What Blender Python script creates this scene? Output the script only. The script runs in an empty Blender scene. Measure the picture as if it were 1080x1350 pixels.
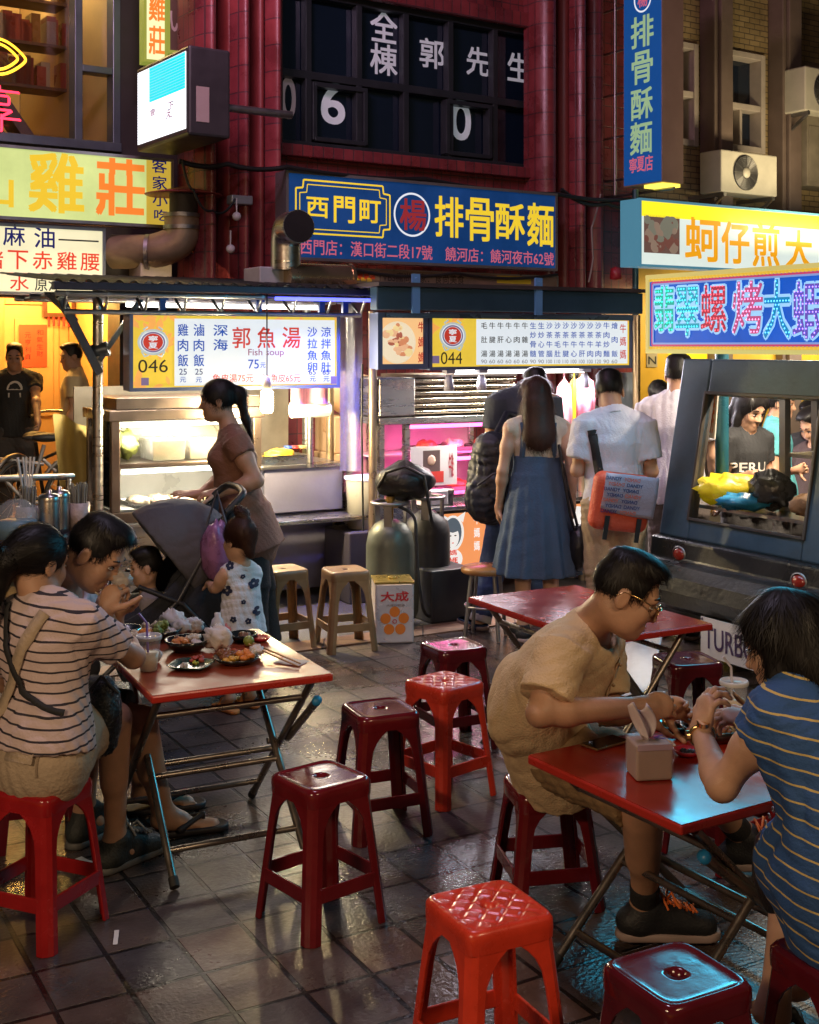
import bpy, math, random
import numpy as np
from mathutils import Vector, Matrix
from mathutils.bvhtree import BVHTree
random.seed(7)
sc = bpy.context.scene
COL = sc.collection
R = math.radians
# ---------------------------------------------------------------- camera
F, CX, HY, CH = 1660.0, 540.0, 455.0, 1.8
cd = bpy.data.cameras.new('camera'); cam = bpy.data.objects.new('camera', cd); COL.objects.link(cam)
cam.location = (0, 0, CH); cam.rotation_euler = (R(90), 0, 0)
cd.sensor_fit = 'HORIZONTAL'; cd.sensor_width = 36; cd.lens = F / 1080 * 36
cd.shift_y = -(675 - HY) / 1080; cd.clip_end = 300; cd.clip_start = .05
sc.camera = cam
# ---------------------------------------------------------------- world: night sky
wd = bpy.data.worlds.new('World'); sc.world = wd; wd.use_nodes = True
wn = wd.node_tree.nodes; wl = wd.node_tree.links
sky = wn.new('ShaderNodeTexSky'); sky.sky_type = 'NISHITA'; sky.sun_disc = False
sky.sun_elevation = R(1.0); sky.sun_rotation = R(200)
wl.new(sky.outputs[0], wn['Background'].inputs[0]); wn['Background'].inputs[1].default_value = .028
def lamp(kind, name, loc, power, col, size=.1, to=None, sy=None, parent=None, spread=None):
    l = bpy.data.lights.new(name, kind); l.energy = power; l.color = col
    if kind == 'AREA':
        l.size = size
        if sy: l.shape = 'RECTANGLE'; l.size_y = sy
        if spread: l.spread = R(spread)
    elif kind == 'SUN': l.angle = size
    else: l.shadow_soft_size = size
    o = bpy.data.objects.new(name, l); COL.objects.link(o); o.location = loc
    if to is not None: o.rotation_euler = (Vector(to) - Vector(loc)).to_track_quat('-Z', 'Y').to_euler()
    if parent: o.parent = parent; o.location = Vector(loc) - parent.location
    return o
# added fill lights without fixtures, standing for the unseen stalls behind the camera
lamp('AREA', 'front_fill_light', (-2.3, .2, 2.75), 62, (1, .70, .42), 1.2, (-.6, 4.6, .4), .3)
lamp('AREA', 'front_fill_light', (2.0, .9, 2.9), 32, (1, .70, .40), 1.0, (.4, 4.4, .4), .3)
lamp('AREA', 'overhead_fill_light', (-.4, 4.6, 6.2), 72, (.86, .72, 1), .9, (-.2, 6.0, 0))  # added overhead fill light, no street lamp is built for it
lamp('AREA', 'facade_fill_light', (-1.6, 7.2, 5.6), 82, (.95, .50, .72), 1.2, (.6, 12.0, 4.4), .5)  # added pink fill light that brightens the red facade
sc.view_settings.view_transform = 'Standard'; sc.view_settings.look = 'None'
sc.view_settings.exposure = .22; sc.view_settings.gamma = 1
sc.cycles.use_denoising = True; sc.cycles.max_bounces = 7; sc.cycles.transparent_max_bounces = 12
sc.cycles.sample_clamp_indirect = 4; sc.cycles.caustics_reflective = False; sc.cycles.caustics_refractive = False
# ---------------------------------------------------------------- pixels of the survey to metres
def W(px, py, y): return Vector(((px - CX) * y / F, y, CH - (py - HY) * y / F))
def G(px, py, z=0.): return W(px, py, F * (CH - z) / (py - HY))
class Pl:
    """an upright (or leaning) plane with axes u (along), v (up), w (towards the street)"""
    def __init__(s, o, ang, lean=0.):
        s.o = Vector(o); a = R(ang); l = R(lean)
        s.u = Vector((math.cos(a), math.sin(a), 0)); w0 = Vector((math.sin(a), -math.cos(a), 0)); z = Vector((0, 0, 1))
        s.v = z * math.cos(l) - w0 * math.sin(l); s.w = w0 * math.cos(l) + z * math.sin(l)
    @property
    def M(s): return Matrix((( s.u.x, s.v.x, s.w.x, s.o.x), (s.u.y, s.v.y, s.w.y, s.o.y), (s.u.z, s.v.z, s.w.z, s.o.z), (0, 0, 0, 1)))
    def hit(s, px, py, w=0.):
        C = Vector((0, 0, CH)); D = W(px, py, 1) - C
        t = (s.o + s.w * w - C).dot(s.w) / D.dot(s.w); p = C + D * t - s.o
        return p.dot(s.u), p.dot(s.v)
    def P(s, u, v, w=0.): return s.o + s.u * u + s.v * v + s.w * w
    def rect(s, x0, y0, x1, y1, w=0.):
        ym = (y0 + y1) / 2; xm = (x0 + x1) / 2
        return s.hit(x0, ym, w)[0], s.hit(x1, ym, w)[0], s.hit(xm, y1, w)[1], s.hit(xm, y0, w)[1]
# ---------------------------------------------------------------- materials
MATS = {}
def N(t, k, **kw):
    n = t.nodes.new(k)
    for a, b in kw.items(): setattr(n, a, b)
    return n
def M(name, c, r=.5, m=0., var=.12, vs=5., bump=0., bs=60., e=0., ec=None, coat=0., spec=.5, sub=0., rv=.1, st=(1, 1, 1), trans=0.):
    if name in MATS: return MATS[name]
    mt = bpy.data.materials.new(name); MATS[name] = mt; mt.use_nodes = True; t = mt.node_tree; L = t.links
    b = t.nodes['Principled BSDF']
    tc = N(t, 'ShaderNodeTexCoord'); mp = N(t, 'ShaderNodeMapping'); mp.inputs['Scale'].default_value = st
    L.new(tc.outputs['Object'], mp.inputs[0])
    nz = N(t, 'ShaderNodeTexNoise'); nz.inputs['Scale'].default_value = vs; nz.inputs['Detail'].default_value = 5; nz.inputs['Roughness'].default_value = .62
    L.new(mp.outputs[0], nz.inputs[0])
    mx = N(t, 'ShaderNodeMix', data_type='RGBA')
    mx.inputs[6].default_value = (*[max(0, x * (1 - var * 1.6)) for x in c], 1); mx.inputs[7].default_value = (*[min(1, x * (1 + var * 1.6)) for x in c], 1)
    L.new(nz.outputs[0], mx.inputs[0]); L.new(mx.outputs[2], b.inputs['Base Color'])
    mr = N(t, 'ShaderNodeMapRange'); mr.inputs[1].default_value = .3; mr.inputs[2].default_value = .7
    mr.inputs[3].default_value = max(.02, r - rv); mr.inputs[4].default_value = min(1, r + rv)
    L.new(nz.outputs[0], mr.inputs[0]); L.new(mr.outputs[0], b.inputs['Roughness'])
    b.inputs['Metallic'].default_value = m; b.inputs['Specular IOR Level'].default_value = spec
    if coat: b.inputs['Coat Weight'].default_value = coat; b.inputs['Coat Roughness'].default_value = .08
    if sub: b.inputs['Subsurface Weight'].default_value = sub; b.inputs['Subsurface Radius'].default_value = (.012, .005, .003)
    if trans: b.inputs['Transmission Weight'].default_value = trans
    if e:
        ec = ec or c; b.inputs['Emission Strength'].default_value = e
        m2 = N(t, 'ShaderNodeMix', data_type='RGBA')
        m2.inputs[6].default_value = (*[x * (1 - var * .6) for x in ec], 1); m2.inputs[7].default_value = (*ec, 1)
        L.new(nz.outputs[0], m2.inputs[0]); L.new(m2.outputs[2], b.inputs['Emission Color'])
    if bump:
        n2 = N(t, 'ShaderNodeTexNoise'); n2.inputs['Scale'].default_value = bs; n2.inputs['Detail'].default_value = 4
        L.new(mp.outputs[0], n2.inputs[0]); bp = N(t, 'ShaderNodeBump'); bp.inputs['Strength'].default_value = bump; bp.inputs['Distance'].default_value = .01
        L.new(n2.outputs[0], bp.inputs['Height']); L.new(bp.outputs[0], b.inputs['Normal'])
    return mt
def E(name, c, s=1., base=None, var=.08, vs=3.): return M(name, base or [min(.8, x * .4) for x in c], .4, 0, var, vs, e=s, ec=c, spec=.2)
def glass(name, tint=(.95, .97, .97), refl=.12, rough=.03):
    if name in MATS: return MATS[name]
    mt = bpy.data.materials.new(name); MATS[name] = mt; mt.use_nodes = True; t = mt.node_tree; t.nodes.clear()
    o = N(t, 'ShaderNodeOutputMaterial'); a = N(t, 'ShaderNodeBsdfTransparent'); g = N(t, 'ShaderNodeBsdfGlossy'); x = N(t, 'ShaderNodeMixShader')
    a.inputs[0].default_value = (*tint, 1); g.inputs['Roughness'].default_value = rough; f = N(t, 'ShaderNodeLayerWeight'); f.inputs[0].default_value = refl
    t.links.new(f.outputs[0], x.inputs[0]); t.links.new(a.outputs[0], x.inputs[1]); t.links.new(g.outputs[0], x.inputs[2]); t.links.new(x.outputs[0], o.inputs[0])
    return mt
def film(name, c, dens=.5, rough=.25):
    """cloudy plastic: part see-through, part diffuse"""
    if name in MATS: return MATS[name]
    mt = M(name, c, rough, 0, .1, 12, .3, 30); t = mt.node_tree; b = t.nodes['Principled BSDF']; o = t.nodes['Material Output']
    a = N(t, 'ShaderNodeBsdfTransparent'); x = N(t, 'ShaderNodeMixShader'); x.inputs[0].default_value = dens
    t.links.new(a.outputs[0], x.inputs[1]); t.links.new(b.outputs[0], x.inputs[2]); t.links.new(x.outputs[0], o.inputs[0])
    return mt
def tiles(name, c1, c2, mort, bw, rh, ms=.006, off=.5, rough=.4, uz=True, var=.5, bump=.4):
    """bricks or glazed tiles laid on the object's own x / z (or x / y) plane"""
    if name in MATS: return MATS[name]
    mt = bpy.data.materials.new(name); MATS[name] = mt; mt.use_nodes = True; t = mt.node_tree; L = t.links; b = t.nodes['Principled BSDF']
    tc = N(t, 'ShaderNodeTexCoord'); sp = N(t, 'ShaderNodeSeparateXYZ'); cb = N(t, 'ShaderNodeCombineXYZ'); L.new(tc.outputs['Object'], sp.inputs[0])
    if uz:
        ad = N(t, 'ShaderNodeMath', operation='ADD'); L.new(sp.outputs[0], ad.inputs[0]); L.new(sp.outputs[1], ad.inputs[1]); L.new(ad.outputs[0], cb.inputs[0]); L.new(sp.outputs[2], cb.inputs[1])
    else: L.new(sp.outputs[0], cb.inputs[0]); L.new(sp.outputs[1], cb.inputs[1])
    bk = N(t, 'ShaderNodeTexBrick', offset=off, squash=1.0); L.new(cb.outputs[0], bk.inputs['Vector'])
    for k, v in (('Scale', 1), ('Mortar Size', ms), ('Mortar Smooth', .3), ('Brick Width', bw), ('Row Height', rh), ('Bias', 0)): bk.inputs[k].default_value = v
    bk.inputs['Color1'].default_value = (*c1, 1); bk.inputs['Color2'].default_value = (*c2, 1); bk.inputs['Mortar'].default_value = (*mort, 1)
    nz = N(t, 'ShaderNodeTexNoise'); nz.inputs['Scale'].default_value = 3; nz.inputs['Detail'].default_value = 7; nz.inputs['Roughness'].default_value = .65; L.new(tc.outputs['Object'], nz.inputs[0])
    mr = N(t, 'ShaderNodeMapRange'); mr.inputs[1].default_value = .3; mr.inputs[2].default_value = .7; mr.inputs[3].default_value = 1 - var; mr.inputs[4].default_value = 1 + var * .5; L.new(nz.outputs[0], mr.inputs[0])
    mx = N(t, 'ShaderNodeMix', data_type='RGBA', blend_type='MULTIPLY'); mx.inputs[0].default_value = 1; L.new(bk.outputs[0], mx.inputs[6]); L.new(mr.outputs[0], mx.inputs[7]); L.new(mx.outputs[2], b.inputs['Base Color'])
    m3 = N(t, 'ShaderNodeMapRange'); m3.inputs[1].default_value = .3; m3.inputs[2].default_value = .7; m3.inputs[3].default_value = rough - .14; m3.inputs[4].default_value = rough + .16; L.new(nz.outputs[0], m3.inputs[0]); L.new(m3.outputs[0], b.inputs['Roughness'])
    n2 = N(t, 'ShaderNodeTexNoise'); n2.inputs['Scale'].default_value = 70; n2.inputs['Detail'].default_value = 4; L.new(tc.outputs['Object'], n2.inputs[0])
    ad2 = N(t, 'ShaderNodeMath', operation='MULTIPLY_ADD'); ad2.inputs[1].default_value = .35; L.new(n2.outputs[0], ad2.inputs[0])
    iv = N(t, 'ShaderNodeMath', operation='SUBTRACT'); iv.inputs[0].default_value = 1; L.new(bk.outputs['Fac'], iv.inputs[1]); L.new(iv.outputs[0], ad2.inputs[2])
    bp = N(t, 'ShaderNodeBump'); bp.inputs['Strength'].default_value = bump; bp.inputs['Distance'].default_value = .008; L.new(ad2.outputs[0], bp.inputs['Height']); L.new(bp.outputs[0], b.inputs['Normal'])
    return mt
# ---------------------------------------------------------------- mesh builder
def chain(o):
    m = Matrix()
    while o is not None: m = o.matrix_basis @ m; o = o.parent
    return m
def tag(o, label=None, cat=None, group=None, kind=None):
    if label: o['label'] = label
    if cat: o['category'] = cat
    if group: o['group'] = group
    if kind: o['kind'] = kind
    return o
def T(name, label, cat, loc=(0, 0, 0), rz=0., group=None):
    o = bpy.data.objects.new(name, None); COL.objects.link(o); o.location = loc; o.rotation_euler = (0, 0, rz); o.empty_display_size = .1
    return tag(o, label, cat, group)
def link_mesh(name, me, mats, parent, label, cat, group, kind, V, setv):
    o = bpy.data.objects.new(name, me); COL.objects.link(o)
    for m in (mats if isinstance(mats, (list, tuple)) else [mats]): me.materials.append(m)
    if parent is not None:
        setv(chain(parent).inverted()); o.parent = parent
    else:
        lo = V.min(0); hi = V.max(0); l = Vector(((lo[0] + hi[0]) / 2, (lo[1] + hi[1]) / 2, lo[2])); o.location = l; setv(Matrix.Translation(-l))
    return tag(o, label, cat, group, kind)
_tc = {}
def glyph(body, bold):
    k = (body, bold)
    if k in _tc: return _tc[k]
    c = bpy.data.curves.new('t', 'FONT'); c.body = body; c.resolution_u = 5 if body.isascii() else 2; c.fill_mode = 'FRONT'
    o = bpy.data.objects.new('t', c); me = o.to_mesh()
    v = np.array([tuple(x.co) for x in me.vertices]) if len(me.vertices) else np.zeros((0, 3)); f = [list(p.vertices) for p in me.polygons]
    if bold and len(v):                                # heavier strokes: the outline shifted a little each way
        n = 4 if bold < .04 else 8; V2, F2 = [], []
        for k in range(n): a = 2 * math.pi * k / n + .785; F2 += [[i + len(v) * k for i in q] for q in f]; V2.append(v + np.array([bold * math.cos(a), bold * math.sin(a), 2e-4 * k]))
        v, f = np.concatenate(V2), F2
    o.to_mesh_clear(); bpy.data.objects.remove(o); bpy.data.curves.remove(c)
    _tc[k] = (v, f); return _tc[k]
class MB:
    def __init__(s, M=None): s.v = []; s.f = []; s.m = []; s.s = []; s.M = M.copy() if M is not None else Matrix()
    def add(s, vs, fs, mi=0, sm=False, M=None):
        T_ = s.M @ M if M is not None else s.M; n = len(s.v)
        s.v += [T_ @ Vector(v) for v in vs]; s.f += [[i + n for i in f] for f in fs]; s.m += [mi] * len(fs); s.s += [sm] * len(fs); return s
    def box(s, x0, x1, y0, y1, z0, z1, mi=0, M=None):
        v = [(x, y, z) for z in (z0, z1) for y in (y0, y1) for x in (x0, x1)]
        return s.add(v, [(0, 2, 3, 1), (4, 5, 7, 6), (0, 1, 5, 4), (2, 6, 7, 3), (0, 4, 6, 2), (1, 3, 7, 5)], mi, False, M)
    def frust(s, x, y, z0, z1, ax, ay, bx, by, mi=0, dx=0, dy=0):
        v = [(x - ax, y - ay, z0), (x + ax, y - ay, z0), (x - ax, y + ay, z0), (x + ax, y + ay, z0), (x + dx - bx, y + dy - by, z1), (x + dx + bx, y + dy - by, z1), (x + dx - bx, y + dy + by, z1), (x + dx + bx, y + dy + by, z1)]
        return s.add(v, [(0, 2, 3, 1), (4, 5, 7, 6), (0, 1, 5, 4), (2, 6, 7, 3), (0, 4, 6, 2), (1, 3, 7, 5)], mi)
    def bar(s, a, b, w, h, mi=0):
        a = Vector(a); b = Vector(b); d = b - a; L = d.length; q = d.to_track_quat('Z', 'Y').to_matrix().to_4x4()
        return s.box(-w / 2, w / 2, -h / 2, h / 2, 0, L, mi, Matrix.Translation(a) @ q)
    def tube(s, pts, r, seg=10, mi=0, closed=False, caps=True):
        pts = [Vector(p) for p in pts]; n = len(pts); rs = r if isinstance(r, (list, tuple)) else [r] * n; vs = []; up = None
        for i, p in enumerate(pts):
            d = (pts[(i + 1) % n] - pts[i - 1]) if closed else (pts[min(i + 1, n - 1)] - pts[max(i - 1, 0)])
            d.normalize()
            if up is None: up = d.orthogonal().normalized()
            up = (up - d * up.dot(d)); up = up.normalized() if up.length > 1e-6 else d.orthogonal().normalized()
            sd = d.cross(up)
            for j in range(seg): a = 2 * math.pi * j / seg; vs.append(p + (up * math.cos(a) + sd * math.sin(a)) * rs[i])
        fs = []
        for i in range(n if closed else n - 1):
            k = (i + 1) % n
            for j in range(seg): j2 = (j + 1) % seg; fs.append((i * seg + j, i * seg + j2, k * seg + j2, k * seg + j))
        s.add(vs, fs, mi, True)
        if caps and not closed: s.add(vs[:seg], [tuple(range(seg))[::-1]], mi); s.add(vs[-seg:], [tuple(range(seg))], mi)
        return s
    def lathe(s, prof, seg=24, mi=0, M=None, caps=False, sq=None):
        vs = []; n = len(prof)
        for r, z in prof:
            for j in range(seg):
                a = 2 * math.pi * j / seg; q = sq(a) if sq else 1
                vs.append((r * q * math.cos(a), r * q * math.sin(a), z))
        fs = [(i * seg + j, i * seg + (j + 1) % seg, (i + 1) * seg + (j + 1) % seg, (i + 1) * seg + j) for i in range(n - 1) for j in range(seg)]
        s.add(vs, fs, mi, True, M)
        if caps: s.add(vs[:seg], [tuple(range(seg))[::-1]], mi, False, M); s.add(vs[-seg:], [tuple(range(seg))], mi, False, M)
        return s
    def ell(s, c, r, mi=0, seg=14, ring=9, M=None, jit=0.):
        if not isinstance(r, (list, tuple)): r = (r, r, r)
        vs = []
        for i in range(ring + 1):
            t = math.pi * i / ring
            for j in range(seg):
                a = 2 * math.pi * j / seg; q = 1 + random.uniform(-jit, jit)
                vs.append((c[0] + r[0] * q * math.sin(t) * math.cos(a), c[1] + r[1] * q * math.sin(t) * math.sin(a), c[2] + r[2] * q * math.cos(t)))
        fs = [(i * seg + j, (i + 1) * seg + j, (i + 1) * seg + (j + 1) % seg, i * seg + (j + 1) % seg) for i in range(ring) for j in range(seg)]
        return s.add(vs, fs, mi, True, M)
    def prism(s, poly, z0, z1, mi=0, M=None):
        n = len(poly); vs = [(x, y, z0) for x, y in poly] + [(x, y, z1) for x, y in poly]
        return s.add(vs, [tuple(range(n))[::-1], tuple(range(n, 2 * n))] + [(i, (i + 1) % n, n + (i + 1) % n, n + i) for i in range(n)], mi, False, M)
    def sheet(s, fn, nu, nv, mi=0, sm=True):
        vs = [fn(i / nu, j / nv) for j in range(nv + 1) for i in range(nu + 1)]; w = nu + 1
        return s.add(vs, [(j * w + i, j * w + i + 1, (j + 1) * w + i + 1, (j + 1) * w + i) for j in range(nv) for i in range(nu)], mi, sm)
    def text(s, body, u0, u1, v0, v1, mi=0, w=.004, bold=.012, flip=False):
        v, f = glyph(body, bold)
        if not len(v): return s
        lo = v.min(0); hi = v.max(0); d = np.maximum(hi - lo, 1e-6)
        if body in '一二': # flat characters keep their own height
            vm = (v0 + v1) / 2; hh = abs(u1 - u0) * d[1] / d[0]; v0, v1 = vm - hh / 2, vm + hh / 2
        vs = [(u0 + (p[0] - lo[0]) / d[0] * (u1 - u0), v0 + (p[1] - lo[1]) / d[1] * (v1 - v0), w + p[2]) for p in v]
        return s.add(vs, f, mi)
    def build(s, name, mats, parent=None, label=None, cat=None, group=None, kind=None, bevel=0., segs=2, mod=None):
        me = bpy.data.meshes.new(name); V = np.array([tuple(v) for v in s.v])
        def setv(m): me.from_pydata([tuple(m @ v) for v in s.v], [], s.f)
        o = link_mesh(name, me, mats, parent, label, cat, group, kind, V, setv)
        me.polygons.foreach_set('material_index', s.m); me.polygons.foreach_set('use_smooth', s.s); me.update()
        if bevel:
            b = o.modifiers.new('b', 'BEVEL'); b.width = bevel; b.segments = segs; b.limit_method = 'ANGLE'; b.angle_limit = R(40); b.harden_normals = False
        if mod: mod(o)
        return o
def copy_tree(o, parent=None):
    c = o.copy(); COL.objects.link(c)
    if parent is not None: c.parent = parent
    for ch in list(o.children): copy_tree(ch, c)
    return c
def place(o, loc, rz=0., label=None, group=None, first=False):
    c = o if first else copy_tree(o)
    c.location = loc; c.rotation_euler = (0, 0, rz); tag(c, label, None, group); return c
def fillet(pts, r, n=5):
    pts = [Vector(p) for p in pts]; out = [pts[0]]
    for i in range(1, len(pts) - 1):
        a, b, c = pts[i - 1], pts[i], pts[i + 1]; d1 = (a - b).normalized(); d2 = (c - b).normalized(); q = min(r, (a - b).length * .45, (c - b).length * .45)
        p, e = b + d1 * q, b + d2 * q
        for k in range(n + 1): t = k / n; out.append(p * (1 - t) ** 2 + b * 2 * t * (1 - t) + e * t * t)
    return out + [pts[-1]]
def sag(a, b, d, n=10): a = Vector(a); b = Vector(b); return [a.lerp(b, i / n) - Vector((0, 0, d * 4 * (i / n) * (1 - i / n))) for i in range(n + 1)]
def blob(c, r, n=1, sub=2, amp=.3, mb=None, mi=0, sq=1.):
    """crumpled lump for bags and food"""
    mb = mb or MB(); ph = [random.uniform(0, 6.28) for _ in range(9)]
    seg, ring = 20, 12; vs = []
    for i in range(ring + 1):
        t = math.pi * i / ring
        for j in range(seg):
            a = 2 * math.pi * j / seg; x, y, z = math.sin(t) * math.cos(a), math.sin(t) * math.sin(a), math.cos(t)
            q = 1 + amp * (math.sin(5 * x + ph[0]) * math.sin(6 * y + ph[1]) * .6 + .5 * math.sin(11 * z + 7 * x + ph[2]) * math.sin(9 * y + ph[3]) + .35 * math.sin(17 * x + 13 * y + ph[4]))
            vs.append((c[0] + r[0] * x * q, c[1] + r[1] * y * q, c[2] + r[2] * z * q))
    fs = [(i * seg + j, (i + 1) * seg + j, (i + 1) * seg + (j + 1) % seg, i * seg + (j + 1) % seg) for i in range(ring) for j in range(seg)]
    return mb.add(vs, fs, mi, True)
SA = 29.5                                             # the street's own direction
US = Vector((math.cos(R(SA)), math.sin(R(SA)), 0)); VS = Vector((-math.sin(R(SA)), math.cos(R(SA)), 0))
steel = M('brushed_steel', (.52, .51, .5), .32, 1, .12, 4, .06, 90, st=(1, 1, 12))
steel_d = M('dull_steel', (.30, .29, .29), .45, 1, .2, 6)
blackm = M('black_paint', (.02, .02, .022), .5); darkp = M('dark_plastic', (.035, .035, .04), .45)
whitep = M('white_plastic', (.72, .72, .72), .35, var=.05); rubber = M('rubber', (.02, .02, .02), .7)
# ================================================================ the setting
gm = tiles('paving_slabs', (.118, .080, .062), (.074, .066, .068), (.012, .010, .010), .21, .245, .009, 0., .36, False, .65, .8)
t_ = gm.node_tree; b_ = t_.nodes['Principled BSDF']
# damp patches: smoother, darker slabs here and there
tcn = N(t_, 'ShaderNodeTexCoord'); nn = N(t_, 'ShaderNodeTexNoise'); nn.inputs['Scale'].default_value = 1.1; nn.inputs['Detail'].default_value = 6; t_.links.new(tcn.outputs['Object'], nn.inputs[0])
mr_ = N(t_, 'ShaderNodeMapRange'); mr_.inputs[1].default_value = .42; mr_.inputs[2].default_value = .6; mr_.inputs[3].default_value = .17; mr_.inputs[4].default_value = .46
n3_ = N(t_, 'ShaderNodeTexNoise'); n3_.inputs['Scale'].default_value = 45; n3_.inputs['Detail'].default_value = 3; t_.links.new(tcn.outputs['Object'], n3_.inputs[0])
a3_ = N(t_, 'ShaderNodeMath', operation='MULTIPLY_ADD'); a3_.inputs[1].default_value = .35; a3_.inputs[2].default_value = -.17
t_.links.new(n3_.outputs[0], a3_.inputs[0]); a4_ = N(t_, 'ShaderNodeMath', operation='ADD'); t_.links.new(nn.outputs[0], mr_.inputs[0]); t_.links.new(mr_.outputs[0], a4_.inputs[0]); t_.links.new(a3_.outputs[0], a4_.inputs[1]); t_.links.new(a4_.outputs[0], b_.inputs['Roughness'])
# per-slab colour: some bricks redder, some blue grey
sp_ = N(t_, 'ShaderNodeSeparateXYZ'); t_.links.new(tcn.outputs['Object'], sp_.inputs[0])
cb_ = N(t_, 'ShaderNodeCombineXYZ')
for i_, d_ in ((0, .21), (1, .245)):
    q_ = N(t_, 'ShaderNodeMath', operation='DIVIDE'); q_.inputs[1].default_value = d_; t_.links.new(sp_.outputs[i_], q_.inputs[0])
    fl_ = N(t_, 'ShaderNodeMath', operation='FLOOR'); t_.links.new(q_.outputs[0], fl_.inputs[0]); t_.links.new(fl_.outputs[0], cb_.inputs[i_])
wn_ = N(t_, 'ShaderNodeTexWhiteNoise', noise_dimensions='2D'); t_.links.new(cb_.outputs[0], wn_.inputs['Vector'])
rp_ = N(t_, 'ShaderNodeValToRGB'); el_ = rp_.color_ramp.elements; el_[0].color = (.55, .62, .78, 1); el_[1].color = (1.25, .92, .78, 1)
e2_ = el_.new(.5); e2_.color = (.95, .9, .9, 1); t_.links.new(wn_.outputs[0], rp_.inputs[0])
mm_ = N(t_, 'ShaderNodeMix', data_type='RGBA', blend_type='MULTIPLY'); mm_.inputs[0].default_value = .85
src_ = b_.inputs['Base Color'].links[0].from_socket; t_.links.new(src_, mm_.inputs[6]); t_.links.new(rp_.outputs[0], mm_.inputs[7]); t_.links.new(mm_.outputs[2], b_.inputs['Base Color'])
mb = MB(); mb.box(-30, 60, -30, 60, -.3, 0)
g = mb.build('ground', gm, kind='structure'); g.location = (0, 0, 0); g.rotation_euler = (0, 0, R(SA))
for v in g.data.vertices: v.co.z = 0 if v.co.z > .2 else -.3
# strip of worn road under the stalls
rd = M('asphalt', (.05, .047, .047), .5, 0, .35, 3, .5, 90)
mb = MB(Matrix.Rotation(R(SA), 4, 'Z')); v0 = G(380, 862).dot(VS)
mb.box(-20, 50, v0 + .22, 50, -.05, .004); mb.build('road', rd, kind='structure')
mb = MB(Matrix.Rotation(R(SA), 4, 'Z')); mb.box(-20, 50, v0, v0 + .22, -.05, .009)
mb.build('kerb_strip', tiles('kerb_tile', (.22, .12, .07), (.17, .1, .07), (.03, .02, .02), .3, .3, .006, 0, .4, False), kind='structure')

# ---------------------------------------------------------------- red tiled building in the middle
FA = 34.0
fp = Pl(W(378, 455, 10.6) * 1.0, FA); fp.o.z = 0; fp = Pl(fp.o, FA)
redt = tiles('red_facade_tile', (.26, .045, .05), (.19, .035, .045), (.09, .035, .04), .10, .21, .006, 0, .3, True, .45, .35)
redp = M('red_painted_wall', (.20, .03, .03), .45, 0, .35, 2.5, .15, 40)
alu = M('dark_window_frame', (.045, .055, .065), .4, .5, .15)
wglass = M('dark_window_glass', (.006, .014, .03), .08, 0, .3, 1, spec=.8)
def rotbuild(mb, name, mat, parent, **k): return mb.build(name, mat, parent, **k)
b = T('red_building', 'red tiled building with ribbed columns and a dark lettered window', 'building', fp.P(0, 0), R(FA))
def U(px, w=0.): return fp.hit(px, 455, w)[0]
def V(px, py, w=0.): return fp.hit(px, py, w)[1]
top = 6.6
u0, u1, v0, v1 = fp.rect(372, -8, 713, 222)
v1 = V(540, 8); v0 = V(540, 208)
uL, uR = U(258), U(800)
mb = MB(fp.M); mb.box(u0, u1, v1, top, -.3, .0); mb.box(u0, u1, 0, v0, -.3, 0); mb.box(uL, u0, 0, top, -.3, .0); mb.box(u1, uR + .4, 0, top, -.3, 0)
rotbuild(mb, 'wall', redt, b)
# columns with half-round ribs, left and right of the bay
for i, (pa, pb, dep) in enumerate(((262, 286, .5), (292, 306, .32), (308, 329, .5), (331, 349, .36), (351, 371, .46), (712, 735, .3), (738, 752, .2), (757, 772, .34), (778, 797, .24))):
    a_, c_ = U(pa, dep * .8), U(pb, dep * .8); mb = MB(fp.M); w = c_ - a_
    pts = [(a_ + w * k / 8, .004 + dep * .6 + dep * .4 * math.sin(math.pi * k / 8) ** .6) for k in range(9)]
    vs = [(x, y, z) for y in (0.1, top) for x, z in pts]; mb.add(vs, [(k, k + 1, 10 + k, 9 + k) for k in range(8)], 0, True)
    mb.add([(a_, .1, 0), (a_, top, 0), (a_, top, dep * .6 + .004), (a_, .1, dep * .6 + .004)], [(0, 3, 2, 1)], 0); mb.add([(c_, .1, 0), (c_, top, 0), (c_, top, dep * .6 + .004), (c_, .1, dep * .6 + .004)], [(0, 1, 2, 3)], 0)
    mb.build('column', redt if i not in (1, 3, 6) else redp, b)
mb = MB(fp.M); mb.box(uL, uR, V(540, 222), v0 + .005, .002, .10); mb.box(u0 - .02, u1 + .02, v1 - .02, v1 + .12, .003, .07); mb.build('sill', redt, b, bevel=.01)
# window bay: frames and panes follow the photograph's grid
cols = [(372, 411, 0), (412, 473, 0), (484, 536, 0), (545, 595, 0), (602, 655, 0), (662, 706, 0)]
mb = MB(fp.M); mb.box(u0, u1, v0, v1, -.16, -.14); mb.build('pane', wglass, b)
fr = MB(fp.M); vm = V(560, 118)
for px in (373, 411, 478, 540, 599, 658, 711): fr.box(U(px) - .03, U(px) + .03, v0, v1, -.135, -.05)
fr.box(u0, u1, v0, v0 + .06, -.137, -.045); fr.box(u0, u1, v1 - .06, v1, -.137, -.045); fr.box(u0, u1, vm - .035, vm + .035, -.137, -.047)
for xa, xb in ((418, 485), (594, 650)):
    for px in (xa, xb): fr.box(U(px) - .022, U(px) + .022, v0 + .08, vm - .05, -.13, -.03)
    fr.box(U(xa), U(xb), v0 + .07, v0 + .11, -.132, -.028); fr.box(U(xa), U(xb), vm - .09, vm - .05, -.132, -.028)
fr.build('window_frame', alu, b, bevel=.006)
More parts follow.
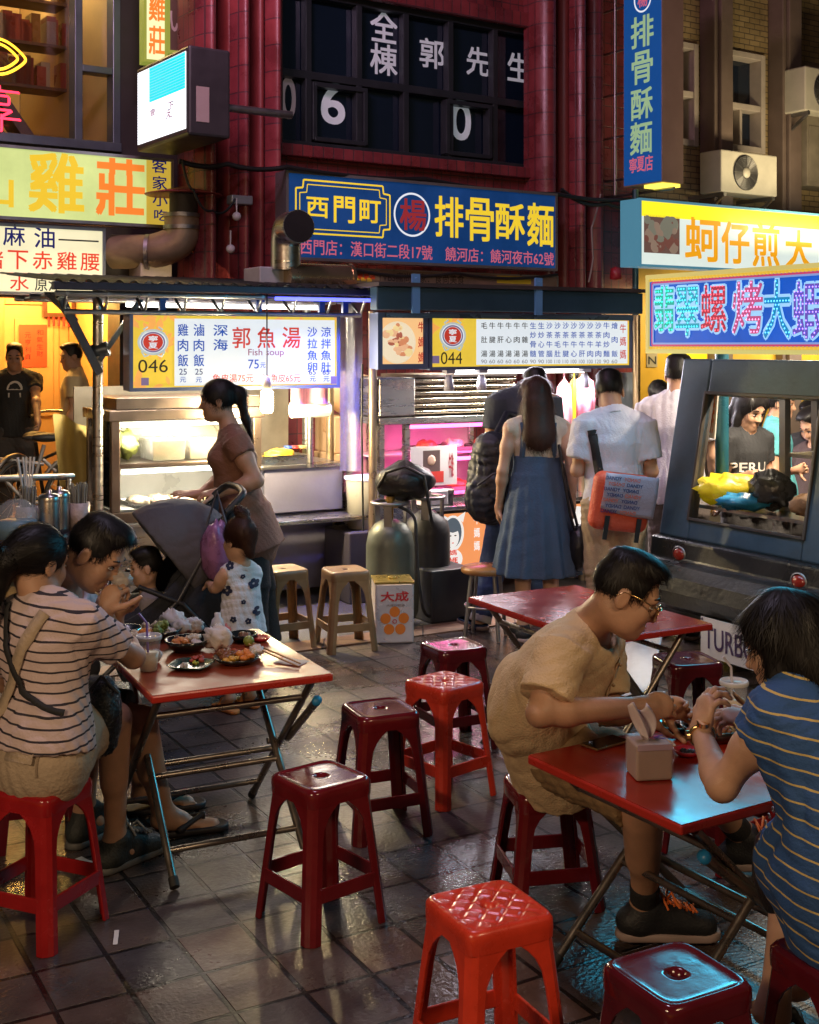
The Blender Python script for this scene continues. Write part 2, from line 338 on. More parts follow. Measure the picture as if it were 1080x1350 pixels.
lw = M('white_vinyl_letter', (.62, .68, .72), .6, e=.17, ec=(.6, .7, .78)); lw2 = M('shaded_vinyl_letter', (.42, .36, .38), .6, e=.06, ec=(.6, .5, .5))  # slight glow put into both; the second copy has shade in its colour
for ch, bx, k in (('全', (488, 14, 524, 56), 0), ('棟', (488, 58, 524, 99), 0), ('郭', (553, 51, 586, 90), 0), ('先', (615, 62, 645, 100), 0), ('生', (669, 70, 699, 108), 0), ('6', (423, 110, 455, 164), 0), ('0', (594, 134, 621, 185), 0), ('0', (370, 102, 390, 157), 1)):
    r_ = fp.rect(*bx, -.139); mb = MB(fp.M); mb.text(ch, *r_, 0, -.137, .02); mb.build('window_letter', lw2 if k else lw, b)
# ---------------------------------------------------------------- buff brick building on the right
rp = Pl(fp.P(U(800) + .42, 0, -.15), FA)
def UR(px, w=0.): return rp.hit(px, 455, w)[0]
def VR(px, py, w=0.): return rp.hit(px, py, w)[1]
buff = tiles('buff_brick', (.33, .24, .12), (.27, .19, .09), (.10, .075, .05), .17, .062, .006, .5, .55, True, .4, .5)
conc = M('brown_pilaster', (.14, .10, .085), .6, 0, .25, 3, .2, 50)
b = T('brick_building', 'buff brick building with brown pilasters and pale framed windows', 'building', rp.P(0, 0), R(FA))
mb = MB(rp.M); ue = UR(1190)
w1 = (UR(888), UR(919), VR(905, 192), VR(905, 56)); w2 = (UR(947), UR(1007), VR(978, 200), VR(978, 68))
# wall pieces around the two windows
mb.box(-.02, w1[0], 0, 6.6, -.3, 0); mb.box(w1[0], w1[1], w1[3], 6.6, -.3, 0); mb.box(w1[0], w1[1], 0, w1[2], -.3, 0); mb.box(w1[1], w2[0], 0, 6.6, -.3, 0)
mb.box(w2[0], w2[1], w2[3], 6.6, -.3, 0); mb.box(w2[0], w2[1], 0, w2[2], -.3, 0); mb.box(w2[1], ue, 0, 6.6, -.3, 0)
mb.build('wall', buff, b)
mb = MB(rp.M)
for pa, pb in ((922, 946), (1012, 1036)): mb.box(UR(pa), UR(pb), .1, 6.6, .003, .22); mb.box(UR(pa) + .05, UR(pb) - .05, .1, 6.6, .22, .27)
mb.build('pilaster', conc, b, bevel=.012)
wf = M('pale_window_frame', (.42, .36, .32), .45, 0, .2, 6)
for (a_, c_, d_, e_), nb in ((w1, .5), (w2, .45)):
    mb = MB(rp.M); vm = d_ + (e_ - d_) * nb
    mb.box(a_, a_ + .07, d_, e_, -.16, .03); mb.box(c_ - .07, c_, d_, e_, -.16, .03); mb.box(a_ + .07, c_ - .07, e_ - .07, e_, -.16, .028); mb.box(a_ + .07, c_ - .07, d_, d_ + .07, -.16, .028); mb.box(a_ + .07, c_ - .07, vm - .035, vm + .035, -.15, .02)
    if nb < .5: mb.box((a_ + c_) / 2 - .02, (a_ + c_) / 2 + .02, d_ + .07, vm - .035, -.15, .0)
    o = mb.build('window', wf, b, bevel=.008)
    m2 = MB(rp.M); m2.box(a_ + .07, c_ - .07, d_ + .07, e_ - .07, -.15, -.14); m2.build('pane', wglass, o)
# roofs nobody sees, and a dark mass behind so the street has depth
mb = MB(fp.M); mb.box(uL - .5, uR + .4, 6.6, 6.75, -4, .1); mb.build('roof', conc, bpy.data.objects['red_building'])
mb = MB(rp.M); mb.box(0, ue, 6.6, 6.75, -4, .1); mb.build('roof', conc, b)
# air conditioner on the brick wall
def ac(name, label, pl, x0, y0, x1, y1, w, dep, fan=True):
    r_ = pl.rect(x0, y0, x1, y1, w); a = T(name, label, 'air conditioner', pl.P((r_[0] + r_[1]) / 2, r_[2], w - dep / 2))
    cm = M('aged_cream_casing', (.48, .45, .38), .45, 0, .15, 5)
    mb = MB(pl.M); mb.box(r_[0], r_[1], r_[2], r_[3], w - dep, w); mb.build('casing', cm, a, bevel=.015)
    uc, vc, rr = r_[0] + (r_[1] - r_[0]) * .42, (r_[2] + r_[3]) / 2, (r_[3] - r_[2]) * .42
    mb = MB(pl.M @ Matrix.Translation((uc, vc, w)))
    mb.lathe([(rr, .002), (rr, .012), (rr * .98, .014)], 32); mb.lathe([(0.001, .006), (rr, .006)], 32, 1); mb.lathe([(.001, .022), (rr * .3, .022), (rr * .3, .008)], 24, 2)
    for k in range(1, 7): mb.lathe([(rr * (.3 + .1 * k), .016), (rr * (.3 + .1 * k) + .004, .02), (rr * (.3 + .1 * k) + .008, .016)], 32, 3)
    for k in range(12): a2 = k * math.pi / 6; mb.bar((rr * .3 * math.cos(a2), rr * .3 * math.sin(a2), .018), (rr * math.cos(a2), rr * math.sin(a2), .018), .006, .006, 3)
    mb.build('fan_grille', [darkp, blackm, cm, steel_d], a)
    for uu in (r_[0] + .06, r_[1] - .06): mb = MB(pl.M); mb.box(uu - .02, uu + .02, r_[2] - .04, r_[2] - .003, .0, w); mb.bar((uu, r_[2] - .03, w - .02), (uu, r_[2] - .35, .0), .03, .03); mb.build('bracket', steel_d, a)
    return a
ac('air_conditioner', 'cream outdoor air conditioner with round fan under the brick wall window', rp, 951, 201, 1025, 256, .5, .3)
ac('air_conditioner', 'dim grey air conditioner high at the right picture edge', rp, 1062, 92, 1125, 150, .5, .34)
# little sheet awning over the far right window
mb = MB(rp.M); a_ = UR(1036); c_ = UR(1130); vv = VR(1060, 82)
mb.sheet(lambda s, t: (a_ + (c_ - a_) * s, vv - .34 * t + .012 * math.sin(s * 40), .02 + .55 * t), 40, 2); mb.build('awning', M('rusty_sheet', (.25, .17, .11), .6, .3, .3, 6, .2), None, 'rusty corrugated window awning at upper right over the brick wall', 'awning')
for i, (x0, y0, x1, y1, lab) in enumerate(((1036, 150, 1078, 250, 'grey wall cabinet under the rusty awning'),)):
    r_ = rp.rect(x0, y0, x1, y1); mb = MB(rp.M); mb.box(*r_, .003, .3); mb.box(r_[0] + .03, r_[1] - .03, r_[2] + .05, r_[3] - .2, .3, .31); mb.build('wall_cabinet', M('grimy_box', (.2, .17, .13), .55, 0, .3, 5), None, lab, 'cabinet', bevel=.01)

# ---------------------------------------------------------------- shop house on the left: lit upstairs room, lit entrance
lp = Pl(W(150, 455, 11.2), FA); lp.o.z = 0; lp = Pl(lp.o, FA)
def UL(px, w=0.): return lp.hit(px, 455, w)[0]
def VL(px, py, w=0.): return lp.hit(px, py, w)[1]
b = T('shop_house', 'shop house with a lit upstairs room and an orange lit entrance', 'building', lp.P(0, 0), R(FA))
warmw = M('warm_plaster', (.62, .45, .24), .7, 0, .12, 3, .1, 40); dkw = M('dark_jamb', (.035, .03, .03), .5)
ua, ub = UL(-120), UL(250); vb_, vt_ = VL(60, 188), 6.6; vg = VL(60, 392)
mb = MB(lp.M); mb.box(UL(158), ub, 0, 6.6, -.3, 0); mb.box(ua, UL(158), vg, vb_, -.3, 0); mb.box(ua - .3, ua, 0, 6.6, -.3, 0); mb.build('wall', dkw, b)
mb = MB(lp.M)                                          # upstairs room
mb.box(ua, UL(158), vb_ - .1, vb_, -3, -.302); mb.box(ua, UL(160), vb_, 6.6, -3.1, -3); mb.box(UL(158) + .02, UL(158) + .12, vb_, 6.6, -3, -.302); mb.box(ua, UL(160), 6.6, 6.7, -3.1, 0)
mb.bar((ua, 5.2, -1.2), (UL(158), 5.5, -1.6), .14, .2); mb.build('upper_room', warmw, b)
mb = MB(lp.M); mb.box(UL(30), UL(152), VL(90, 78, -2.8), VL(90, 72, -2.8), -2.9, -2.6)
for k in range(3): mb.box(UL(10), UL(158), vb_ + .75 + .42 * k, vb_ + .78 + .42 * k, -1.75, -1.42)
for k in range(60):
    u_ = UL(10) + random.random() * (UL(156) - UL(10)); lv = random.randrange(3); h_ = random.uniform(.18, .3)
    mb.box(u_, u_ + .09, vb_ + .785 + .42 * lv, vb_ + .785 + .42 * lv + h_, -1.7, -1.5, random.choice((1, 2, 3)))
mb.build('shelf', [M('dark_wood', (.12, .06, .03), .5), M('jar_amber', (.25, .12, .03), .3), M('jar_red', (.3, .06, .03), .3), M('jar_cream', (.4, .32, .2), .4)], b)
mb = MB(lp.M)                                          # stair string seen through the glass
mb.bar((UL(0), vb_ + 1.1, -1.4), (UL(100), vb_ + .1, -1.2), .1, .3); mb.bar((UL(0), vb_ + .5, -1.3), (UL(90), vb_ + .0, -1.2), .1, .2); mb.build('stair', M('stair_dark', (.1, .05, .05), .5), b)
mb = MB(lp.M)
for px in (-60, 102, 152): mb.box(UL(px) - .035, UL(px) + .035, vb_, 6.6, -.12, .04)
mb.box(UL(102) + .035, UL(152) - .035, VL(128, 97), VL(128, 88), -.12, .035); mb.box(ua, UL(158), vb_ - .03, vb_ + .05, -.13, .05); mb.build('window_frame', M('blue_grey_frame', (.13, .17, .2), .35, .5), b, bevel=.006)
mb = MB(lp.M); mb.box(ua, UL(158), vb_, 6.6, -.1, -.094); mb.build('pane', glass('shop_glass', (.9, .93, .9), .18), b)
mb = MB(lp.M); c = lp.P(UL(60), 5.9, -1.5)
pn = MB(); pn.ell(c, .09); o = pn.build('ceiling_lamp', E('warm_lamp', (1, .62, .25), 8), None, 'round glowing lamp in the upstairs room behind the window', 'lamp')
lamp('POINT', 'room_light', c - Vector((0, 0, .25)), 95, (1, .66, .28), .12)
# entrance hall
gd = -1.6
mb = MB(lp.M); mb.box(ua, UL(250), 0, 2.62, gd - .1, gd); mb.box(ua, UL(158), 2.62, 2.7, gd - .1, -.302); mb.box(UL(175), UL(175) + .08, 0, 2.62, gd, -.302); mb.build('entrance_wall', M('amber_wall', (.6, .38, .14), .6, 0, .2, 2, .1, 40), b)
dm = M('amber_door', (.52, .33, .15), .45, 0, .2, 3)
d0 = lp.rect(3, 402, 88, 650, gd); mb = MB(lp.M); mb.box(d0[0], d0[1], 0, d0[3], gd + .002, gd + .05)
for a_, c_ in ((.06, .42), (.5, .94)):
    mb.box(d0[0] + .1, d0[1] - .1, d0[3] * a_, d0[3] * c_, gd + .052, gd + .07); mb.box(d0[0] + .16, d0[1] - .16, d0[3] * a_ + .06, d0[3] * c_ - .06, gd + .07, gd + .085)
o = mb.build('door', dm, b, bevel=.008)
mb = MB(lp.M); mb.box(d0[0] - .09, d0[0], 0, d0[3] + .09, gd + .002, gd + .09); mb.box(d0[1], d0[1] + .09, 0, d0[3] + .09, gd + .002, gd + .09); mb.box(d0[0], d0[1], d0[3], d0[3] + .09, gd + .002, gd + .088); mb.build('door_frame', M('amber_frame', (.45, .26, .1), .4), b, bevel=.006)
po = M('red_paper', (.65, .07, .03), .5, e=.12, ec=(.8, .1, .03)); ink = M('black_ink', (.015, .015, .015), .6)
r_ = lp.rect(25, 428, 62, 484, gd + .09); mb = MB(lp.M); mb.box(*r_, gd + .088, gd + .092)
for k, ch in enumerate('和氣生財'): q = .012; hh = (r_[3] - r_[2]) / 6; mb.text(ch, r_[0] + (r_[1] - r_[0]) * .62, r_[0] + (r_[1] - r_[0]) * .86, r_[3] - hh * (k + 1.5), r_[3] - hh * (k + .7), 1, gd + .094, .0)
for k, ch in enumerate('元亨利貞'): mb.text(ch, r_[0] + (r_[1] - r_[0]) * .2, r_[0] + (r_[1] - r_[0]) * .42, r_[3] - hh * (k + 1.9), r_[3] - hh * (k + 1.1), 1, gd + .094, .0)
mb.build('red_poster', [po, ink], None, 'red paper couplet pasted on the amber entrance door', 'poster')
r_ = lp.rect(56, 393, 98, 418, gd + .1); mb = MB(lp.M)
mb.box(r_[0], r_[1], r_[2], r_[3], gd + .1, gd + .13, 0); mb.box(r_[0] + .04, r_[1] - .04, r_[2] + .04, r_[3] - .04, gd + .13, gd + .135, 1)
for k in range(5): uu = r_[0] + .06 + k * (r_[1] - r_[0] - .12) / 4; mb.tube([(uu, r_[2], gd + .11), (uu, r_[2] - .09, gd + .11)], .012, 6, 2)
mb.build('framed_plaque', [M('carved_wood', (.09, .03, .02), .4), M('plaque_gold', (.5, .36, .12), .5), M('red_tassel', (.6, .03, .03), .6)], None, 'dark wood framed plaque with red tassels above entrance door', 'plaque')
for k, (x0, y0, x1, y1) in enumerate(((134, 405, 160, 440), (134, 446, 160, 478), (134, 482, 160, 516))):
    r_ = lp.rect(x0, y0, x1, y1, gd + .05); mb = MB(lp.M); mb.box(*r_, gd + .03, gd + .05)
    for j in range(4): uu = r_[0] + (r_[1] - r_[0]) * (.28 + .44 * (j % 2)); vv = r_[2] + (r_[3] - r_[2]) * (.28 + .44 * (j // 2)); mb.ell((uu, vv, gd + .052), (.055, .06, .004), 1 + (j + k) % 2)
    mb.build('menu_photo', [E('menu_white', (.9, .8, .55), .9), M('dish_brown', (.3, .14, .05), .5, e=.2), M('dish_orange', (.6, .25, .05), .5, e=.2)], None, ('topmost', 'middle', 'lowest')[k] + ' pale menu photo sheet on the amber entrance wall', 'menu', 'menu photo sheets by the entrance')
for px, pw in ((60, 110), (120, 60)):
    c = lp.P(UL(px), 2.5, gd + .75)
    mb = MB(); mb.lathe([(.0, .06), (.09, .05), (.15, -.02), (.14, -.03), (.001, -.03)], 20, 0, Matrix.Translation(c))
    o = mb.build('ceiling_lamp', E('amber_lamp', (1, .6, .2), 5), None, 'round amber ceiling lamp in the entrance hall, ' + ('nearer the door' if px == 60 else 'nearer the menu sheets'), 'lamp')
    lamp('POINT', 'entrance_light', c - Vector((0, 0, .15)), pw * .72, (1, .56, .14), .12)
# shop body: sides and roof
mb = MB(lp.M); mb.box(ua - .3, ub, 6.7, 6.85, -4, .1); mb.build('roof', conc, b)
# dark passage between shop house and stall, so nothing is open sky
mb = MB(lp.M); mb.box(ub, ub + 3.4, 0, 6.6, -2.3, -2.1); mb.build('passage_wall', dkw, b)

lamp('AREA', 'brick_fill_light', rp.P(UR(960), 3.0, 1.5), 42, (1, .80, .45), 1.6, rp.P(UR(960), 5.0, 0), .3)  # added fill light aimed up the brick wall above the yellow sign

mb = MB(lp.M); mb.box(ua, UL(165), -.05, .2, -1.6, 1.15); mb.build('entrance_step', tiles('step_tile', (.3, .2, .1), (.24, .16, .09), (.06, .04, .03), .3, .3, .006, 0, .4, False), kind='structure')
# ================================================================ signs
silver = M('sign_edge', (.35, .35, .36), .35, .7, .15)
def box_sign(name, label, pl, w, rect, dep, face, edge, mats, fn, cat='sign', er=.012):
    """sheet-metal box sign on plane pl, its face w in front of it; rect in survey pixels"""
    r_ = pl.rect(*rect, w); s = T(name, label, cat, pl.P((r_[0] + r_[1]) / 2, r_[2], w - dep / 2))
    mb = MB(pl.M); mb.box(r_[0], r_[1], r_[2], r_[3], w - dep, w - .012); mb.build('casing', edge, s)
    mb = MB(pl.M); mb.box(r_[0] + er, r_[1] - er, r_[2] + er, r_[3] - er, w - .0119, w); mb.build('face', face, s)
    mb = MB(pl.M); e2 = er * 1.6
    mb.box(r_[0] - .004, r_[1] + .004, r_[3] - e2, r_[3] + .004, w - .03, w + .012); mb.box(r_[0] - .004, r_[1] + .004, r_[2] - .004, r_[2] + e2, w - .03, w + .012)
    mb.box(r_[0] - .004, r_[0] + e2, r_[2] + e2, r_[3] - e2, w - .03, w + .0115); mb.box(r_[1] - e2, r_[1] + .004, r_[2] + e2, r_[3] - e2, w - .03, w + .0115); mb.build('frame', edge, s)
    L = MB(pl.M); fn(L, lambda *b: pl.rect(*b, w), w + .002, r_); L.build('lettering', mats, s)
    return s
yl = E('sign_yellow', (.80, .58, .03), .8, (.6, .45, .03)); rdl = E('sign_dull_red', (.55, .05, .06), .35); pkl = E('sign_pink', (.75, .16, .24), .55); wl_ = E('sign_white', (.8, .85, .9), .8)
navy = E('sign_navy_ink', (.02, .025, .22), .35); redi = E('sign_red_ink', (.75, .05, .02), .75); blki = M('sign_black_ink', (.012, .012, .014), .5); blui = E('sign_blue_ink', (.02, .09, .5), .55)
bluef = E('dark_blue_face', (.003, .032, .125), .8, (.02, .08, .25), var=.6, vs=2)
def ring(L, uc, vc, ru, rv, th, w, mi, n=48):
    vs = []
    for k in range(n): a = 2 * math.pi * k / n; vs += [(uc + ru * math.cos(a), vc + rv * math.sin(a), w), (uc + (ru - th) * math.cos(a), vc + (rv - th) * math.sin(a), w)]
    L.add(vs, [(2 * k, 2 * ((k + 1) % n), 2 * ((k + 1) % n) + 1, 2 * k + 1) for k in range(n)], mi)
def line(L, a, b, th, w, mi):
    a = Vector((*a, w)); b = Vector((*b, w)); d = (b - a).normalized(); n = Vector((-d.y, d.x, 0)) * th / 2; L.add([a - n, b - n, b + n, a + n], [(0, 1, 2, 3)], mi)
def fn(L, q, w, r_):
    for ch, b in (('西', (404, 260, 433, 287)), ('門', (440, 259, 468, 294)), ('町', (474, 264, 502, 294)), ('排', (573, 259, 611, 313)), ('骨', (614, 261, 651, 318)), ('酥', (653, 268, 692, 316)), ('麵', (695, 268, 730, 325))): L.text(ch, *q(*b), 0, w, .022)
    L.text('楊', *q(527, 262, 562, 304), 1, w, .024); c = q(519, 254, 567, 312); ring(L, (c[0] + c[1]) / 2, (c[2] + c[3]) / 2, (c[1] - c[0]) / 2, (c[3] - c[2]) / 2, .016, w, 3)
    for ch, b in (('西門店：漢口街二段17號', (396, 319, 570, 339)), ('饒河店：饒河夜市62號', (587, 329, 730, 347))): L.text(ch, *q(*b), 2, w, .01)
    a0, a1, b0, b1 = q(390, 241, 514, 310)
    for o_, th in ((0, .014), (.035, .008)):
        x0, x1, y0, y1 = a0 + o_, a1 - o_, b0 + o_, b1 - o_; k = .07
        pts = [(x0 + k, y0), (x1 - k, y0), (x1 - k * .9, y0 + k * .9), (x1, y0 + k), (x1, y1 - k), (x1 - k * .9, y1 - k * .9), (x1 - k, y1), (x0 + k, y1), (x0 + k * .9, y1 - k * .9), (x0, y1 - k), (x0, y0 + k), (x0 + k * .9, y0 + k * .9)]
        for i in range(12): line(L, pts[i], pts[(i + 1) % 12], th, w, 0)
box_sign('shop_sign', 'long dark blue shop sign with yellow lettering under the office window', fp, .62, (377, 240, 734, 349), .22, bluef, silver, [yl, rdl, pkl, wl_], fn)
# hanging banner below it
def fn(L, q, w, r_):
    L.text('TVBS瘋尚玩家．食尚美食', *q(498, 360, 612, 373), 0, w, .01); e_ = q(655, 364, 700, 374); L.box(*e_, w - .001, w, 1)
    for k in range(7): a_ = q(464 + 4 * k, 361 + (k % 2) * 5, 470 + 4 * k, 368 + (k % 2) * 5); L.box(*a_, w - .001, w + .0004 * k, 2 + k % 2)
box_sign('banner', 'thin grimy banner with dark lettering just below the blue shop sign', fp, .50, (462, 359, 735, 376), .03, M('grimy_banner', (.22, .15, .13), .6, var=.3), silver, [M('faded_ink', (.03, .02, .02), .6), M('yellow_tape', (.6, .45, .03), .5), M('banner_red', (.5, .05, .02), .5), M('banner_gold', (.6, .4, .05), .5)], fn, 'banner', .004)
# vertical blue sign standing out from the facade
vp_ = Pl(W(822, 455, 12.15), FA - 90); vp_.o.z = 0
s = T('hanging_sign', 'tall vertical blue sign with pale green lettering and buff side', 'sign', vp_.P(.2, VR(850, 245)))
r_ = vp_.rect(822, -40, 873, 243); th = .28
mb = MB(vp_.M); mb.box(r_[0], r_[1], r_[2], r_[3], -th, -.004); mb.build('casing', M('buff_casing', (.36, .25, .19), .5, 0, .12), s)
mb = MB(vp_.M); mb.box(r_[0] + .01, r_[1] - .01, r_[2] + .01, r_[3] - .01, -.0039, .002); mb.build('face', E('vertical_blue_face', (.002, .05, .19), .8, (.02, .09, .3)), s)
L = MB(vp_.M); pg = E('pale_green_letter', (.40, .62, .34), .55)
for ch, b in (('排', (832, 20, 862, 62)), ('骨', (833, 67, 861, 110)), ('酥', (832, 116, 861, 157)), ('麵', (831, 160, 860, 203))): L.text(ch, *vp_.rect(*b, .003), 0, .004, .022)
for ch, b in (('寧', (830, 208, 840, 228)), ('夏', (840, 206, 850, 226)), ('店', (850, 204, 861, 225))): L.text(ch, *vp_.rect(*b, .003), 1, .004, .02)
c = vp_.rect(836, -20, 859, 16, .003); ring(L, (c[0] + c[1]) / 2, (c[2] + c[3]) / 2, (c[1] - c[0]) / 2, (c[3] - c[2]) / 2, .016, .004, 2); L.text('楊', c[0] + .05, c[1] - .05, c[2] + .05, c[3] - .05, 1, .004, .02)
L.build('lettering', [pg, pkl, wl_], s)
mb = MB(vp_.M)
for k in range(6): z_ = r_[2] + .1 + k * .42; mb.tube([(r_[0] - .42, z_, -.1), (r_[0], z_, -.1)], .014, 6)
mb.tube([(r_[0] - .22, r_[2] - .05, -.1), (r_[0] - .22, 6.4, -.1)], .02, 6); mb.tube([(r_[0] - .42, r_[2] - .05, -.16), (r_[1], r_[2] - .05, -.16)], .016, 6); mb.build('bracket', steel_d, s)
mb = MB(vp_.M); mb.box(r_[0] + .25, r_[1] - .02, r_[2] - .035, r_[2] - .005, -.26, -.03); mb.build('lamp_strip', E('yellow_strip', (1, .8, .1), 1.4), s)
# yellow and white backlit sign on the right
def fn(L, q, w, r_):
    for ch, b in (('蚵', (903, 287, 950, 345)), ('仔', (951, 292, 988, 348)), ('煎', (992, 294, 1028, 352)), ('大', (1035, 303, 1071, 356)), ('腸', (1080, 305, 1112, 362))): L.text(ch, *q(*b), 0, w, .026)
    L.box(r_[0] + .02, r_[1] - .02, r_[3] - .16, r_[3] - .02, w - .001, w, 1); p_ = q(849, 284, 896, 334); L.box(*p_, w - .001, w, 2)
    for k in range(26):
        uu = p_[0] + random.uniform(.05, .95) * (p_[1] - p_[0]); vv = p_[2] + random.uniform(.08, .92) * (p_[3] - p_[2]); rr = random.uniform(.03, .09)
        L.ell((min(max(uu, p_[0] + rr), p_[1] - rr), min(max(vv, p_[2] + rr), p_[3] - rr), w), (rr, rr, .003), 3 + k % 3)
box_sign('shop_sign', 'yellow and white backlit sign with orange brush lettering and a food photo', fp, .95, (843, 275, 1150, 358), .25, E('pale_blue_white', (.72, .82, .76), .92, var=.35, vs=1.5), E('edge_blue', (.10, .32, .45), .5), [E('orange_brush', (.85, .36, .01), .85), E('bright_yellow', (.95, .80, .02), 1.0), E('photo_brown', (.25, .14, .11), .4), E('photo_tan', (.42, .30, .22), .45), E('photo_olive', (.33, .33, .25), .4), E('photo_rust', (.3, .12, .09), .4)], fn)
# left shop: big yellow sign, smaller white sign, vertical sign, neon, screen
slp = Pl(W(114, 455, 9.9), FA); slp.o.z = 0
gr = E('gold_brush', (.75, .50, .03), .9); og = E('orange_red_brush', (.85, .22, .03), .85); ygf = E('yellow_green_face', (.62, .72, .26), .98, var=.6, vs=1.6)
def fn(L, q, w, r_):
    L.text('山', *q(-30, 226, 18, 272), 0, w, .03); L.text('雞', *q(37, 201, 111, 281), 0, w, .028); L.text('莊', *q(126, 209, 191, 285), 1, w, .032)
    e_ = q(193, 204, 226, 291); L.box(e_[0], e_[1], r_[2] + .02, r_[3] - .02, w - .001, w - .0003, 3)
    for ch, b in (('客', (200, 210, 220, 228)), ('家', (201, 232, 220, 250)), ('小', (201, 256, 221, 272)), ('吃', (203, 276, 221, 291))): L.text(ch, *q(*b), 2, w, .016)
box_sign('shop_sign', 'big yellow backlit sign with gold and orange brush lettering at upper left', slp, .3, (-80, 197, 228, 292), .2, ygf, silver, [gr, og, navy, E('amber_end', (.62, .42, .05), .75)], fn)
def fn(L, q, w, r_):
    for ch, b in (('麻', (4, 297, 33, 324)), ('油', (45, 299, 72, 327))): L.text(ch, *q(*b), 0, w, .012)
    for ch, b in (('豬', (-24, 329, 4, 354)), ('下', (10, 330, 37, 355)), ('赤', (43, 331, 69, 355)), ('雞', (75, 332, 101, 356)), ('腰', (106, 334, 131, 357)), ('水', (13, 364, 38, 383))): L.text(ch, *q(*b), 1, w, .01)
    L.text('原汁', *q(46, 365, 80, 384), 2, w, .01); e_ = q(77, 316, 130, 318); L.box(*e_, w - .001, w, 2); e_ = q(-60, 360, 137, 361.6); L.box(*e_, w - .001, w, 1)
box_sign('menu_sign', 'cream backlit menu sign with navy and red lettering below the yellow sign', slp, .26, (-80, 296, 138, 388), .14, E('cream_face', (.86, .80, .50), .98, var=.4, vs=2.2), silver, [navy, redi, blki], fn)
vs_ = Pl(W(190, 455, 10.6), FA - 8); vs_.o.z = 0
def fn(L, q, w, r_):
    L.text('莊', *q(196, 34, 218, 72), 0, w, .03); L.text('雞', *q(196, -8, 218, 28), 0, w, .03)
box_sign('hanging_sign', 'narrow cream vertical sign with orange lettering at the top above the screen', vs_, 0, (190, -60, 220, 82), .16, E('cream_green', (.80, .82, .42), .95), E('green_edge', (.35, .4, .06), .6), [og], fn)
def fn(L, q, w, r_): L.text('い', *q(224, 15, 244, 42), 0, w, .02)
box_sign('hanging_sign', 'brown vertical sign panel with a pale stroke beside the cream vertical sign', vs_, -.03, (221, -60, 247, 70), .1, M('brown_panel', (.12, .07, .05), .5), E('green_edge', (.35, .4, .06), .6), [M('pale_stroke', (.55, .45, .45), .5)], fn)
mb = MB(vs_.M); r_ = vs_.rect(249, -60, 259, 66); mb.box(*r_, -.1, .02); mb.build('neon_strip', E('green_yellow_tube', (.5, .55, .05), .8), None, 'upright green yellow lit strip beside the brown vertical sign', 'light strip')
# neon in the upstairs window
nr = E('neon_red', (1, .03, .07), 3.2); no = E('neon_orange', (1, .5, .03), 2.6); nw_ = E('neon_core', (1, .55, .5), 2)
s = T('neon_sign', 'red and orange neon sign inside the upstairs window at left edge', 'neon sign', lp.P(UL(0), vb_ + .2, .06))
L = MB(lp.M); c = lp.hit(-4, 74, .07)
for sc_ in (1, .72): L.tube([(c[0] + sc_ * .24 * math.cos(a), c[1] + sc_ * .15 * math.sin(a) * (1 - .5 * abs(math.cos(a)) ** 2), .07) for a in [2 * math.pi * k / 36 for k in range(36)]], .012, 6, closed=True)
L.build('leaf_tube', no, s)
def strokes(L, st, q, w, r_, mi=0):
    for p in st: L.tube(fillet([(q[0] + (q[1] - q[0]) * x, q[3] + (q[2] - q[3]) * y, w) for x, y in p], .02, 3), r_, 6, mi)
q = lp.rect(-30, 112, 28, 174, .07)
CH_ = [[(.5, 0), (.5, .1)], [(.05, .12), (.95, .12)], [(.28, .22), (.72, .22), (.72, .4), (.28, .4), (.28, .22)], [(.2, .52), (.8, .52), (.55, .66)], [(.02, .7), (.98, .7)], [(.55, .62), (.55, .98), (.38, .92)]]
L = MB(lp.M)
for d_ in (-.012, .012): strokes(L, [[(x + d_, y + d_ * .8) for x, y in p] for p in CH_], q, .07, .007)
L.build('red_tube', nr, s)
# LED screen box
ep = Pl(W(184, 455, 9.6), FA - 90); ep.o.z = 0
r_ = ep.rect(182, 82, 245, 180); s = T('video_screen', 'black box video screen showing a white and cyan picture', 'screen', ep.P(r_[0] + .3, r_[2], -.2))
mb = MB(ep.M); mb.box(r_[0] - .04, r_[1] + .04, r_[2] - .05, r_[3] + .04, -.33, -.002); mb.build('casing', M('screen_casing', (.03, .028, .032), .45), s, bevel=.02)
mb = MB(ep.M); mb.box(*r_, -.0019, .003, 0); uu = lambda t: r_[0] + (r_[1] - r_[0]) * t; vv = lambda t: r_[2] + (r_[3] - r_[2]) * t
mb.box(uu(.26), uu(.995), vv(.52), vv(.995), .003, .004, 1)
for k in range(26): mb.box(uu(.005), uu(.995), vv((k + .5) / 26), vv((k + .5) / 26) + .0035, .0042, .0046, 2)
for ch, a in (('會', (.28, .40)), ('下', (.66, .78)), ('ぇ', (.62, .74))): mb.text(ch, uu(a[0]), uu(a[1]), vv(.32) - .06 * (ch == 'ぇ'), vv(.42) - .05 * (ch == 'ぇ'), 3, .006, .01)
mb.build('picture', [E('screen_white', (.95, .95, 1), 1.5), E('screen_cyan', (.0, .72, .80), 1.0), E('screen_line', (.4, .7, .8), .8), E('screen_ink', (.3, .02, .15), .5)], s)
mb = MB(ep.M); mb.box(r_[1] + .041, r_[1] + .044, r_[2] + .05, r_[2] + .3, -.16, -.06); mb.build('notice_sticker', M('sticker', (.35, .28, .27), .5), s)
mb = MB(ep.M); mb.tube([(r_[1] - .1, r_[2] + .2, -.33), (r_[1] - .1, r_[2] + .2, -.9)], .03, 8); mb.build('bracket', steel_d, s)

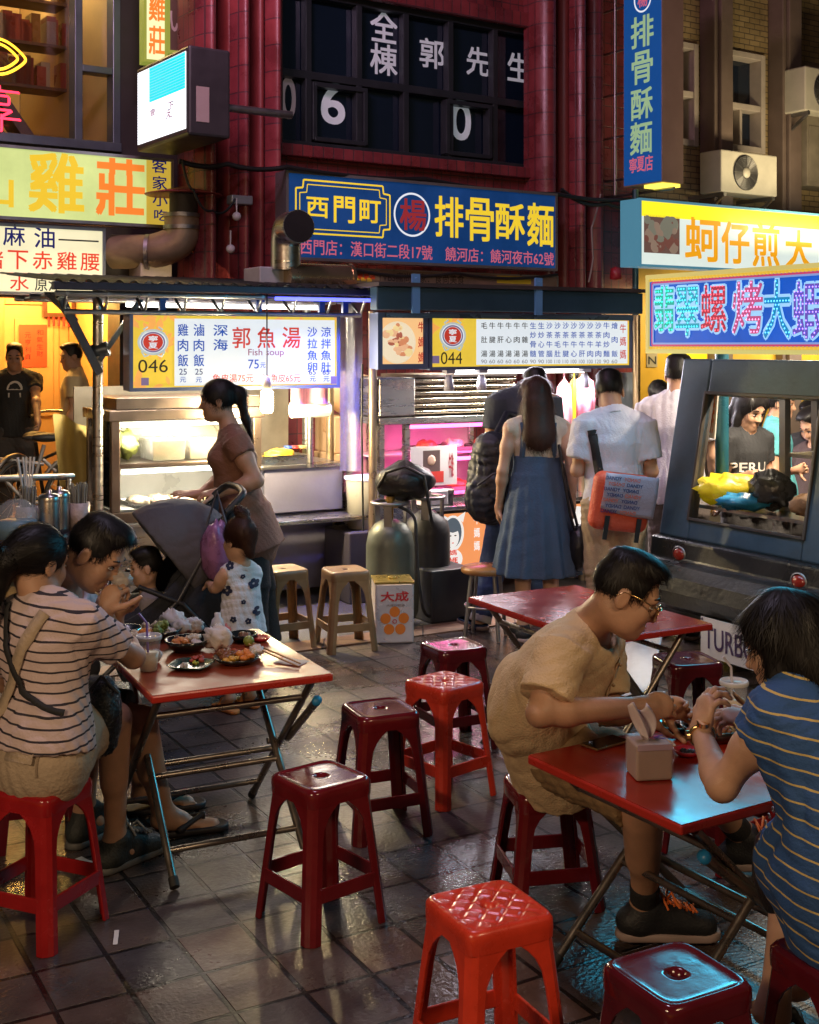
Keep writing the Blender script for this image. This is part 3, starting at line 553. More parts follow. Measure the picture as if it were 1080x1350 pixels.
# ================================================================ LED sign over the cart and the cart itself
tp = Pl(W(905, 455, 7.2), SA - 90); tp.o.z = 0
ledp = tp; q_ = tp.rect(854, 353, 1150, 466, .35)
LC = [E('led_green', (.05, 1, .62), 2.4), E('led_cyan', (.08, .85, 1), 2.4), E('led_red', (1, .12, .16), 2.0), E('led_pink', (1, .35, .62), 2.0), E('led_blue', (.12, .5, 1), 2.6), E('led_violet', (.34, .22, 1), 2.6)]
halo = E('letter_halo', (.34, .66, 1), .75); lbody = [E('glow_' + str(k), c, .55) for k, c in enumerate([(.0, .5, .42), (.02, .42, .6), (.5, .03, .08), (.6, .1, .3), (.0, .3, .65), (.16, .1, .6)])]
def inside(v, f, p):
    for t in f:
        a, b_2, c = v[t[0]], v[t[1]], v[t[2]]
        d1 = (p[0] - b_2[0]) * (a[1] - b_2[1]) - (a[0] - b_2[0]) * (p[1] - b_2[1]); d2 = (p[0] - c[0]) * (b_2[1] - c[1]) - (b_2[0] - c[0]) * (p[1] - c[1]); d3 = (p[0] - a[0]) * (c[1] - a[1]) - (c[0] - a[0]) * (p[1] - a[1])
        if not ((d1 < 0 or d2 < 0 or d3 < 0) and (d1 > 0 or d2 > 0 or d3 > 0)): return True
    return False
def fn(L, q, w, r_):
    for k, (ch, b) in enumerate((('翡', (864, 377, 890, 437)), ('翠', (892, 378, 923, 443)), ('螺', (925, 375, 959, 438)), ('烤', (967, 370, 1007, 440)), ('大', (1008, 368, 1043, 446)), ('蝦', (1046, 370, 1090, 447)))):
        a = q(*b); L.text(ch, a[0] - .012, a[1] + .012, a[2] - .012, a[3] + .012, 12, w, .066); L.text(ch, *a, k, w + .003, .014)
        v, f = glyph(ch, .014); lo = v.min(0); d = v.max(0) - lo; nx, ny = int((a[1] - a[0]) / .019), int((a[3] - a[2]) / .019)
        for i in range(nx):
            for j in range(ny):
                p = (lo[0] + d[0] * (i + .5 * (j % 2) + .25) / nx, lo[1] + d[1] * (j + .5) / ny)
                if inside(v, f, p):
                    x = a[0] + (a[1] - a[0]) * (p[0] - lo[0]) / d[0]; y = a[2] + (a[3] - a[2]) * (p[1] - lo[1]) / d[1]; z = w + .006; e_ = .0055
                    L.add([(x - e_, y, z), (x, y - e_, z), (x + e_, y, z), (x, y + e_, z), (x, y, z + .004)], [(0, 1, 4), (1, 2, 4), (2, 3, 4), (3, 0, 4)], 6 + k)
    for o_, mi in ((.04, 13), (.05, 14)):
        ring_ = [(r_[0] + o_, r_[2] + o_), (r_[1] - o_, r_[2] + o_), (r_[1] - o_, r_[3] - o_), (r_[0] + o_, r_[3] - o_)]
        for i in range(4): line(L, ring_[i], ring_[(i + 1) % 4], .01, w + .001 * (mi - 12), mi)
    # yellow margin with orange blossoms
    for k in range(60):
        t = k / 59; uu = r_[0] + .03 + t * (r_[1] - r_[0] - .06)
        for vv in (r_[3] - .026, r_[2] + .026): L.ell((uu, vv, w), (.018, .010, .002), 15, 8, 4)
lb = E('led_blue_ground', (.0, .10, .62), .95, (.002, .02, .12), var=.8, vs=3)
s = box_sign('led_sign', 'blue LED sign with big glowing letters above the grey food cart', tp, .35, (854, 353, 1150, 466), .16, lb, E('yellow_edge', (.62, .52, .16), .7), lbody + LC + [halo, E('pink_line', (.7, .06, .2), .5), E('white_line', (.3, .45, .9), .5), E('blossom', (.8, .5, .05), .7)], fn, er=.012)
lamp('AREA', 'led_sign_fill', tp.P((q_[0] + q_[1]) / 2, (q_[2] + q_[3]) / 2, .5), 21, (.04, .60, .9), 1.6, tp.P((q_[0] + q_[1]) / 2, .4, 2.6), .3)  # added area light before the LED sign, strengthens its cyan glow
# cart
cp = M('blue_grey_paint', (.045, .085, .125), .5, .1, .4, 5, .12, 40); cd_ = M('black_bumper', (.028, .027, .028), .32, .2, .35, 4, .25, 30); red_l = M('tail_lamp_red', (.26, .018, .010), .2, 0, .3, e=.02, ec=(.8, .05, .02), coat=.6)
s = cart = T('food_cart', 'blue grey vehicle shaped food cart with open rear window and black bumper', 'cart', tp.P(.4, 0, -.4))
la = Pl(tp.P(0, .69, 0), SA - 90, 10.5); r_ = la.rect(884, 474, 1190, 714); wv = la.rect(920, 523, 1072, 697)
mb = MB(la.M); th = -.05; a0, a1, b0, b1 = r_[0], r_[1], 0., r_[3]; x0 = wv[0]; x1 = wv[1]; y0, y1 = wv[2], wv[3]
mb.box(a0, x0, b0, b1, th, 0); mb.box(x1, a1, b0, b1, th, 0); mb.box(x0, x1, y1, b1, th, 0); mb.box(x0, x1, b0, y0, th, 0)
mb.build('rear_panel', cp, s, bevel=.012)
mb = MB(la.M)
for a_ in ((x0 - .018, x0, y0 - .018, y1 + .018), (x1, x1 + .018, y0 - .018, y1 + .018)): mb.box(*a_, -.06, .012)
mb.box(x0, x1, y1, y1 + .018, -.06, .012); mb.box(x0, x1, y0 - .018, y0, -.06, .012); mb.build('window_frame', M('worn_seal', (.07, .06, .055), .5, .2, .4, 9), s, bevel=.004)
mb = MB(tp.M); a1 = r_[1] - .1
prof = [(.30, .10), (.34, .16), (.42, .185), (.50, .17), (.555, .12), (.57, .06), (.69, .045), (.69, -.04), (.25, -.04), (.25, .08)]
n_ = len(prof); vs = [(x, z, w) for x in (a0 - .02, a1) for z, w in prof]
mb.add(vs, [(i, (i + 1) % n_, n_ + (i + 1) % n_, n_ + i) for i in range(n_)] + [tuple(range(n_))[::-1], tuple(range(n_, 2 * n_))], 0, False); mb.build('bumper', cd_, s, bevel=.02, segs=3)
for px, py in ((896, 731), (1054, 767)):
    h = tp.hit(px, py, .05); mb = MB(tp.M @ Matrix.Translation((h[0], h[1], .045))); mb.ell((0, 0, .006), (.048, .036, .024), 0); mb.lathe([(.056, .0), (.056, .012), (.047, .014)], 24, 1, Matrix.Scale(.86, 4, (0, 1, 0))); mb.build('tail_lamp', [red_l, steel_d], s)
h = tp.rect(923, 828, 1019, 862, .13); vb2 = .37; mb = MB(tp.M); pm = tp.rect(924, 812, 1020, 890, .192)
uL_ = tp.hit(924, 838, .195)[0]; vt2 = tp.hit(924, 812, .195)[1]; vb2 = tp.hit(924, 863, .195)[1]; uR_ = uL_ + .60
mb.box(uL_, uR_, vb2, vt2, .19, .195, 0); mb.text('TURBO-5', uL_ + .03, uL_ + .50, vb2 + .045, vt2 - .045, 1, .197, .012)
for uu in (uL_ + .012, uR_ - .02): mb.ell((uu, vt2 - .012, .196), (.008, .008, .004), 1)
mb.build('name_plate', [M('plate_white', (.55, .52, .53), .45), M('plate_ink', (.05, .02, .08), .5)], s)
mb = MB(tp.M); mb.box(a0 + .02, a1, .25, .70, -.6, -.042); mb.build('body', M('cart_body', (.05, .06, .07), .5, .1, .3), s)
mb = MB(tp.M); mb.box(a0 + .02, a1, .86, .88, -.58, -.12); mb.build('worktop', steel, s)
mb = MB(tp.M)
for uu in (a1 - .1,):
    for ww in (-.55,): mb.tube([(uu, .70, ww), (uu, 2.17, ww)], .03, 10)
h = tp.hit(952, 560, -.3); mb.build('post', M('teal_post', (.02, .10, .14), .35, .2), s)
mb = MB(tp.M); mb.tube([(h[0], .88, -.3), (h[0], 2.17, -.3)], .04, 14); mb.build('post', M('teal_post', (.02, .10, .14), .35, .2), s)
mb = MB(tp.M); mb.box(a0 - .1, a1 + .1, 2.17, 2.20, -.75, -.03); mb.build('roof', cd_, s)
for uu in (a0 + .3, a1 - .3): mb = MB(tp.M); mb.lathe([(.02, -.06), (.26, -.06), (.28, -.03), (.28, .03), (.26, .06), (.02, .06)], 24, 0, Matrix.Translation((uu, .281, -.5))); mb.build('wheel', rubber, s)
mb = MB(tp.M); k0 = tp.hit(1035, 600, -.35)[0]; k1 = k0 + .34
for uu in (k0, k1):
    for ww in (-.35, -.6): mb.box(uu - .022, uu + .022, .88, 1.52, ww - .022, ww + .022)
mb.box(k0 - .022, k1 + .022, 1.5, 1.54, -.622, -.328); mb.box(k0, k1, 1.18, 1.2, -.6, -.35); mb.build('rack', M('rack_alu', (.33, .31, .29), .4, .7), s)
lamp('AREA', 'cart_lamp', tp.P((a0 + a1) / 2 + .1, 2.1, -.6), 105, (1, .84, .62), .9, tp.P((a0 + a1) / 2 + .1, .6, -1.5), .1, parent=s)
mb = MB(tp.M); mb.tube([(a0 + .2, 2.14, -.45), (a1 - .2, 2.14, -.45)], .015, 8); mb.build('tube_lamp', E('warm_tube', (1, .9, .7), 4), s)
h = tp.hit(936, 560, -.22); mb = MB(tp.M @ Matrix.Translation((h[0], 1.42, -.22)) @ Matrix.Rotation(R(-6), 4, 'Z')); mb.box(-.06, .06, -.16, .16, -.004, .004, 0)
mb.text('海鮮燒烤', -.045, .045, -.13, .13, 1, .006, .02); mb.build('price_banner', [M('banner_white', (.7, .62, .55), .6), M('banner_orange', (.75, .16, .02), .5)], s)
# bags on the cart's worktop
def lump(name, label, cat, c, r, mat, amp=.25):
    mb = MB(); blob((0, 0, r[2] * .8), r, amp=amp, mb=mb); mb.M = Matrix(); o = mb.build(name, mat, None, label, cat)
    o.location = Vector(c); return o
def tpt(px, py, w): h = tp.hit(px, py, w); return tp.P(h[0], h[1], w)
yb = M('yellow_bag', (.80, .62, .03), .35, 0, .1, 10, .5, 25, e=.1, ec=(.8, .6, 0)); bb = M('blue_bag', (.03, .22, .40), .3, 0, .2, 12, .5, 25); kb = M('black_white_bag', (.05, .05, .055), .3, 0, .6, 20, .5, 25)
for nm, lb_, px, w, r_, m_ in (('plastic_bag', 'crumpled bright yellow plastic bag behind the cart window', 965, -.2, (.20, .12, .085), yb), ('plastic_bag', 'crumpled blue plastic bag in front of the yellow bag in the cart', 985, -.12, (.17, .06, .045), bb), ('plastic_bag', 'black and white plastic bag beside the rack in the cart', 1020, -.24, (.12, .11, .10), kb), ('plastic_bag', 'brownish paper bag of food at right in the cart window', 1064, -.16, (.09, .06, .06), M('brown_bag', (.3, .17, .09), .6, 0, .6, 22, .5, 40))):
    h = tp.hit(px, 640, w)[0]; lump(nm, lb_, 'bag', tp.P(h, .88, w), r_, m_)
# ================================================================ stall 046: fish soup
sa = Pl(W(128, 455, 8.2), SA); sa.o.z = 0
tube_w = E('cool_tube', (1, .96, .88), 6); stw = M('stall_steel', (.50, .48, .46), .28, 1, .15, 3, .08, 60, st=(1, 1, 6)); stb = M('bronze_steel', (.22, .17, .15), .35, .9, .25, 4)
cglass = glass('case_glass', (.94, .96, .95), .15)
S1 = T('food_stall', 'steel fish soup stall with lit glass case and number 046 sign', 'food stall', sa.P(.9, 0, -.3))
def sr(x0, y0, x1, y1, w=0.): return sa.rect(x0, y0, x1, y1, w)
def counter(pl, S, a, b, z0, z1, d, mat, ov=.03, name='counter'):
    mb = MB(pl.M); mb.box(a, b, z0, z1 - .03, -d, 0); mb.build(name, mat, S, bevel=.006)
    mb = MB(pl.M); mb.box(a - ov, b + ov, z1 - .03, z1, -d - ov, ov); mb.build('countertop', stw, S, bevel=.008)
c0 = sr(147, 527, 352, 670); cz0 = c0[2]; D1 = .62
u_l, u_r = c0[0], sa.hit(345, 600)[0]; u_e = sa.hit(452, 600)[0]
# glass case
mb = MB(sa.M); zt = sa.hit(215, 540)[1]
for uu in (u_l, u_r - .06):
    for ww in (-.05, -D1): mb.box(uu, uu + .06, cz0, zt - .07, ww, ww + .05)
mb.box(u_l - .02, u_r + .02, zt - .07, zt, -D1 - .02, .015); mb.box(u_l + .04, u_r, zt, zt + .08, -D1 + .02, -.03); mb.box(u_l - .01, u_r + .01, cz0 - .07, cz0, -D1 - .01, .012)
zs = sa.hit(215, 610)[1]; mb.box(u_l + .06, u_r - .06, zs - .03, zs, -.06, -.02); mb.box(u_l + .06, u_r - .06, zs - .012, zs, -D1 + .06, -.06); mb.build('case_frame', stb, S1, bevel=.006)
mb = MB(sa.M); mb.box(u_l + .06, u_r - .06, cz0, zt - .07, -.03, -.026); mb.box(u_l + .02, u_l + .026, cz0, zt - .07, -D1 + .05, -.05); mb.build('glass', cglass, S1)
mb = MB(sa.M); mb.box(u_l + .02, u_r - .02, cz0 - .0, cz0 + .01, -D1 + .02, -.04); mb.box(u_l + .03, u_r - .03, cz0 + .01, zt - .07, -D1 + .02, -D1 + .03); mb.build('lining', M('case_lining', (.55, .52, .47), .35, .3, .12), S1)
for zz, ww in ((zt - .1, -.1), (zs - .06, -.1)):
    mb = MB(sa.M); mb.tube([(u_l + .1, zz, ww), (u_r - .1, zz, ww)], .016, 8); mb.build('tube_lamp', tube_w, S1)
    lamp('AREA', 'case_light', sa.P((u_l + u_r) / 2, zz - .03, ww - .01), 11, (1, .9, .72), u_r - u_l - .2, sa.P((u_l + u_r) / 2, 0, ww - .15), .03, parent=S1)
counter(sa, S1, u_l, u_r + .02, .06, cz0 - .071, D1, stw)
cz1 = sa.hit(400, 612)[1]
mb = MB(sa.M); mb.box(u_r + .02, u_e, .62, cz1 - .025, -.55, .0); mb.box(u_r + .05, u_e - .02, .05, .62, -.5, -.12); mb.build('cabinet', M('blue_lit_steel', (.30, .30, .46), .36, .55, .12, 3, .12, 30), S1, bevel=.006)  # blue light falling on the counter is put into the steel's colour
mb = MB(sa.M); mb.box(u_r - .02, u_e + .02, cz1 - .025, cz1, -.6, .03); mb.build('countertop', stw, S1, bevel=.006)
lz = sa.hit(410, 682, .2)[1]; mb = MB(sa.M); mb.box(u_r - .02, u_e + .1, lz - .03, lz, .001, .30); mb.build('ledge', stw, S1, bevel=.006)
# posts, roof, lattice
pu = sa.hit(128, 450)[0]; rz = 2.2
for uu, ww in ((pu, .02), (u_e + .06, .0), (u_e + .06, -.75)):
    mb = MB(sa.M); mb.tube([(uu, 0, ww), (uu, rz + .02, ww)], .034, 12); mb.tube([(uu, 1.35, ww), (uu, 1.38, ww)], .042, 12); mb.build('post', steel, S1)
q = sa.rect(70, 372, 505, 390, .45); mb = MB(sa.M); zb = q[2] + .02
mb.box(q[0], q[1], zb, zb + .05, .40, .45); mb.build('fascia', M('dark_fascia', (.03, .035, .06), .35, .3), S1, bevel=.006)
mb = MB(sa.M)
for i, t in enumerate((0, 1)): mb.sheet(lambda s, t: (q[0] + (q[1] - q[0]) * s, zb + .055 + .12 * t + .012 * math.sin(s * 150), .46 - 1.6 * t), 150, 1)
mb.build('roof', M('roof_sheet', (.06, .065, .07), .5, .4, .3), S1)
mb = MB(sa.M)
for ww in (.38, .1, -.3, -.75): mb.tube([(q[0] + .03, zb - .02, ww), (q[1], zb - .02, ww)], .018, 8)
mb.tube([(q[0] + .1, zb - .13, .3), (q[1] - .1, zb - .13, .3)], .016, 8)
for k in range(9): uu = q[0] + .1 + k * (q[1] - q[0] - .2) / 8; mb.tube([(uu, zb - .01, .38), (uu, zb - .13, .3), (uu, zb - .01, .1)], .011, 6); mb.tube([(uu, zb - .02, .4), (uu, zb - .02, -.8)], .012, 6)
mb.build('roof_truss', M('truss_steel', (.34, .36, .42), .35, .9, .2), S1)
mb = MB(sa.M); mb.bar((pu, 1.62, .05), (pu - .32, zb - .03, .3), .05, .03); mb.bar((pu, 1.7, .05), (pu + .28, zb - .03, .05), .03, .03); mb.bar((pu - .18, 1.95, .18), (pu - .34, zb - .02, .1), .03, .03); mb.tube([(pu - .04, 1.75, .0), (pu + .06, 1.78, .05)], .05, 10); mb.build('brace', M('blue_steel', (.13, .16, .2), .4, .6, .3), S1)
mb = MB(sa.M); 
for uu in (sa.hit(215, 400, .3)[0], sa.hit(342, 400, .3)[0], sa.hit(425, 400, .3)[0], sa.hit(456, 400, .3)[0]): mb = MB(sa.M); mb.box(uu - .02, uu + .02, zb - .14, zb + .02, .27, .30); mb.box(uu - .03, uu + .03, zb - .05, zb - .035, .22, .32); mb.build('hanger', M('blue_bracket', (.03, .08, .3), .4, .3), S1)
# under-roof lamp tubes
mb = MB(sa.M); mb.tube([(pu + .3, zb - .06, -.35), (u_e, zb - .06, -.35)], .016, 8); mb.build('tube_lamp', tube_w, S1)
lamp('AREA', 'stall_light', sa.P((pu + u_e) / 2, zb - .09, -.35), 72, (1, .84, .6), 1.5, sa.P((pu + u_e) / 2, 0, -.2), .05, parent=S1)
# blue light strip along the roof edge at the counter end
mb = MB(sa.M); mb.tube([(u_r - .1, zb - .03, .47), (u_e + .1, zb - .03, .47)], .012, 8); mb.build('blue_strip', E('blue_strip', (.10, .12, 1), 3.0), S1)
lamp('AREA', 'blue_strip_light', sa.P((u_r + u_e) / 2, zb - .06, .50), 13, (.2, .2, 1), .7, sa.P((u_r + u_e) / 2, .3, .12), .04, parent=S1, spread=75)
# dark cloth and pole behind the stall (back panel)
mb = MB(sa.M); mb.box(pu + .1, u_e + .0, .0, 1.5, -.98, -.96, 0); mb.build('back_panel', M('back_steel', (.30, .27, .22), .4, .6, .3, 4), S1)
# sign 046
by = E('flower_yellow', (.88, .62, .06), .75, (.3, .2, .03), var=.2, vs=6); wb = E('board_white', (.80, .87, .92), .82, (.15, .15, .15), var=.2, vs=2.5); orr = E('petal_orange', (.92, .42, .10), .75); gray_e = E('badge_grey', (.45, .52, .52), .75); redb = E('badge_red', (.62, .05, .03), .6)
def badge(L, q, w):
    uc, vc, ru, rv = (q[0] + q[1]) / 2, (q[2] + q[3]) / 2, (q[1] - q[0]) / 2, (q[3] - q[2]) / 2
    L.add([(uc + ru * .98 * math.cos(.2094 * k), vc + rv * .84 * math.sin(.2094 * k), w - .0004) for k in range(30)], [tuple(range(30))], 0); L.add([(uc + ru * .56 * math.cos(.2094 * k), vc + rv * .5 * math.sin(.2094 * k), w) for k in range(30)], [tuple(range(30))], 5); w += .0006
    ring(L, uc, vc, ru, rv * .86, ru * .13, w, 4); ring(L, uc, vc, ru * .78, rv * .68, ru * .1, w, 3); ring(L, uc, vc, ru * .64, rv * .56, ru * .09, w, 5)
    L.text('寧', uc - ru * .3, uc + ru * .3, vc + rv * .05, vc + rv * .42, 0, w, .02); L.text('夏', uc - ru * .3, uc + ru * .3, vc - rv * .42, vc - rv * .03, 0, w, .02)
    for s_ in (-1, 1): L.tube([(uc + s_ * ru * x, vc + rv * y, w) for x, y in ((.35, 1.0), (.62, .82), (.5, .7), (.75, .55))], ru * .06, 5, 4); L.tube([(uc + s_ * ru * x, vc - rv * y, w) for x, y in ((.75, .6), (.55, .95), (.3, .85))], ru * .06, 5, 4)
def petals(L, r_, w, mi, n, seed, box):
    rnd = random.Random(seed)
    for k in range(n):
        uu = box[0] + rnd.random() * (box[1] - box[0]); vv = box[2] + rnd.random() * (box[3] - box[2]); a = rnd.uniform(0, 6.28); l_ = rnd.uniform(.05, .13)
        p = [(0, 0), (.4, .22), (.8, .16), (1, 0), (.7, -.14), (.35, -.18)]
        vs = [(min(max(uu + l_ * (x * math.cos(a) - y * math.sin(a)), r_[0] + .015), r_[1] - .015), min(max(vv + l_ * (x * math.sin(a) + y * math.cos(a)), r_[2] + .015), r_[3] - .015), w + .0001 * k) for x, y in p]
        L.add(vs, [tuple(range(6))], mi)
def fn(L, q, w, r_):
    e = q(170, 412, 229, 512); petals(L, r_, w - .0015, 2, 16, 3, (e[0], e[1], e[2] + .26, e[3])); petals(L, r_, w - .0015, 2, 6, 4, (e[0], e[1], e[2], e[2] + .1)); petals(L, r_, w - .0015, 2, 5, 5, (r_[0] + .7, r_[1], r_[3] - .04, r_[3])); petals(L, r_, w - .0015, 2, 6, 6, (r_[0] + .7, r_[1], r_[2], r_[2] + .04))
    a = q(230, 421, 441, 507); L.box(a[0], a[1], a[2], a[3], w - .001, w + .001, 0); w += .002
    badge(L, q(181, 431, 222, 471), w); L.text('046', *q(182, 474, 221, 491), 6, w, .0); L.box(*q(186, 498, 196, 508), w - .001, w, 3)
    for x, t, c in ((234, '雞肉飯', 7), (255, '滷肉飯', 7)):
        for k, ch in enumerate(t): L.text(ch, *q(x, 427 + 20 * k, x + 14, 443 + 20 * k), c, w, .014)
        L.text('25', *q(x + 2, 486, x + 12, 494), 8, w, .006); L.text('元', *q(x + 3, 497, x + 11, 504), 7, w, .01)
    for k, ch in enumerate('深海'): L.text(ch, *q(281, 428 + 19 * k, 300, 443 + 19 * k), 7, w, .016)
    for ch, x in (('郭', 306), ('魚', 339), ('湯', 372)): L.text(ch, *q(x, 431, x + 24, 459), 5, w, .014)
    L.text('Fish soup', *q(327, 460, 374, 471), 9, w, .004); L.text('75', *q(327, 474, 341, 486), 7, w, .008); L.text('元', *q(343, 478, 350, 485), 7, w, .01)
    L.text('魚皮湯75元', *q(280, 493, 334, 504), 5, w, .006); L.text('涼魚皮65元', *q(346, 493, 396, 504), 5, w, .006)
    for x, t in ((405, '沙拉魚卵'), (423, '涼拌魚肚')):
        for k, ch in enumerate(t): L.text(ch, *q(x, 431 + 15.5 * k, x + 13, 444 + 15.5 * k), 7, w, .014)
        L.text('65', *q(x + 2, 487, x + 11, 494), 8, w, .006); L.text('元', *q(x + 3, 496, x + 11, 503), 7, w, .01)
    L.box(*q(436, 496, 444, 506), w - .001, w, 3)
s = box_sign('stall_sign', 'yellow bordered fish soup lightbox with number 046 and blue lettering', sa, .3, (171, 413, 447, 513), .14, by, M('sign_blue_edge', (.10, .13, .24), .4, .4), [wb, by, orr, E('badge_violet', (.22, .16, .3), .6), gray_e, redb, E('ink_soft', (.05, .04, .03), .3), blui, E('ink_navy', (.03, .05, .2), .4), E('ink_plum', (.30, .08, .16), .6)], fn)
lamp('AREA', 'sign_fill_light', sa.P((q[0] + q[1]) / 2 + .1, 1.72, .36), 22, (1, .86, .66), 1.3, sa.P((q[0] + q[1]) / 2 + .1, 1.0, 2.6), .4, parent=s)  # added area light before the lightbox, throws extra light on the street
r_ = sa.rect(164, 414, 173, 512, .28); L = MB(sa.M)
mb = MB(Pl(sa.P(r_[1], 0, .29), SA - 108).M); uu0, uu1 = -.17, -.005; mb.box(uu0, uu1, r_[2], r_[3], -.004, .004, 0)
for k, ch in enumerate('郭魚湯'): hh = (r_[3] - r_[2]) / 3; mb.text(ch, uu0 + .02, uu1 - .02, r_[3] - hh * (k + .92), r_[3] - hh * (k + .08), 1, .006, .02)
mb.build('side_sign', [E('side_yellow', (.95, .78, .05), .9), og], None, 'yellow edge sign with orange lettering at left end of 046 sign', 'sign')
# bare bulb
c = W(352, 530, 8.35); s = T('hanging_bulb', 'glowing bare bulb hanging in front of the fish soup sign', 'lamp', c)
mb = MB(Matrix.Translation(c)); mb.lathe([(.001, .175), (.028, .17), (.034, .12), (.03, .09), (.024, .085)], 16, 0); mb.build('socket', M('pale_socket', (.5, .42, .36), .4), s)
mb = MB(Matrix.Translation(c)); mb.lathe([(.022, .085), (.04, .07), (.043, .03), (.043, -.05), (.034, -.07), (.001, -.075)], 20, 0); mb.build('bulb', E('bulb_glow', (1, .86, .5), 30), s)
mb = MB(Matrix.Translation(c)); mb.tube([(0, 0, .17), (0, 0, .78)], .005, 6); mb.build('cord', blackm, s)
lamp('POINT', 'bulb_light', c - Vector((0, .0, .13)), 100, (1, .76, .38), .05, parent=s)
# bag roll on a pole
c = W(409, 540, 8.7); s = T('bag_dispenser', 'roll of pink striped plastic bags on a steel pole', 'bag roll', Vector((c.x, c.y, cz1)))
mb = MB(); a = c + US * -.14; b_e = c + US * .14; mb.tube([a, b_e], .055, 16); mb.build('roll', whitep, s)
mb = MB(); mb.tube([c - Vector((0, 0, .05)), Vector((c.x, c.y, cz1))], .022, 10); mb.build('pole', steel, s)
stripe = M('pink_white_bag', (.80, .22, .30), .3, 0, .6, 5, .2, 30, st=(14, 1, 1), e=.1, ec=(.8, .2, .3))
mb = MB(); mb.sheet(lambda s_, t: a + US * (.28 * s_) + Vector((0, -.05 - .02 * math.sin(9 * s_), .30 - .26 * t)), 16, 6); mb.build('plastic_bags', stripe, s)
# tray, pot, jars on the counter
def box_thing(name, label, cat, pl, u, w, z, sx, sz, sy, mat, bevel=.01, open_=False, rz=0):
    o = pl.P(u, z, w); s = T(name, label, cat, o, R(SA) + rz); return s
def dish(name, label, cat, loc, r, h, mat, fill=None, fmat=None, group=None, amp=.25, sq=None, rim=.15):
    s = T(name, label, cat, loc, random.uniform(0, 6), group); t = .006
    mb = MB(s.matrix_basis); mb.lathe([(.001, .0), (r * .55, .0), (r * .8, h * .35), (r, h), (r - t, h), (r * .78 - t, h * .4), (r * .5, t), (.001, t)], 28, 0, sq=sq); mb.build('dish', mat, s)
    if fill:
        for k, (dx, dy, rr, hh, fm) in enumerate(fill):
            mb = MB(s.matrix_basis)
            for j in range(8):
                a = random.uniform(0, 6.28); q = rr * .62 * math.sqrt(random.random()); e = rr * random.uniform(.32, .5)
                blob((dx + q * math.cos(a), dy + q * math.sin(a), h * .4 + hh * random.uniform(.2, .8)), (e, e * random.uniform(.5, 1), e * random.uniform(.4, .8)), amp=amp, mb=mb)
            mb.build('food', fm, s)
    return s
fo = M('orange_food', (.62, .20, .04), .4, 0, .4, 40, .4, 60); fb_ = M('brown_food', (.20, .075, .03), .35, 0, .5, 40, .5, 60); fw = M('pale_food', (.62, .50, .36), .45, 0, .3, 50, .5, 70); fg = M('green_food', (.22, .28, .07), .45, 0, .4, 30, .5, 60); fr_ = M('red_food', (.45, .07, .04), .35, 0, .4, 40, .5, 60); ftissue = M('crumpled_tissue', (.62, .57, .55), .7, 0, .08, 20, .5, 30)
c = sa.P(sa.hit(368, 606, -.2)[0], cz1, -.2)
def tray(name, label, loc, sx, sy, h, mat, rz=SA, fills=(), cat='tray', group=None):
    s = T(name, label, cat, loc, R(rz), group); mb = MB(s.matrix_basis); x, y, t = sx / 2, sy / 2, .005
    v = [(-x * .92, -y * .92, 0), (x * .92, -y * .92, 0), (x * .92, y * .92, 0), (-x * .92, y * .92, 0), (-x, -y, h), (x, -y, h), (x, y, h), (-x, y, h), (-x + t * 2, -y + t * 2, h), (x - t * 2, -y + t * 2, h), (x - t * 2, y - t * 2, h), (-x + t * 2, y - t * 2, h), (-x * .9, -y * .9, t), (x * .9, -y * .9, t), (x * .9, y * .9, t), (-x * .9, y * .9, t)]
    f = [(3, 2, 1, 0), (12, 13, 14, 15)]
    for i in range(4): j = (i + 1) % 4; f += [(i, j, 4 + j, 4 + i), (4 + i, 4 + j, 8 + j, 8 + i), (8 + i, 8 + j, 12 + j, 12 + i)]
    mb.add(v, f); mb.build('tray_body', mat, s)
    for (dx, dy, rx, ry, hh, m_) in fills: mb = MB(s.matrix_basis); blob((dx, dy, h * .5 + hh * .4), (rx, ry, hh), amp=.22, mb=mb); mb.build('food', m_, s)
    return s
tray('steel_tray', 'steel tray heaped with yellow bamboo shoots on the counter', c, .36, .26, .06, stw, fills=[(0, 0, .12, .08, .05, M('yellow_shoots', (.75, .45, .04), .4, 0, .3, 20))])
for k, (px, col, lab) in enumerate(((380, (.05, .12, .5), 'blue capped little jar behind the tray of shoots'), (388, (.6, .05, .04), 'red capped little jar behind the tray of shoots'), (398, (.62, .42, .12), 'amber sauce jar at the right behind the tray of shoots'))):
    o = sa.P(sa.hit(px, 600, -.4)[0], cz1, -.4); mb = MB(Matrix.Translation(o)); mb.lathe([(.001, 0), (.035, 0), (.035, .07), (.03, .08)], 14, 0); mb.lathe([(.033, .08), (.033, .1), (.001, .1)], 14, 1); mb.build('jar', [glass('jar_glass', (.8, .75, .6), .2), M('cap%d' % k, col, .4)], None, lab, 'jar')
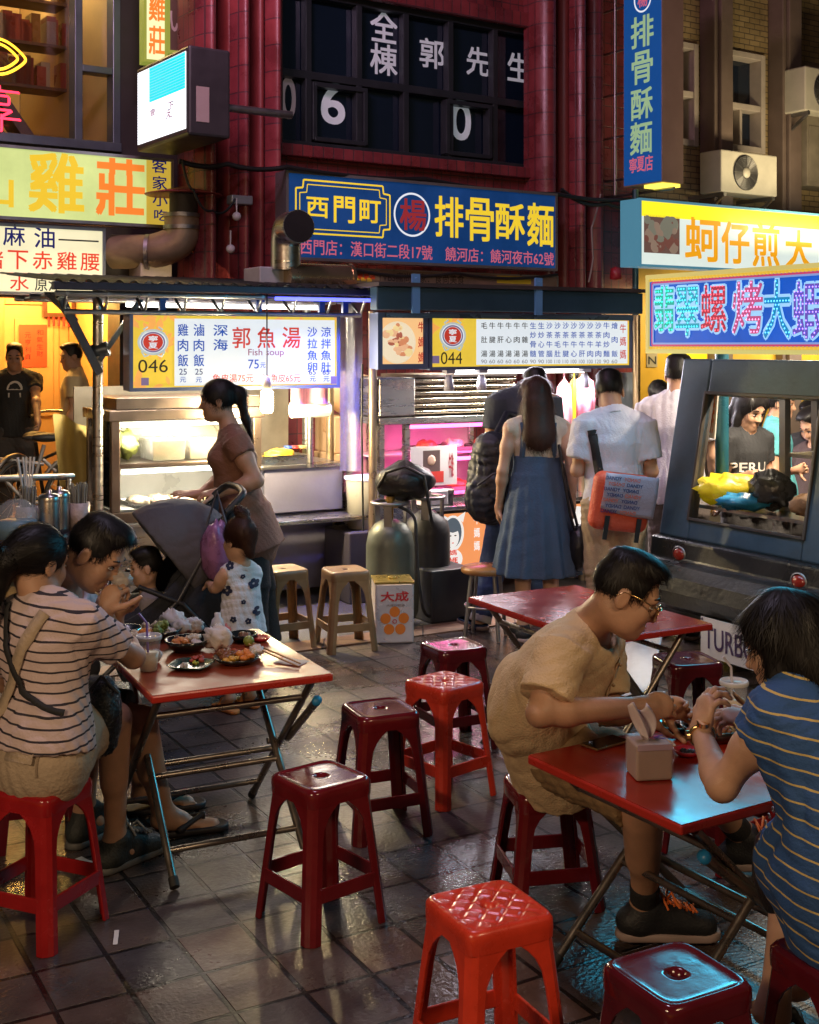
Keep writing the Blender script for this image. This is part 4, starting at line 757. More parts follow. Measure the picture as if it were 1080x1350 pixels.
# food inside the case
cl = film('clear_box', (.75, .73, .70), .45)
def tub(label, u, z, w, sx, sy, h, fm, group):
    s = T('food_box', label, 'food box', sa.P(u, z, w), R(SA), group); mb = MB(s.matrix_basis); mb.frust(0, 0, .002, h, sx / 2 * .93, sy / 2 * .93, sx / 2, sy / 2); mb.build('box', cl, s, bevel=.006)
    mb = MB(s.matrix_basis); mb.box(-sx / 2 - .006, sx / 2 + .006, -sy / 2 - .006, sy / 2 + .006, h, h + .012); mb.build('lid', cl, s, bevel=.004)
    mb = MB(s.matrix_basis); blob((0, 0, h * .3), (sx * .42, sy * .4, h * .25), amp=.1, mb=mb); mb.build('food', fm, s)
tub('long clear food box of brown fish flakes on the case shelf', sa.hit(214, 590, -.25)[0], zs + .001, -.25, .24, .3, .14, fb_, 'clear food boxes in the glass case')
tub('clear food box with dark flakes at right on the case shelf', sa.hit(258, 590, -.25)[0], zs + .001, -.25, .19, .28, .13, fw, 'clear food boxes in the glass case')
def heap(name, label, cat, c, r, mat, amp=.25): return lump(name, label, cat, c, r, mat, amp)
heap('lettuce', 'heap of pale green lettuce at left on the case shelf', 'vegetables', sa.P(sa.hit(163, 590, -.3)[0], zs + .001, -.3), (.10, .13, .09), M('lettuce', (.45, .5, .16), .5, 0, .3, 18, .5, 40), .3)
for k, px in enumerate((185, 212, 240, 262)):
    h = sa.hit(px, 650, -.2)[0]; tray('fish_tray', ('leftmost steel tray of pale raw fish low in the glass case', 'steel tray of sliced fish second from left in the glass case', 'steel tray of pinkish fish pieces third from left in the glass case', 'rightmost steel tray of raw fish low in the glass case')[k], sa.P(h, cz0 + .011, -.24), .17, .36, .03, stw, fills=[(0, -.06, .06, .1, .035, (fw, M('pink_fish', (.62, .35, .26), .35, 0, .3, 30), M('pink_fish2', (.66, .42, .32), .35, 0, .3, 30), fw)[k]), (.01, .1, .06, .07, .03, fw)], group='fish trays in the glass case')
# white ice and paper on the case floor
# hanging plastic sheet between the stalls, cardboard boxes, polystyrene
kraft = M('cardboard', (.42, .27, .16), .7, 0, .15, 4)
def carton(label, c, sx, sy, h, rz=SA, mat=kraft, nm='carton', cat='box'):
    s = T(nm, label, cat, c, R(rz)); mb = MB(s.matrix_basis); mb.box(-sx / 2, sx / 2, -sy / 2, sy / 2, 0, h); mb.build('box', mat, s, bevel=.008)
    mb = MB(s.matrix_basis); mb.box(-sx / 2 - .004, sx / 2 + .004, -.03, .03, h * .55, h + .003); mb.build('tape', M('brown_tape', (.36, .22, .12), .3), s); return s
o = W(470, 455, 9.9); carton('large brown cardboard box between the two stalls, lowest of three', Vector((o.x, o.y, .004)), .6, .5, .62); carton('brown cardboard box in the middle of the pile between stalls', Vector((o.x + .02, o.y, .628)), .56, .46, .34, SA + 3); carton('small brown cardboard box topmost in the pile between stalls', Vector((o.x - .02, o.y + .02, .97)), .5, .42, .28, SA - 4)
o = W(482, 455, 9.2); heap('kraft_bag', 'crumpled brown paper bag on the box pile between stalls', 'bag', Vector((W(462, 455, 9.85).x, 9.85, 1.252)), (.2, .16, .17), kraft, .12)
o = G(484, 700); s = T('bucket', 'white plastic bucket between the stalls behind the gas cylinder', 'bucket', Vector((W(485, 455, 9.0).x, 9.0, .5)))
mb = MB(s.matrix_basis); mb.lathe([(.001, 0), (.14, 0), (.16, .34), (.165, .35), (.15, .345), (.13, .02), (.001, .02)], 24); mb.build('pail', whitep, s)
mb = MB(s.matrix_basis); mb.lathe([(.17, .345), (.172, .365), (.001, .38)], 24); mb.build('lid', whitep, s)
mb = MB(Matrix.Translation((W(485, 455, 9.0).x, 9.0, 0)) @ Matrix.Rotation(R(SA), 4, 'Z')); mb.box(-.25, .25, -.2, .2, .004, .499); mb.build('crate', M('dark_crate', (.05, .045, .05), .5), None, 'dark crate carrying the white bucket between the stalls', 'crate', bevel=.01)
mb = MB(); c = W(452, 440, 9.0); mb.sheet(lambda s_, t: Vector((c.x - .02 + .16 * s_, c.y + .03 * math.sin(7 * s_), 2.15 - 1.25 * t)), 16, 8); mb.build('plastic_sheet', film('hanging_sheet', (.5, .5, .55), .7), None, 'pale hanging plastic sheet at the right end of the fish stall', 'sheet')

# ================================================================ stall 044: beef
sb = Pl(W(500, 455, 8.75), SA); sb.o.z = 0
S2 = T('food_stall', 'beef stall with steel shutter hood, pink lit case and number 044 sign', 'food stall', sb.P(1.0, 0, -.3))
def u2(px, w=0.): return sb.hit(px, 455, w)[0]
def v2(px, py, w=0.): return sb.hit(px, py, w)[1]
ul, um, ur = u2(500), u2(676), u2(835)
q = sb.rect(497, 382, 848, 411, .35); mb = MB(sb.M); mb.box(q[0], q[1], q[2], q[3], .25, .35); mb.build('fascia', M('teal_fascia', (.025, .06, .10), .38, .2, .3, 3), S2, bevel=.008)
mb = MB(sb.M); mb.box(q[0], q[1], q[3] + .003, q[3] + .03, -1.3, .38); mb.build('roof', M('roof_dark', (.05, .04, .045), .5, .2), S2)
mb = MB(sb.M); mb.box(q[0] + .1, q[1] - .05, q[2] - .05, q[2] - .02, .24, .30); mb.build('rail', M('blue_rail', (.12, .2, .34), .3, .6), S2)
for px in (549, 711):
    mb = MB(sb.M); uu = sb.hit(px, 390, .37)[0]; mb.box(uu - .03, uu + .03, q[2] - .02, q[3] + .09, .352, .37); mb.ell((uu, q[3] + .06, .37), (.008, .008, .006), 0); mb.build('bracket', M('sky_bracket', (.12, .30, .62), .4, .1), S2)
for uu, ww in ((ul - .04, -.02), (ul - .04, -.7), (ur + .05, -.02), (ur + .05, -.7), (u2(770), -.02)):
    mb = MB(sb.M); mb.tube([(uu, 0, ww), (uu, q[2], ww)], .03, 12); mb.build('post', M('brass_post', (.42, .32, .2), .35, .8, .2), S2)
# hood with slats
a, b_, c, d = u2(499), u2(546), v2(520, 549), v2(520, 498)
mb = MB(sb.M); mb.box(a, b_, c, d, -.5, .02); mb.build('hood_box', stw, S2, bevel=.01)
hb = M('warm_slats', (.42, .36, .28), .22, 1, .3, 5)
e_ = u2(682); n = 6
for k in range(n):
    z0 = c + (d - c) * k / n; hh = (d - c) / n; mb = MB(sb.M); mb.tube([(b_ + .002, z0 + hh * .5, -.03), (e_, z0 + hh * .5, -.03)], hh * .40, 12); mb.build('slat', hb, S2)
mb = MB(sb.M); mb.box(b_, e_, c, d, -.5, -.10); mb.box(b_, e_, d, d + .02, -.5, .0); mb.build('hood_back', stb, S2)
# glass case
z0, z1 = v2(560, 658), v2(560, 549); D2 = .6
mb = MB(sb.M)
for uu in (u2(500), u2(537) - .02, u2(672)): mb.box(uu, uu + .045, z0, z1 - .05, -.045, 0); mb.box(uu, uu + .045, z0, z1 - .05, -D2, -D2 + .04)
mb.box(a, e_, z1 - .05, z1 - .001, -D2, .015); mb.box(a, e_, z0 - .05, z0, -D2, .015); mb.build('case_frame', stw, S2, bevel=.005)
mb = MB(sb.M); mb.box(a + .045, u2(672), z0, z1 - .05, -.02, -.016); mb.build('glass', cglass, S2)
mb = MB(sb.M); mb.box(a + .02, e_ - .02, z0 + .001, z0 + .012, -D2 + .02, -.05); mb.box(a + .02, e_ - .02, z0 + .012, z1 - .05, -D2 + .01, -D2 + .02); mb.box(a + .05, e_ - .05, (z0 + z1) / 2, (z0 + z1) / 2 + .012, -D2 + .03, -.2); mb.build('lining', M('pink_lining', (.62, .45, .5), .35, 0, .15), S2)
for zz in (z1 - .08, (z0 + z1) / 2 - .03): mb = MB(sb.M); mb.tube([(u2(545), zz, -.12), (u2(665), zz, -.12)], .013, 8); mb.build('tube_lamp', E('pink_tube', (1, .12, .5), 6), S2)
lamp('AREA', 'pink_light', sb.P(u2(605), z1 - .1, -.14), 10, (1, .12, .42), .7, sb.P(u2(605), 0, -.3), .04, parent=S2)
lamp('AREA', 'pink_light', sb.P(u2(605), (z0 + z1) / 2 - .05, -.14), 6, (1, .12, .42), .7, sb.P(u2(605), 0, -.3), .04, parent=S2)
for k, (px, lv, m_) in enumerate(((565, 1, fr_), (600, 1, fw), (640, 1, fr_), (560, 0, fw), (602, 0, fr_), (645, 0, fw))):
    zz = (z0 + z1) / 2 + .013 if lv else z0 + .013
    tray('meat_tray', ('tray of dark red beef at left on the upper shelf of the pink case', 'tray of pale tripe in the middle of the pink case upper shelf', 'tray of red beef at right on the pink case upper shelf', 'tray of pale offal at left on the pink case floor', 'tray of red beef in the middle of the pink case floor', 'tray of pale meat at right on the pink case floor')[k], sb.P(u2(px, -.35), zz, -.38), .2, .3, .03, stw, fills=[(0, 0, .075, .11, .045, m_)], group='meat trays in the pink lit case')
# counter and ledge, lower body, orange lit front
mb = MB(sb.M); mb.box(a, ur + .02, .1, z0 - .051, -.7, -.03); mb.build('body', stw, S2)
zl = v2(620, 664, .2); mb = MB(sb.M); mb.box(u2(545), ur + .1, zl - .03, zl, -.02, .26); mb.build('ledge', stw, S2, bevel=.006)
o0 = sb.rect(571, 673, 800, 762, .0); mb = MB(sb.M); mb.box(u2(568), ur, .12, zl - .031, -.029, .02); mb.build('front_frame', M('black_frame', (.03, .03, .03), .4), S2)
L = MB(sb.M); g0, g1, h0, h1 = u2(574, .02), ur - .03, v2(610, 752, .02), v2(610, 676, .02)
L.box(g0, g1, h0, h1, .0201, .026, 0)
# line drawn girl's face with a horned hood, and white lettering
def poly(L, pts, w, mi, c=(0, 0), s_=1): L.add([(c[0] + x * s_, c[1] + y * s_, w) for x, y in pts], [tuple(range(len(pts)))], mi)
def ov(rx, ry, n=20, cx=0, cy=0): return [(cx + rx * math.cos(2 * math.pi * k / n), cy + ry * math.sin(2 * math.pi * k / n)) for k in range(n)]
fc = ((g0 + .14), h0 + (h1 - h0) * .52); s_ = (h1 - h0) * .5
poly(L, ov(.46, .62, 24, 0, .28), .028, 1, fc, s_); poly(L, [(-.42, .62), (-.52, 1.0), (-.2, .84)], .0281, 1, fc, s_); poly(L, [(.42, .62), (.52, 1.0), (.2, .84)], .0282, 1, fc, s_); poly(L, ov(.40, .36, 20, 0, -.62), .0283, 1, fc, s_)
poly(L, ov(.36, .52, 24, 0, .3), .0292, 2, fc, s_); poly(L, ov(.25, .36, 24, 0, .14), .0302, 1, fc, s_); poly(L, [(-.26, .42), (0, .6), (.26, .42), (.18, .34), (0, .3), (-.2, .36)], .0306, 2, fc, s_)
for sx in (-.1, .1): poly(L, ov(.05, .022, 10, sx, .2), .0312, 3, fc, s_)
poly(L, ov(.05, .018, 10, 0, -.05), .0313, 4, fc, s_)
L.text('媽', fc[0] - .14 * s_, fc[0] + .16 * s_, fc[1] - .48 * s_, fc[1] - .28 * s_, 4, .0313, .02); L.text('媽', fc[0] - .16 * s_, fc[0] + .2 * s_, fc[1] - .86 * s_, fc[1] - .54 * s_, 4, .0313, .02)
for k, ch in enumerate('牛媽媽'): L.text(ch, g0 + .32, g0 + .37, h1 - .09 - .095 * k, h1 - .02 - .095 * k, 1, .028, .03)
for k, ch in enumerate('寧夏'): L.text(ch, g0 + .012, g0 + .05, h1 - .13 - .08 * k, h1 - .07 - .08 * k, 1, .028, .02)
for cx_, cy_, rr in ((.52, .45, .1), (.9, .5, .17), (1.25, .5, .16)): poly(L, ov(rr, rr * 1.2, 24, g0 + cx_, h0 + (h1 - h0) * cy_), .0285, 1)
L.build('lit_panel', [E('orange_panel', (.95, .34, .12), .85, var=.2), E('panel_white', (.9, .85, .8), .85), E('panel_grey', (.16, .2, .24), .5), M('panel_ink', (.03, .03, .04), .5), redi], S2)
# signs
def fn(L, q, w, r_):
    e = q(566, 415, 628, 485); petals(L, r_, w - .0015, 2, 8, 9, (e[0], e[1], e[3] - .1, e[3])); petals(L, r_, w - .0015, 2, 10, 11, (r_[0] + .5, r_[1], r_[3] - .03, r_[3] - .01)); petals(L, r_, w - .0015, 10, 8, 12, (r_[0] + .5, r_[1], r_[2] + .01, r_[2] + .03))
    L.box(*q(628, 422, 827, 480), w - .001, w + .001, 0); w += .002
    badge(L, q(579, 422, 614, 463), w); L.text('044', *q(581, 464, 609, 480), 6, w, .0); L.box(*q(570, 469, 579, 479), w - .001, w, 3)
    colt = ['毛肚湯', '牛腱湯', '牛肝湯', '牛心湯', '牛肉湯', '牛雜湯', '生炒骨髓', '生炒心管', '沙茶牛腦', '沙茶毛肚', '沙茶牛腱', '沙茶牛心', '沙茶牛肝', '沙茶牛肉', '沙茶羊肉', '牛肉炒麵', '燴肉飯']
    for k, t in enumerate(colt):
        x = 634 + k * 10.75; m = len(t)
        for j, ch in enumerate(t):
            y = 425 + j * (45 - 12) / (m - 1) * 1.12; L.text(ch, *q(x, y, x + 8, y + 8.5), 6 if k < 6 else 7, w, .012)
        L.text(('90', '60', '60', '60', '60', '60', '90', '90', '100', '110', '110', '100', '100', '100', '120', '90', '60')[k], *q(x, 474, x + 7.5, 479), 8, w, .004)
    for j, ch in enumerate('牛媽媽'): L.text(ch, *q(817, 427 + j * 17, 825, 439 + j * 17), 5, w, .014)
s = box_sign('stall_sign', 'yellow and white beef menu lightbox with number 044', sb, .28, (566, 414, 832, 486), .14, by, M('sign_blue_edge', (.10, .13, .24), .4, .4), [wb, by, orr, E('badge_violet', (.22, .16, .3), .6), gray_e, redb, E('ink_soft', (.05, .04, .03), .3), blui, E('ink_grey', (.3, .3, .32), .5), by, M('petal_gold', (.8, .5, .05), .5, e=.5)], fn)
lamp('AREA', 'sign_fill_light', sb.P(u2(700), 1.78, .36), 38, (.92, .86, 1), 1.4, sb.P(u2(700), .9, 2.4), .3, parent=s)  # added area light that boosts what the menu lightbox casts forward
def fn(L, q, w, r_):
    uc, vc = (r_[0] + r_[1]) / 2, (r_[2] + r_[3]) / 2; rnd = random.Random(4)
    L.ell((uc - .04, vc - .01, w - .003), (.15, .15, .006), 0, 28, 6)
    for k in range(34):
        a = rnd.uniform(0, 6.28); d = rnd.uniform(0, .11); L.ell((uc - .04 + d * math.cos(a), vc - .01 + d * math.sin(a), w), (rnd.uniform(.015, .045), rnd.uniform(.012, .035), .004 + .0003 * k), 1 + k % 4, 9, 5)
    for j, ch in enumerate('牛媽媽'): L.text(ch, *q(551, 424 + j * 20, 560, 438 + j * 20), 5, w + .002, .02)
box_sign('photo_sign', 'square backlit photo sign of a beef dish left of the 044 menu', sb, .27, (498, 413, 563, 486), .12, E('peach_face', (.85, .50, .22), .9), M('sign_blue_edge', (.10, .13, .24), .4, .4), [E('plate_cream', (.85, .72, .5), .8), E('meat_a', (.65, .25, .12), .8), E('meat_b', (.8, .45, .25), .8), E('meat_c', (.45, .13, .08), .7), E('leaf_c', (.85, .65, .3), .8), redb], fn, er=.02)
# tube lamps and little clip spots under the sign
mb = MB(sb.M); zt2 = v2(700, 489, .2); mb.tube([(u2(600, .2), zt2, .2), (u2(770, .2), zt2, .2)], .016, 8); mb.build('tube_lamp', tube_w, S2)
lamp('AREA', 'stall_light', sb.P(u2(690), zt2 - .03, .2), 46, (1, .9, .78), 1.3, sb.P(u2(690), 0, .35), .05, parent=S2)
mb = MB(sb.M); mb.tube([(u2(545, -.4), q[2] - .12, -.4), (ur, q[2] - .12, -.4)], .016, 8); mb.build('tube_lamp', tube_w, S2)
lamp('AREA', 'stall_light', sb.P(u2(690), q[2] - .15, -.4), 45, (1, .88, .7), 1.3, sb.P(u2(690), 0, -.5), .05, parent=S2)
for px in (591, 634, 770):
    uu = u2(px, .24); mb = MB(sb.M); mb.box(uu - .035, uu + .035, zt2 - .01, zt2 + .04, .22, .28); mb.lathe([(.001, .05), (.02, .05), (.032, -.0), (.036, -.06), (.03, -.06), (.001, -.03)], 14, 0, Matrix.Translation((uu, zt2 - .07, .25)) @ Matrix.Rotation(R(-90), 4, 'X')); mb.build('spot_lamp', M('pale_clip', (.3, .3, .42), .4), S2)
# price cards leaning in the case
mb = MB(sb.M); r_ = sb.rect(541, 588, 602, 640, .016); mb.box(r_[0], r_[1], r_[2], r_[3], .016, .022, 0); mb.box(r_[0] + .1, r_[0] + .24, r_[2] + .09, r_[3] - .03, .022, .0225, 1); mb.box(r_[0] + .03, r_[0] + .27, r_[2] + .02, r_[2] + .1, .0226, .0232, 2)
mb.ell((r_[0] + .17, r_[3] - .1, .023), (.035, .04, .004), 4, 12, 5); mb.text('牛雜', r_[1] - .07, r_[1] - .03, r_[2] + .05, r_[3] - .05, 3, .0235, .01); mb.build('menu_card', [M('card_white', (.75, .70, .72), .4), M('card_dark', (.12, .08, .08), .4), M('card_red', (.65, .06, .05), .4), M('card_ink', (.5, .04, .06), .5), M('card_skin', (.6, .42, .33), .5)], None, 'white menu card with red picture leaning on the pink lit case', 'menu card')
o = sb.P(u2(590, .12), zl, .12); mb = MB(Matrix.Translation(o)); mb.lathe([(.001, 0), (.04, 0), (.05, .1), (.052, .1), (.046, .1), (.038, .006), (.001, .006)], 18); mb.build('paper_cup', M('cup_white', (.7, .62, .6), .5), None, 'small white paper cup on the beef stall ledge', 'cup')
o = sb.P(u2(570, .12), zl, .12); mb = MB(Matrix.Translation(o) @ Matrix.Rotation(R(SA), 4, 'Z')); mb.box(-.1, .1, -.05, .05, 0, .1); mb.build('napkin_box', M('box_white', (.72, .66, .66), .5), None, 'white napkin box on the beef stall ledge beside paper cup', 'box', bevel=.006)
# hanging pink bags and yellow twist at right, white board
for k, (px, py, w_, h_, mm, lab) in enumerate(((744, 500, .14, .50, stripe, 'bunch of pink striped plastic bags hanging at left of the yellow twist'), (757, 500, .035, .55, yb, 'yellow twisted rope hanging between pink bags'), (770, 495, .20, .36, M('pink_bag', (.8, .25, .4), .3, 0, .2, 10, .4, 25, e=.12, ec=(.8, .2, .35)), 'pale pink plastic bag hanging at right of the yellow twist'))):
    c = sb.P(u2(px, .1), v2(px, py, .1), .1); mb = MB(); mb.M = Matrix()
    prof = [(.012, 0), (.4 * w_, -.12 * h_), (.5 * w_, -.5 * h_), (.42 * w_, -.9 * h_), (.01, -h_)]
    mb.lathe([(r0 if k != 1 else w_ * .5, z) for r0, z in prof], 20, 0, Matrix.Translation(c), sq=lambda a: .8 + .2 * math.sin(5 * a)); mb.tube([c, c + Vector((0, 0, .12))], .006, 6, 0); mb.build('hanging_bag' if k != 1 else 'rope', mm, None, lab, 'bag' if k != 1 else 'rope')
mb = MB(sb.M); r_ = sb.rect(806, 491, 840, 553, -.3); mb.box(*r_, -.31, -.295); mb.build('notice_board', M('notice_white', (.45, .52, .58), .4, var=.1), None, 'blank pale notice board hanging at the right end of the beef stall', 'board', bevel=.003)
# yellow shop front behind
yp = Pl(rp.P(0, 0, .12), FA); y0, y1 = yp.hit(838, 455)[0], yp.hit(935, 455)[0]
b = T('yellow_shopfront', 'yellow painted shop front behind the beef stall with a bright poster', 'shop front', yp.P(y0, 0))
mb = MB(yp.M); mb.box(y0, y1 + 3.4, 0, yp.hit(880, 352)[1], -.1, 0); mb.build('wall', M('yellow_wall', (.55, .33, .025), .5, 0, .25, 2, .1, 40), b)
p_ = yp.rect(881, 462, 930, 560); mb = MB(yp.M); mb.box(*p_, .001, .02); mb.build('poster_board', E('poster_yellow', (.9, .72, .02), 1.0), b)
r_ = yp.rect(852, 466, 866, 484); mb = MB(yp.M); mb.box(*r_, .001, .01, 0); mb.text('N', r_[0] + .02, r_[1] - .02, r_[2] + .03, r_[3] - .03, 1, .012, .01); mb.build('notice', [M('grey_card', (.3, .27, .2), .5), blki], b)
lamp('AREA', 'shop_light', yp.P(y0 + 2.6, 2.3, .9), 50, (1, .86, .6), 1.0, yp.P(y0 + 2.6, 1.0, 0), .3)
lamp('AREA', 'shop_light', yp.P(y0 + .7, 2.25, .8), 26, (1, .75, .3), 1.0, yp.P(y0 + .9, 1.0, 0), .3)
# ================================================================ stools, tables and what stands on them
def plastic(name, c, r=.22): return M(name, c, r, 0, .26, 11, .05, 25, coat=.3, rv=.08)
pd_red = plastic('dark_red_plastic', (.14, .008, .013), .16); pd_mar = plastic('maroon_plastic', (.09, .006, .012), .16); p_or = plastic('orange_red_plastic', (.62, .045, .02), .3); p_red = plastic('red_plastic', (.32, .010, .012), .22); p_tan = plastic('tan_plastic', (.24, .135, .06), .42)
def stool(name, label, mat, h=.45, quilt=False, group='plastic stools around the tables'):
    s = T(name, label, 'stool', (0, 0, 0), 0, group); tp_, bt = .118, .158
    NS = 96 if quilt else 56
    def loop(hw, z, n_, rnd=1.):
        out = []
        for k in range(NS):
            a = 2 * math.pi * k / NS; c_, s_ = math.cos(a), math.sin(a); q = (abs(c_) ** n_ + abs(s_) ** n_) ** (-1 / n_); out.append((hw * q * c_, hw * q * s_, z))
        return out
    lv = [(tp_ + .002, h - .055, 9), (tp_ + .003, h - .03, 9), (tp_ + .002, h - .012, 9), (tp_ - .003, h - .003, 8), (tp_ - .010, h, 8), (tp_ - .016, h - .003, 7)]
    R_ = 26 if quilt else 7
    for k in range(1, R_ + 1): t = k / R_; lv.append(((tp_ - .016) * (1 - t) + .018 * t, h - .004, 7 * (1 - t) + 2 * t))
    lv += [(.017, h - .03, 2)]
    vs = []
    for i, (hw, z, n_) in enumerate(lv):
        for p in loop(hw, z, n_):
            x, y, zz = p
            if quilt and 5 <= i < len(lv) - 3: a_ = (x + y) * 52; b_ = (x - y) * 52; zz += .0055 * (min(1, 2.2 * abs(math.sin(a_))) * min(1, 2.2 * abs(math.sin(b_)))) - .002
            vs.append((x, y, zz))
    mb = MB(); n = len(lv); mb.add(vs, [(i * NS + j, i * NS + (j + 1) % NS, (i + 1) * NS + (j + 1) % NS, (i + 1) * NS + j) for i in range(n - 1) for j in range(NS)], 0, True); mb.build('seat', mat, s)
    for q in range(4):
        mb = MB(Matrix.Rotation(q * math.pi / 2, 4, 'Z')); zs_ = [0, .02, .1, .2, h * .62, h * .72, h * .79, h * .84, h * .875, h - .05, h - .02]; vs = []; t = .011
        for z in zs_:
            H = bt + (tp_ - bt) * (z / (h - .05)) if z < h - .05 else tp_ + .001
            f = max(0, (z - h * .62) / (h * .9 - h * .62)); a = .046 + (H - .046) * min(1, f) ** 3
            a = min(a, H * .995); g_ = .020
            vs += [(H - a, H, z), (H - g_ - .004, H, z), (H - g_, H - .003, z), (H - .010, H - .010, z), (H - .003, H - g_, z), (H, H - g_ - .004, z), (H, H - a, z), (H - t, H - a, z), (H - t, H - g_ - .006, z), (H - g_ - .006, H - t, z), (H - a, H - t, z)]
        m_ = 11; fs = [(i * m_ + j, i * m_ + (j + 1) % m_, (i + 1) * m_ + (j + 1) % m_, (i + 1) * m_ + j) for i in range(len(zs_) - 1) for j in range(m_)]
        mb.add(vs, [f[::-1] for f in fs] + [tuple(range(m_)), tuple(range((len(zs_) - 1) * m_, len(zs_) * m_))[::-1]], 0, False); mb.build('leg', mat, s, bevel=.0025)
        z0 = h * .26; z1 = z0 + .045; Hm = bt + (tp_ - bt) * ((z0 + z1) / 2 / h)
        mb = MB(Matrix.Rotation(q * math.pi / 2, 4, 'Z')); mb.box(-Hm + .04, Hm - .04, Hm - .011, Hm - .002, z0, z1); mb.build('stretcher', mat, s, bevel=.003)
    return s
A = stool('plastic_stool', '', pd_red); 
def recolour(o, m):
    for ch in o.children: ch.data = ch.data.copy(); ch.data.materials.clear(); ch.data.materials.append(m)
PG = 'plastic stools around the tables'
place(A, (-.279, 3.96, 0), R(40), 'empty dark red stool in the middle foreground reflecting bluish light', PG, True)
place(A, (-.110, 4.70, 0), R(23), 'empty dark red stool second in the row, behind the foreground one', PG)
o = place(A, (.199, 5.69, 0), R(26), 'empty maroon stool with pink sheen furthest back in the row', PG); recolour(o, pd_mar); mar = o
o = place(A, (-1.14, 3.89, 0), R(67), 'red stool that the woman in the striped tee sits on', PG); recolour(o, p_red)
place(mar, (.575, 2.713, 0), R(28.5), 'empty maroon stool at the bottom right under the table corner', PG)
place(mar, (.965, 2.80, 0), R(24), 'maroon stool under the woman in the blue striped dress', PG)
place(mar, (1.20, 5.44, 0), R(14), 'empty maroon stool in front of the cart name plate', PG)
place(o, (1.10, 4.45, 0), R(35), 'red stool half hidden beneath the right table on its far side', PG)
S_ = stool('plastic_stool', 'short dark red stool that the man in the beige shirt sits on', pd_red, .37); place(S_, (.448, 4.12, 0), R(11), None, PG, True)
B = stool('plastic_stool', '', p_or, .455, True); place(B, (.14, 5.06, 0), R(42), 'orange red quilted stool beside the man in the beige shirt', PG, True); place(B, (.19, 3.03, 0), R(27), 'orange red quilted stool nearest the camera at the bottom edge', PG)
TN = stool('plastic_stool', 'tan stool before the blue lit counter, right of the other tan stool', p_tan, .47, False, 'tan stools at the fish stall'); c = G(456, 851); place(TN, (c.x, c.y - .05, .0), R(22), None, None, True)
c = G(374, 851); place(TN, (c.x, c.y - .02, .0), R(31), 'tan stool behind the toddler, left of the other tan stool')
# folding tables
tred = M('red_laminate', (.34, .026, .014), .2, 0, .22, 5, .03, 14, spec=.4, rv=.1); trim_ = M('red_trim', (.45, .03, .02), .3, 0, .1); tubem = M('table_tube', (.30, .26, .23), .32, .9, .3, 12); bcap = M('blue_cap', (.02, .22, .5), .4)
tred2 = M('worn_red_laminate', (.27, .042, .015), .40, 0, .3, 6, .04, 14, spec=.35, rv=.14)
def folding_table(label, o, ang, Lu, Lv, h, tred=tred):
    s = T('folding_table', label, 'table', (o[0], o[1], 0), R(ang), 'red folding tables'); Mx = s.matrix_basis
    mb = MB(Mx); mb.box(0, Lu, 0, Lv, h - .028, h - .0015); mb.build('edge_band', trim_, s, bevel=.006)
    mb = MB(Mx); mb.box(.004, Lu - .004, .004, Lv - .004, h - .0016, h); mb.build('tabletop', tred, s, bevel=.001)
    r_ = .0135; zt = h - .045; i_ = .045
    for f, (va, vb_2, ia) in enumerate(((.09, Lv * .93, i_), (Lv * .86, .03, i_ + .04))):
        pts = fillet([(ia, va, zt), (ia, vb_2, .02), ], .05)
        for uu in (ia, Lu - ia):
            mb = MB(Mx); mb.tube([(uu, va, zt), (uu, (va + vb_2) / 2, (zt + .02) / 2), (uu, vb_2, .014)], r_, 10); mb.build('leg', tubem, s)
            mb = MB(Mx); d_ = Vector((0, vb_2 - va, .014 - zt)).normalized(); p = Vector((uu, vb_2, .014)); mb.tube([p - d_ * .03, p + d_ * .004], r_ + .003, 10); mb.build('foot_cap', rubber, s)
        for t in (.12, .55, .86): mb = MB(Mx); p = Vector((0, va + (vb_2 - va) * t, zt + (.014 - zt) * t)); mb.tube([(ia, p.y, p.z), (Lu - ia, p.y, p.z)], r_ * .85, 8); mb.build('crossbar', tubem, s)
    for uu in (i_ + .045, Lu - i_ - .045): mb = MB(Mx); p = Vector((uu, Lv * .5, h * .5)); mb.tube([(uu - .012, Lv * .5, h * .5), (uu + .012, Lv * .5, h * .5)], .012, 10); mb.build('hinge', steel_d, s)
    mb = MB(Mx); mb.tube([(Lu - .022, .10, h * .82), (Lu - .022, Lv * .5, h * .5)], .0145, 10); mb.build('folding_strut', tubem, s)
    mb = MB(Mx); mb.lathe([(.017, -.012), (.017, .006), (.001, .008)], 12, 0, Matrix.Translation((Lu - .022, .097, h * .825)) @ Matrix.Rotation(R(50), 4, 'X')); mb.build('end_cap', bcap, s)
    return s
LH, RH, BH = .66, .60, .66
folding_table('red folding table at the left laden with bowls and leftovers', (-.838, 4.09), 26.3, .64, .78, LH, tred2)
folding_table('red folding table at the right with the tissue pack', (.345, 3.69), -58.5, .64, .70, RH)
folding_table('empty red folding table behind the man in the beige shirt', (.264, 5.70), -61.3, .946, .60, BH)
def lt(px, py): return G(px, py, LH + .001)
def rt(px, py): return G(px, py, RH + .001)
cupm = film('clear_cup', (.8, .8, .8), .22, .08); lidm = film('clear_lid', (.85, .85, .85), .55, .1); strawm = M('purple_straw', (.25, .15, .5), .35); milk = M('milky_drink', (.62, .50, .33), .3, e=.03)
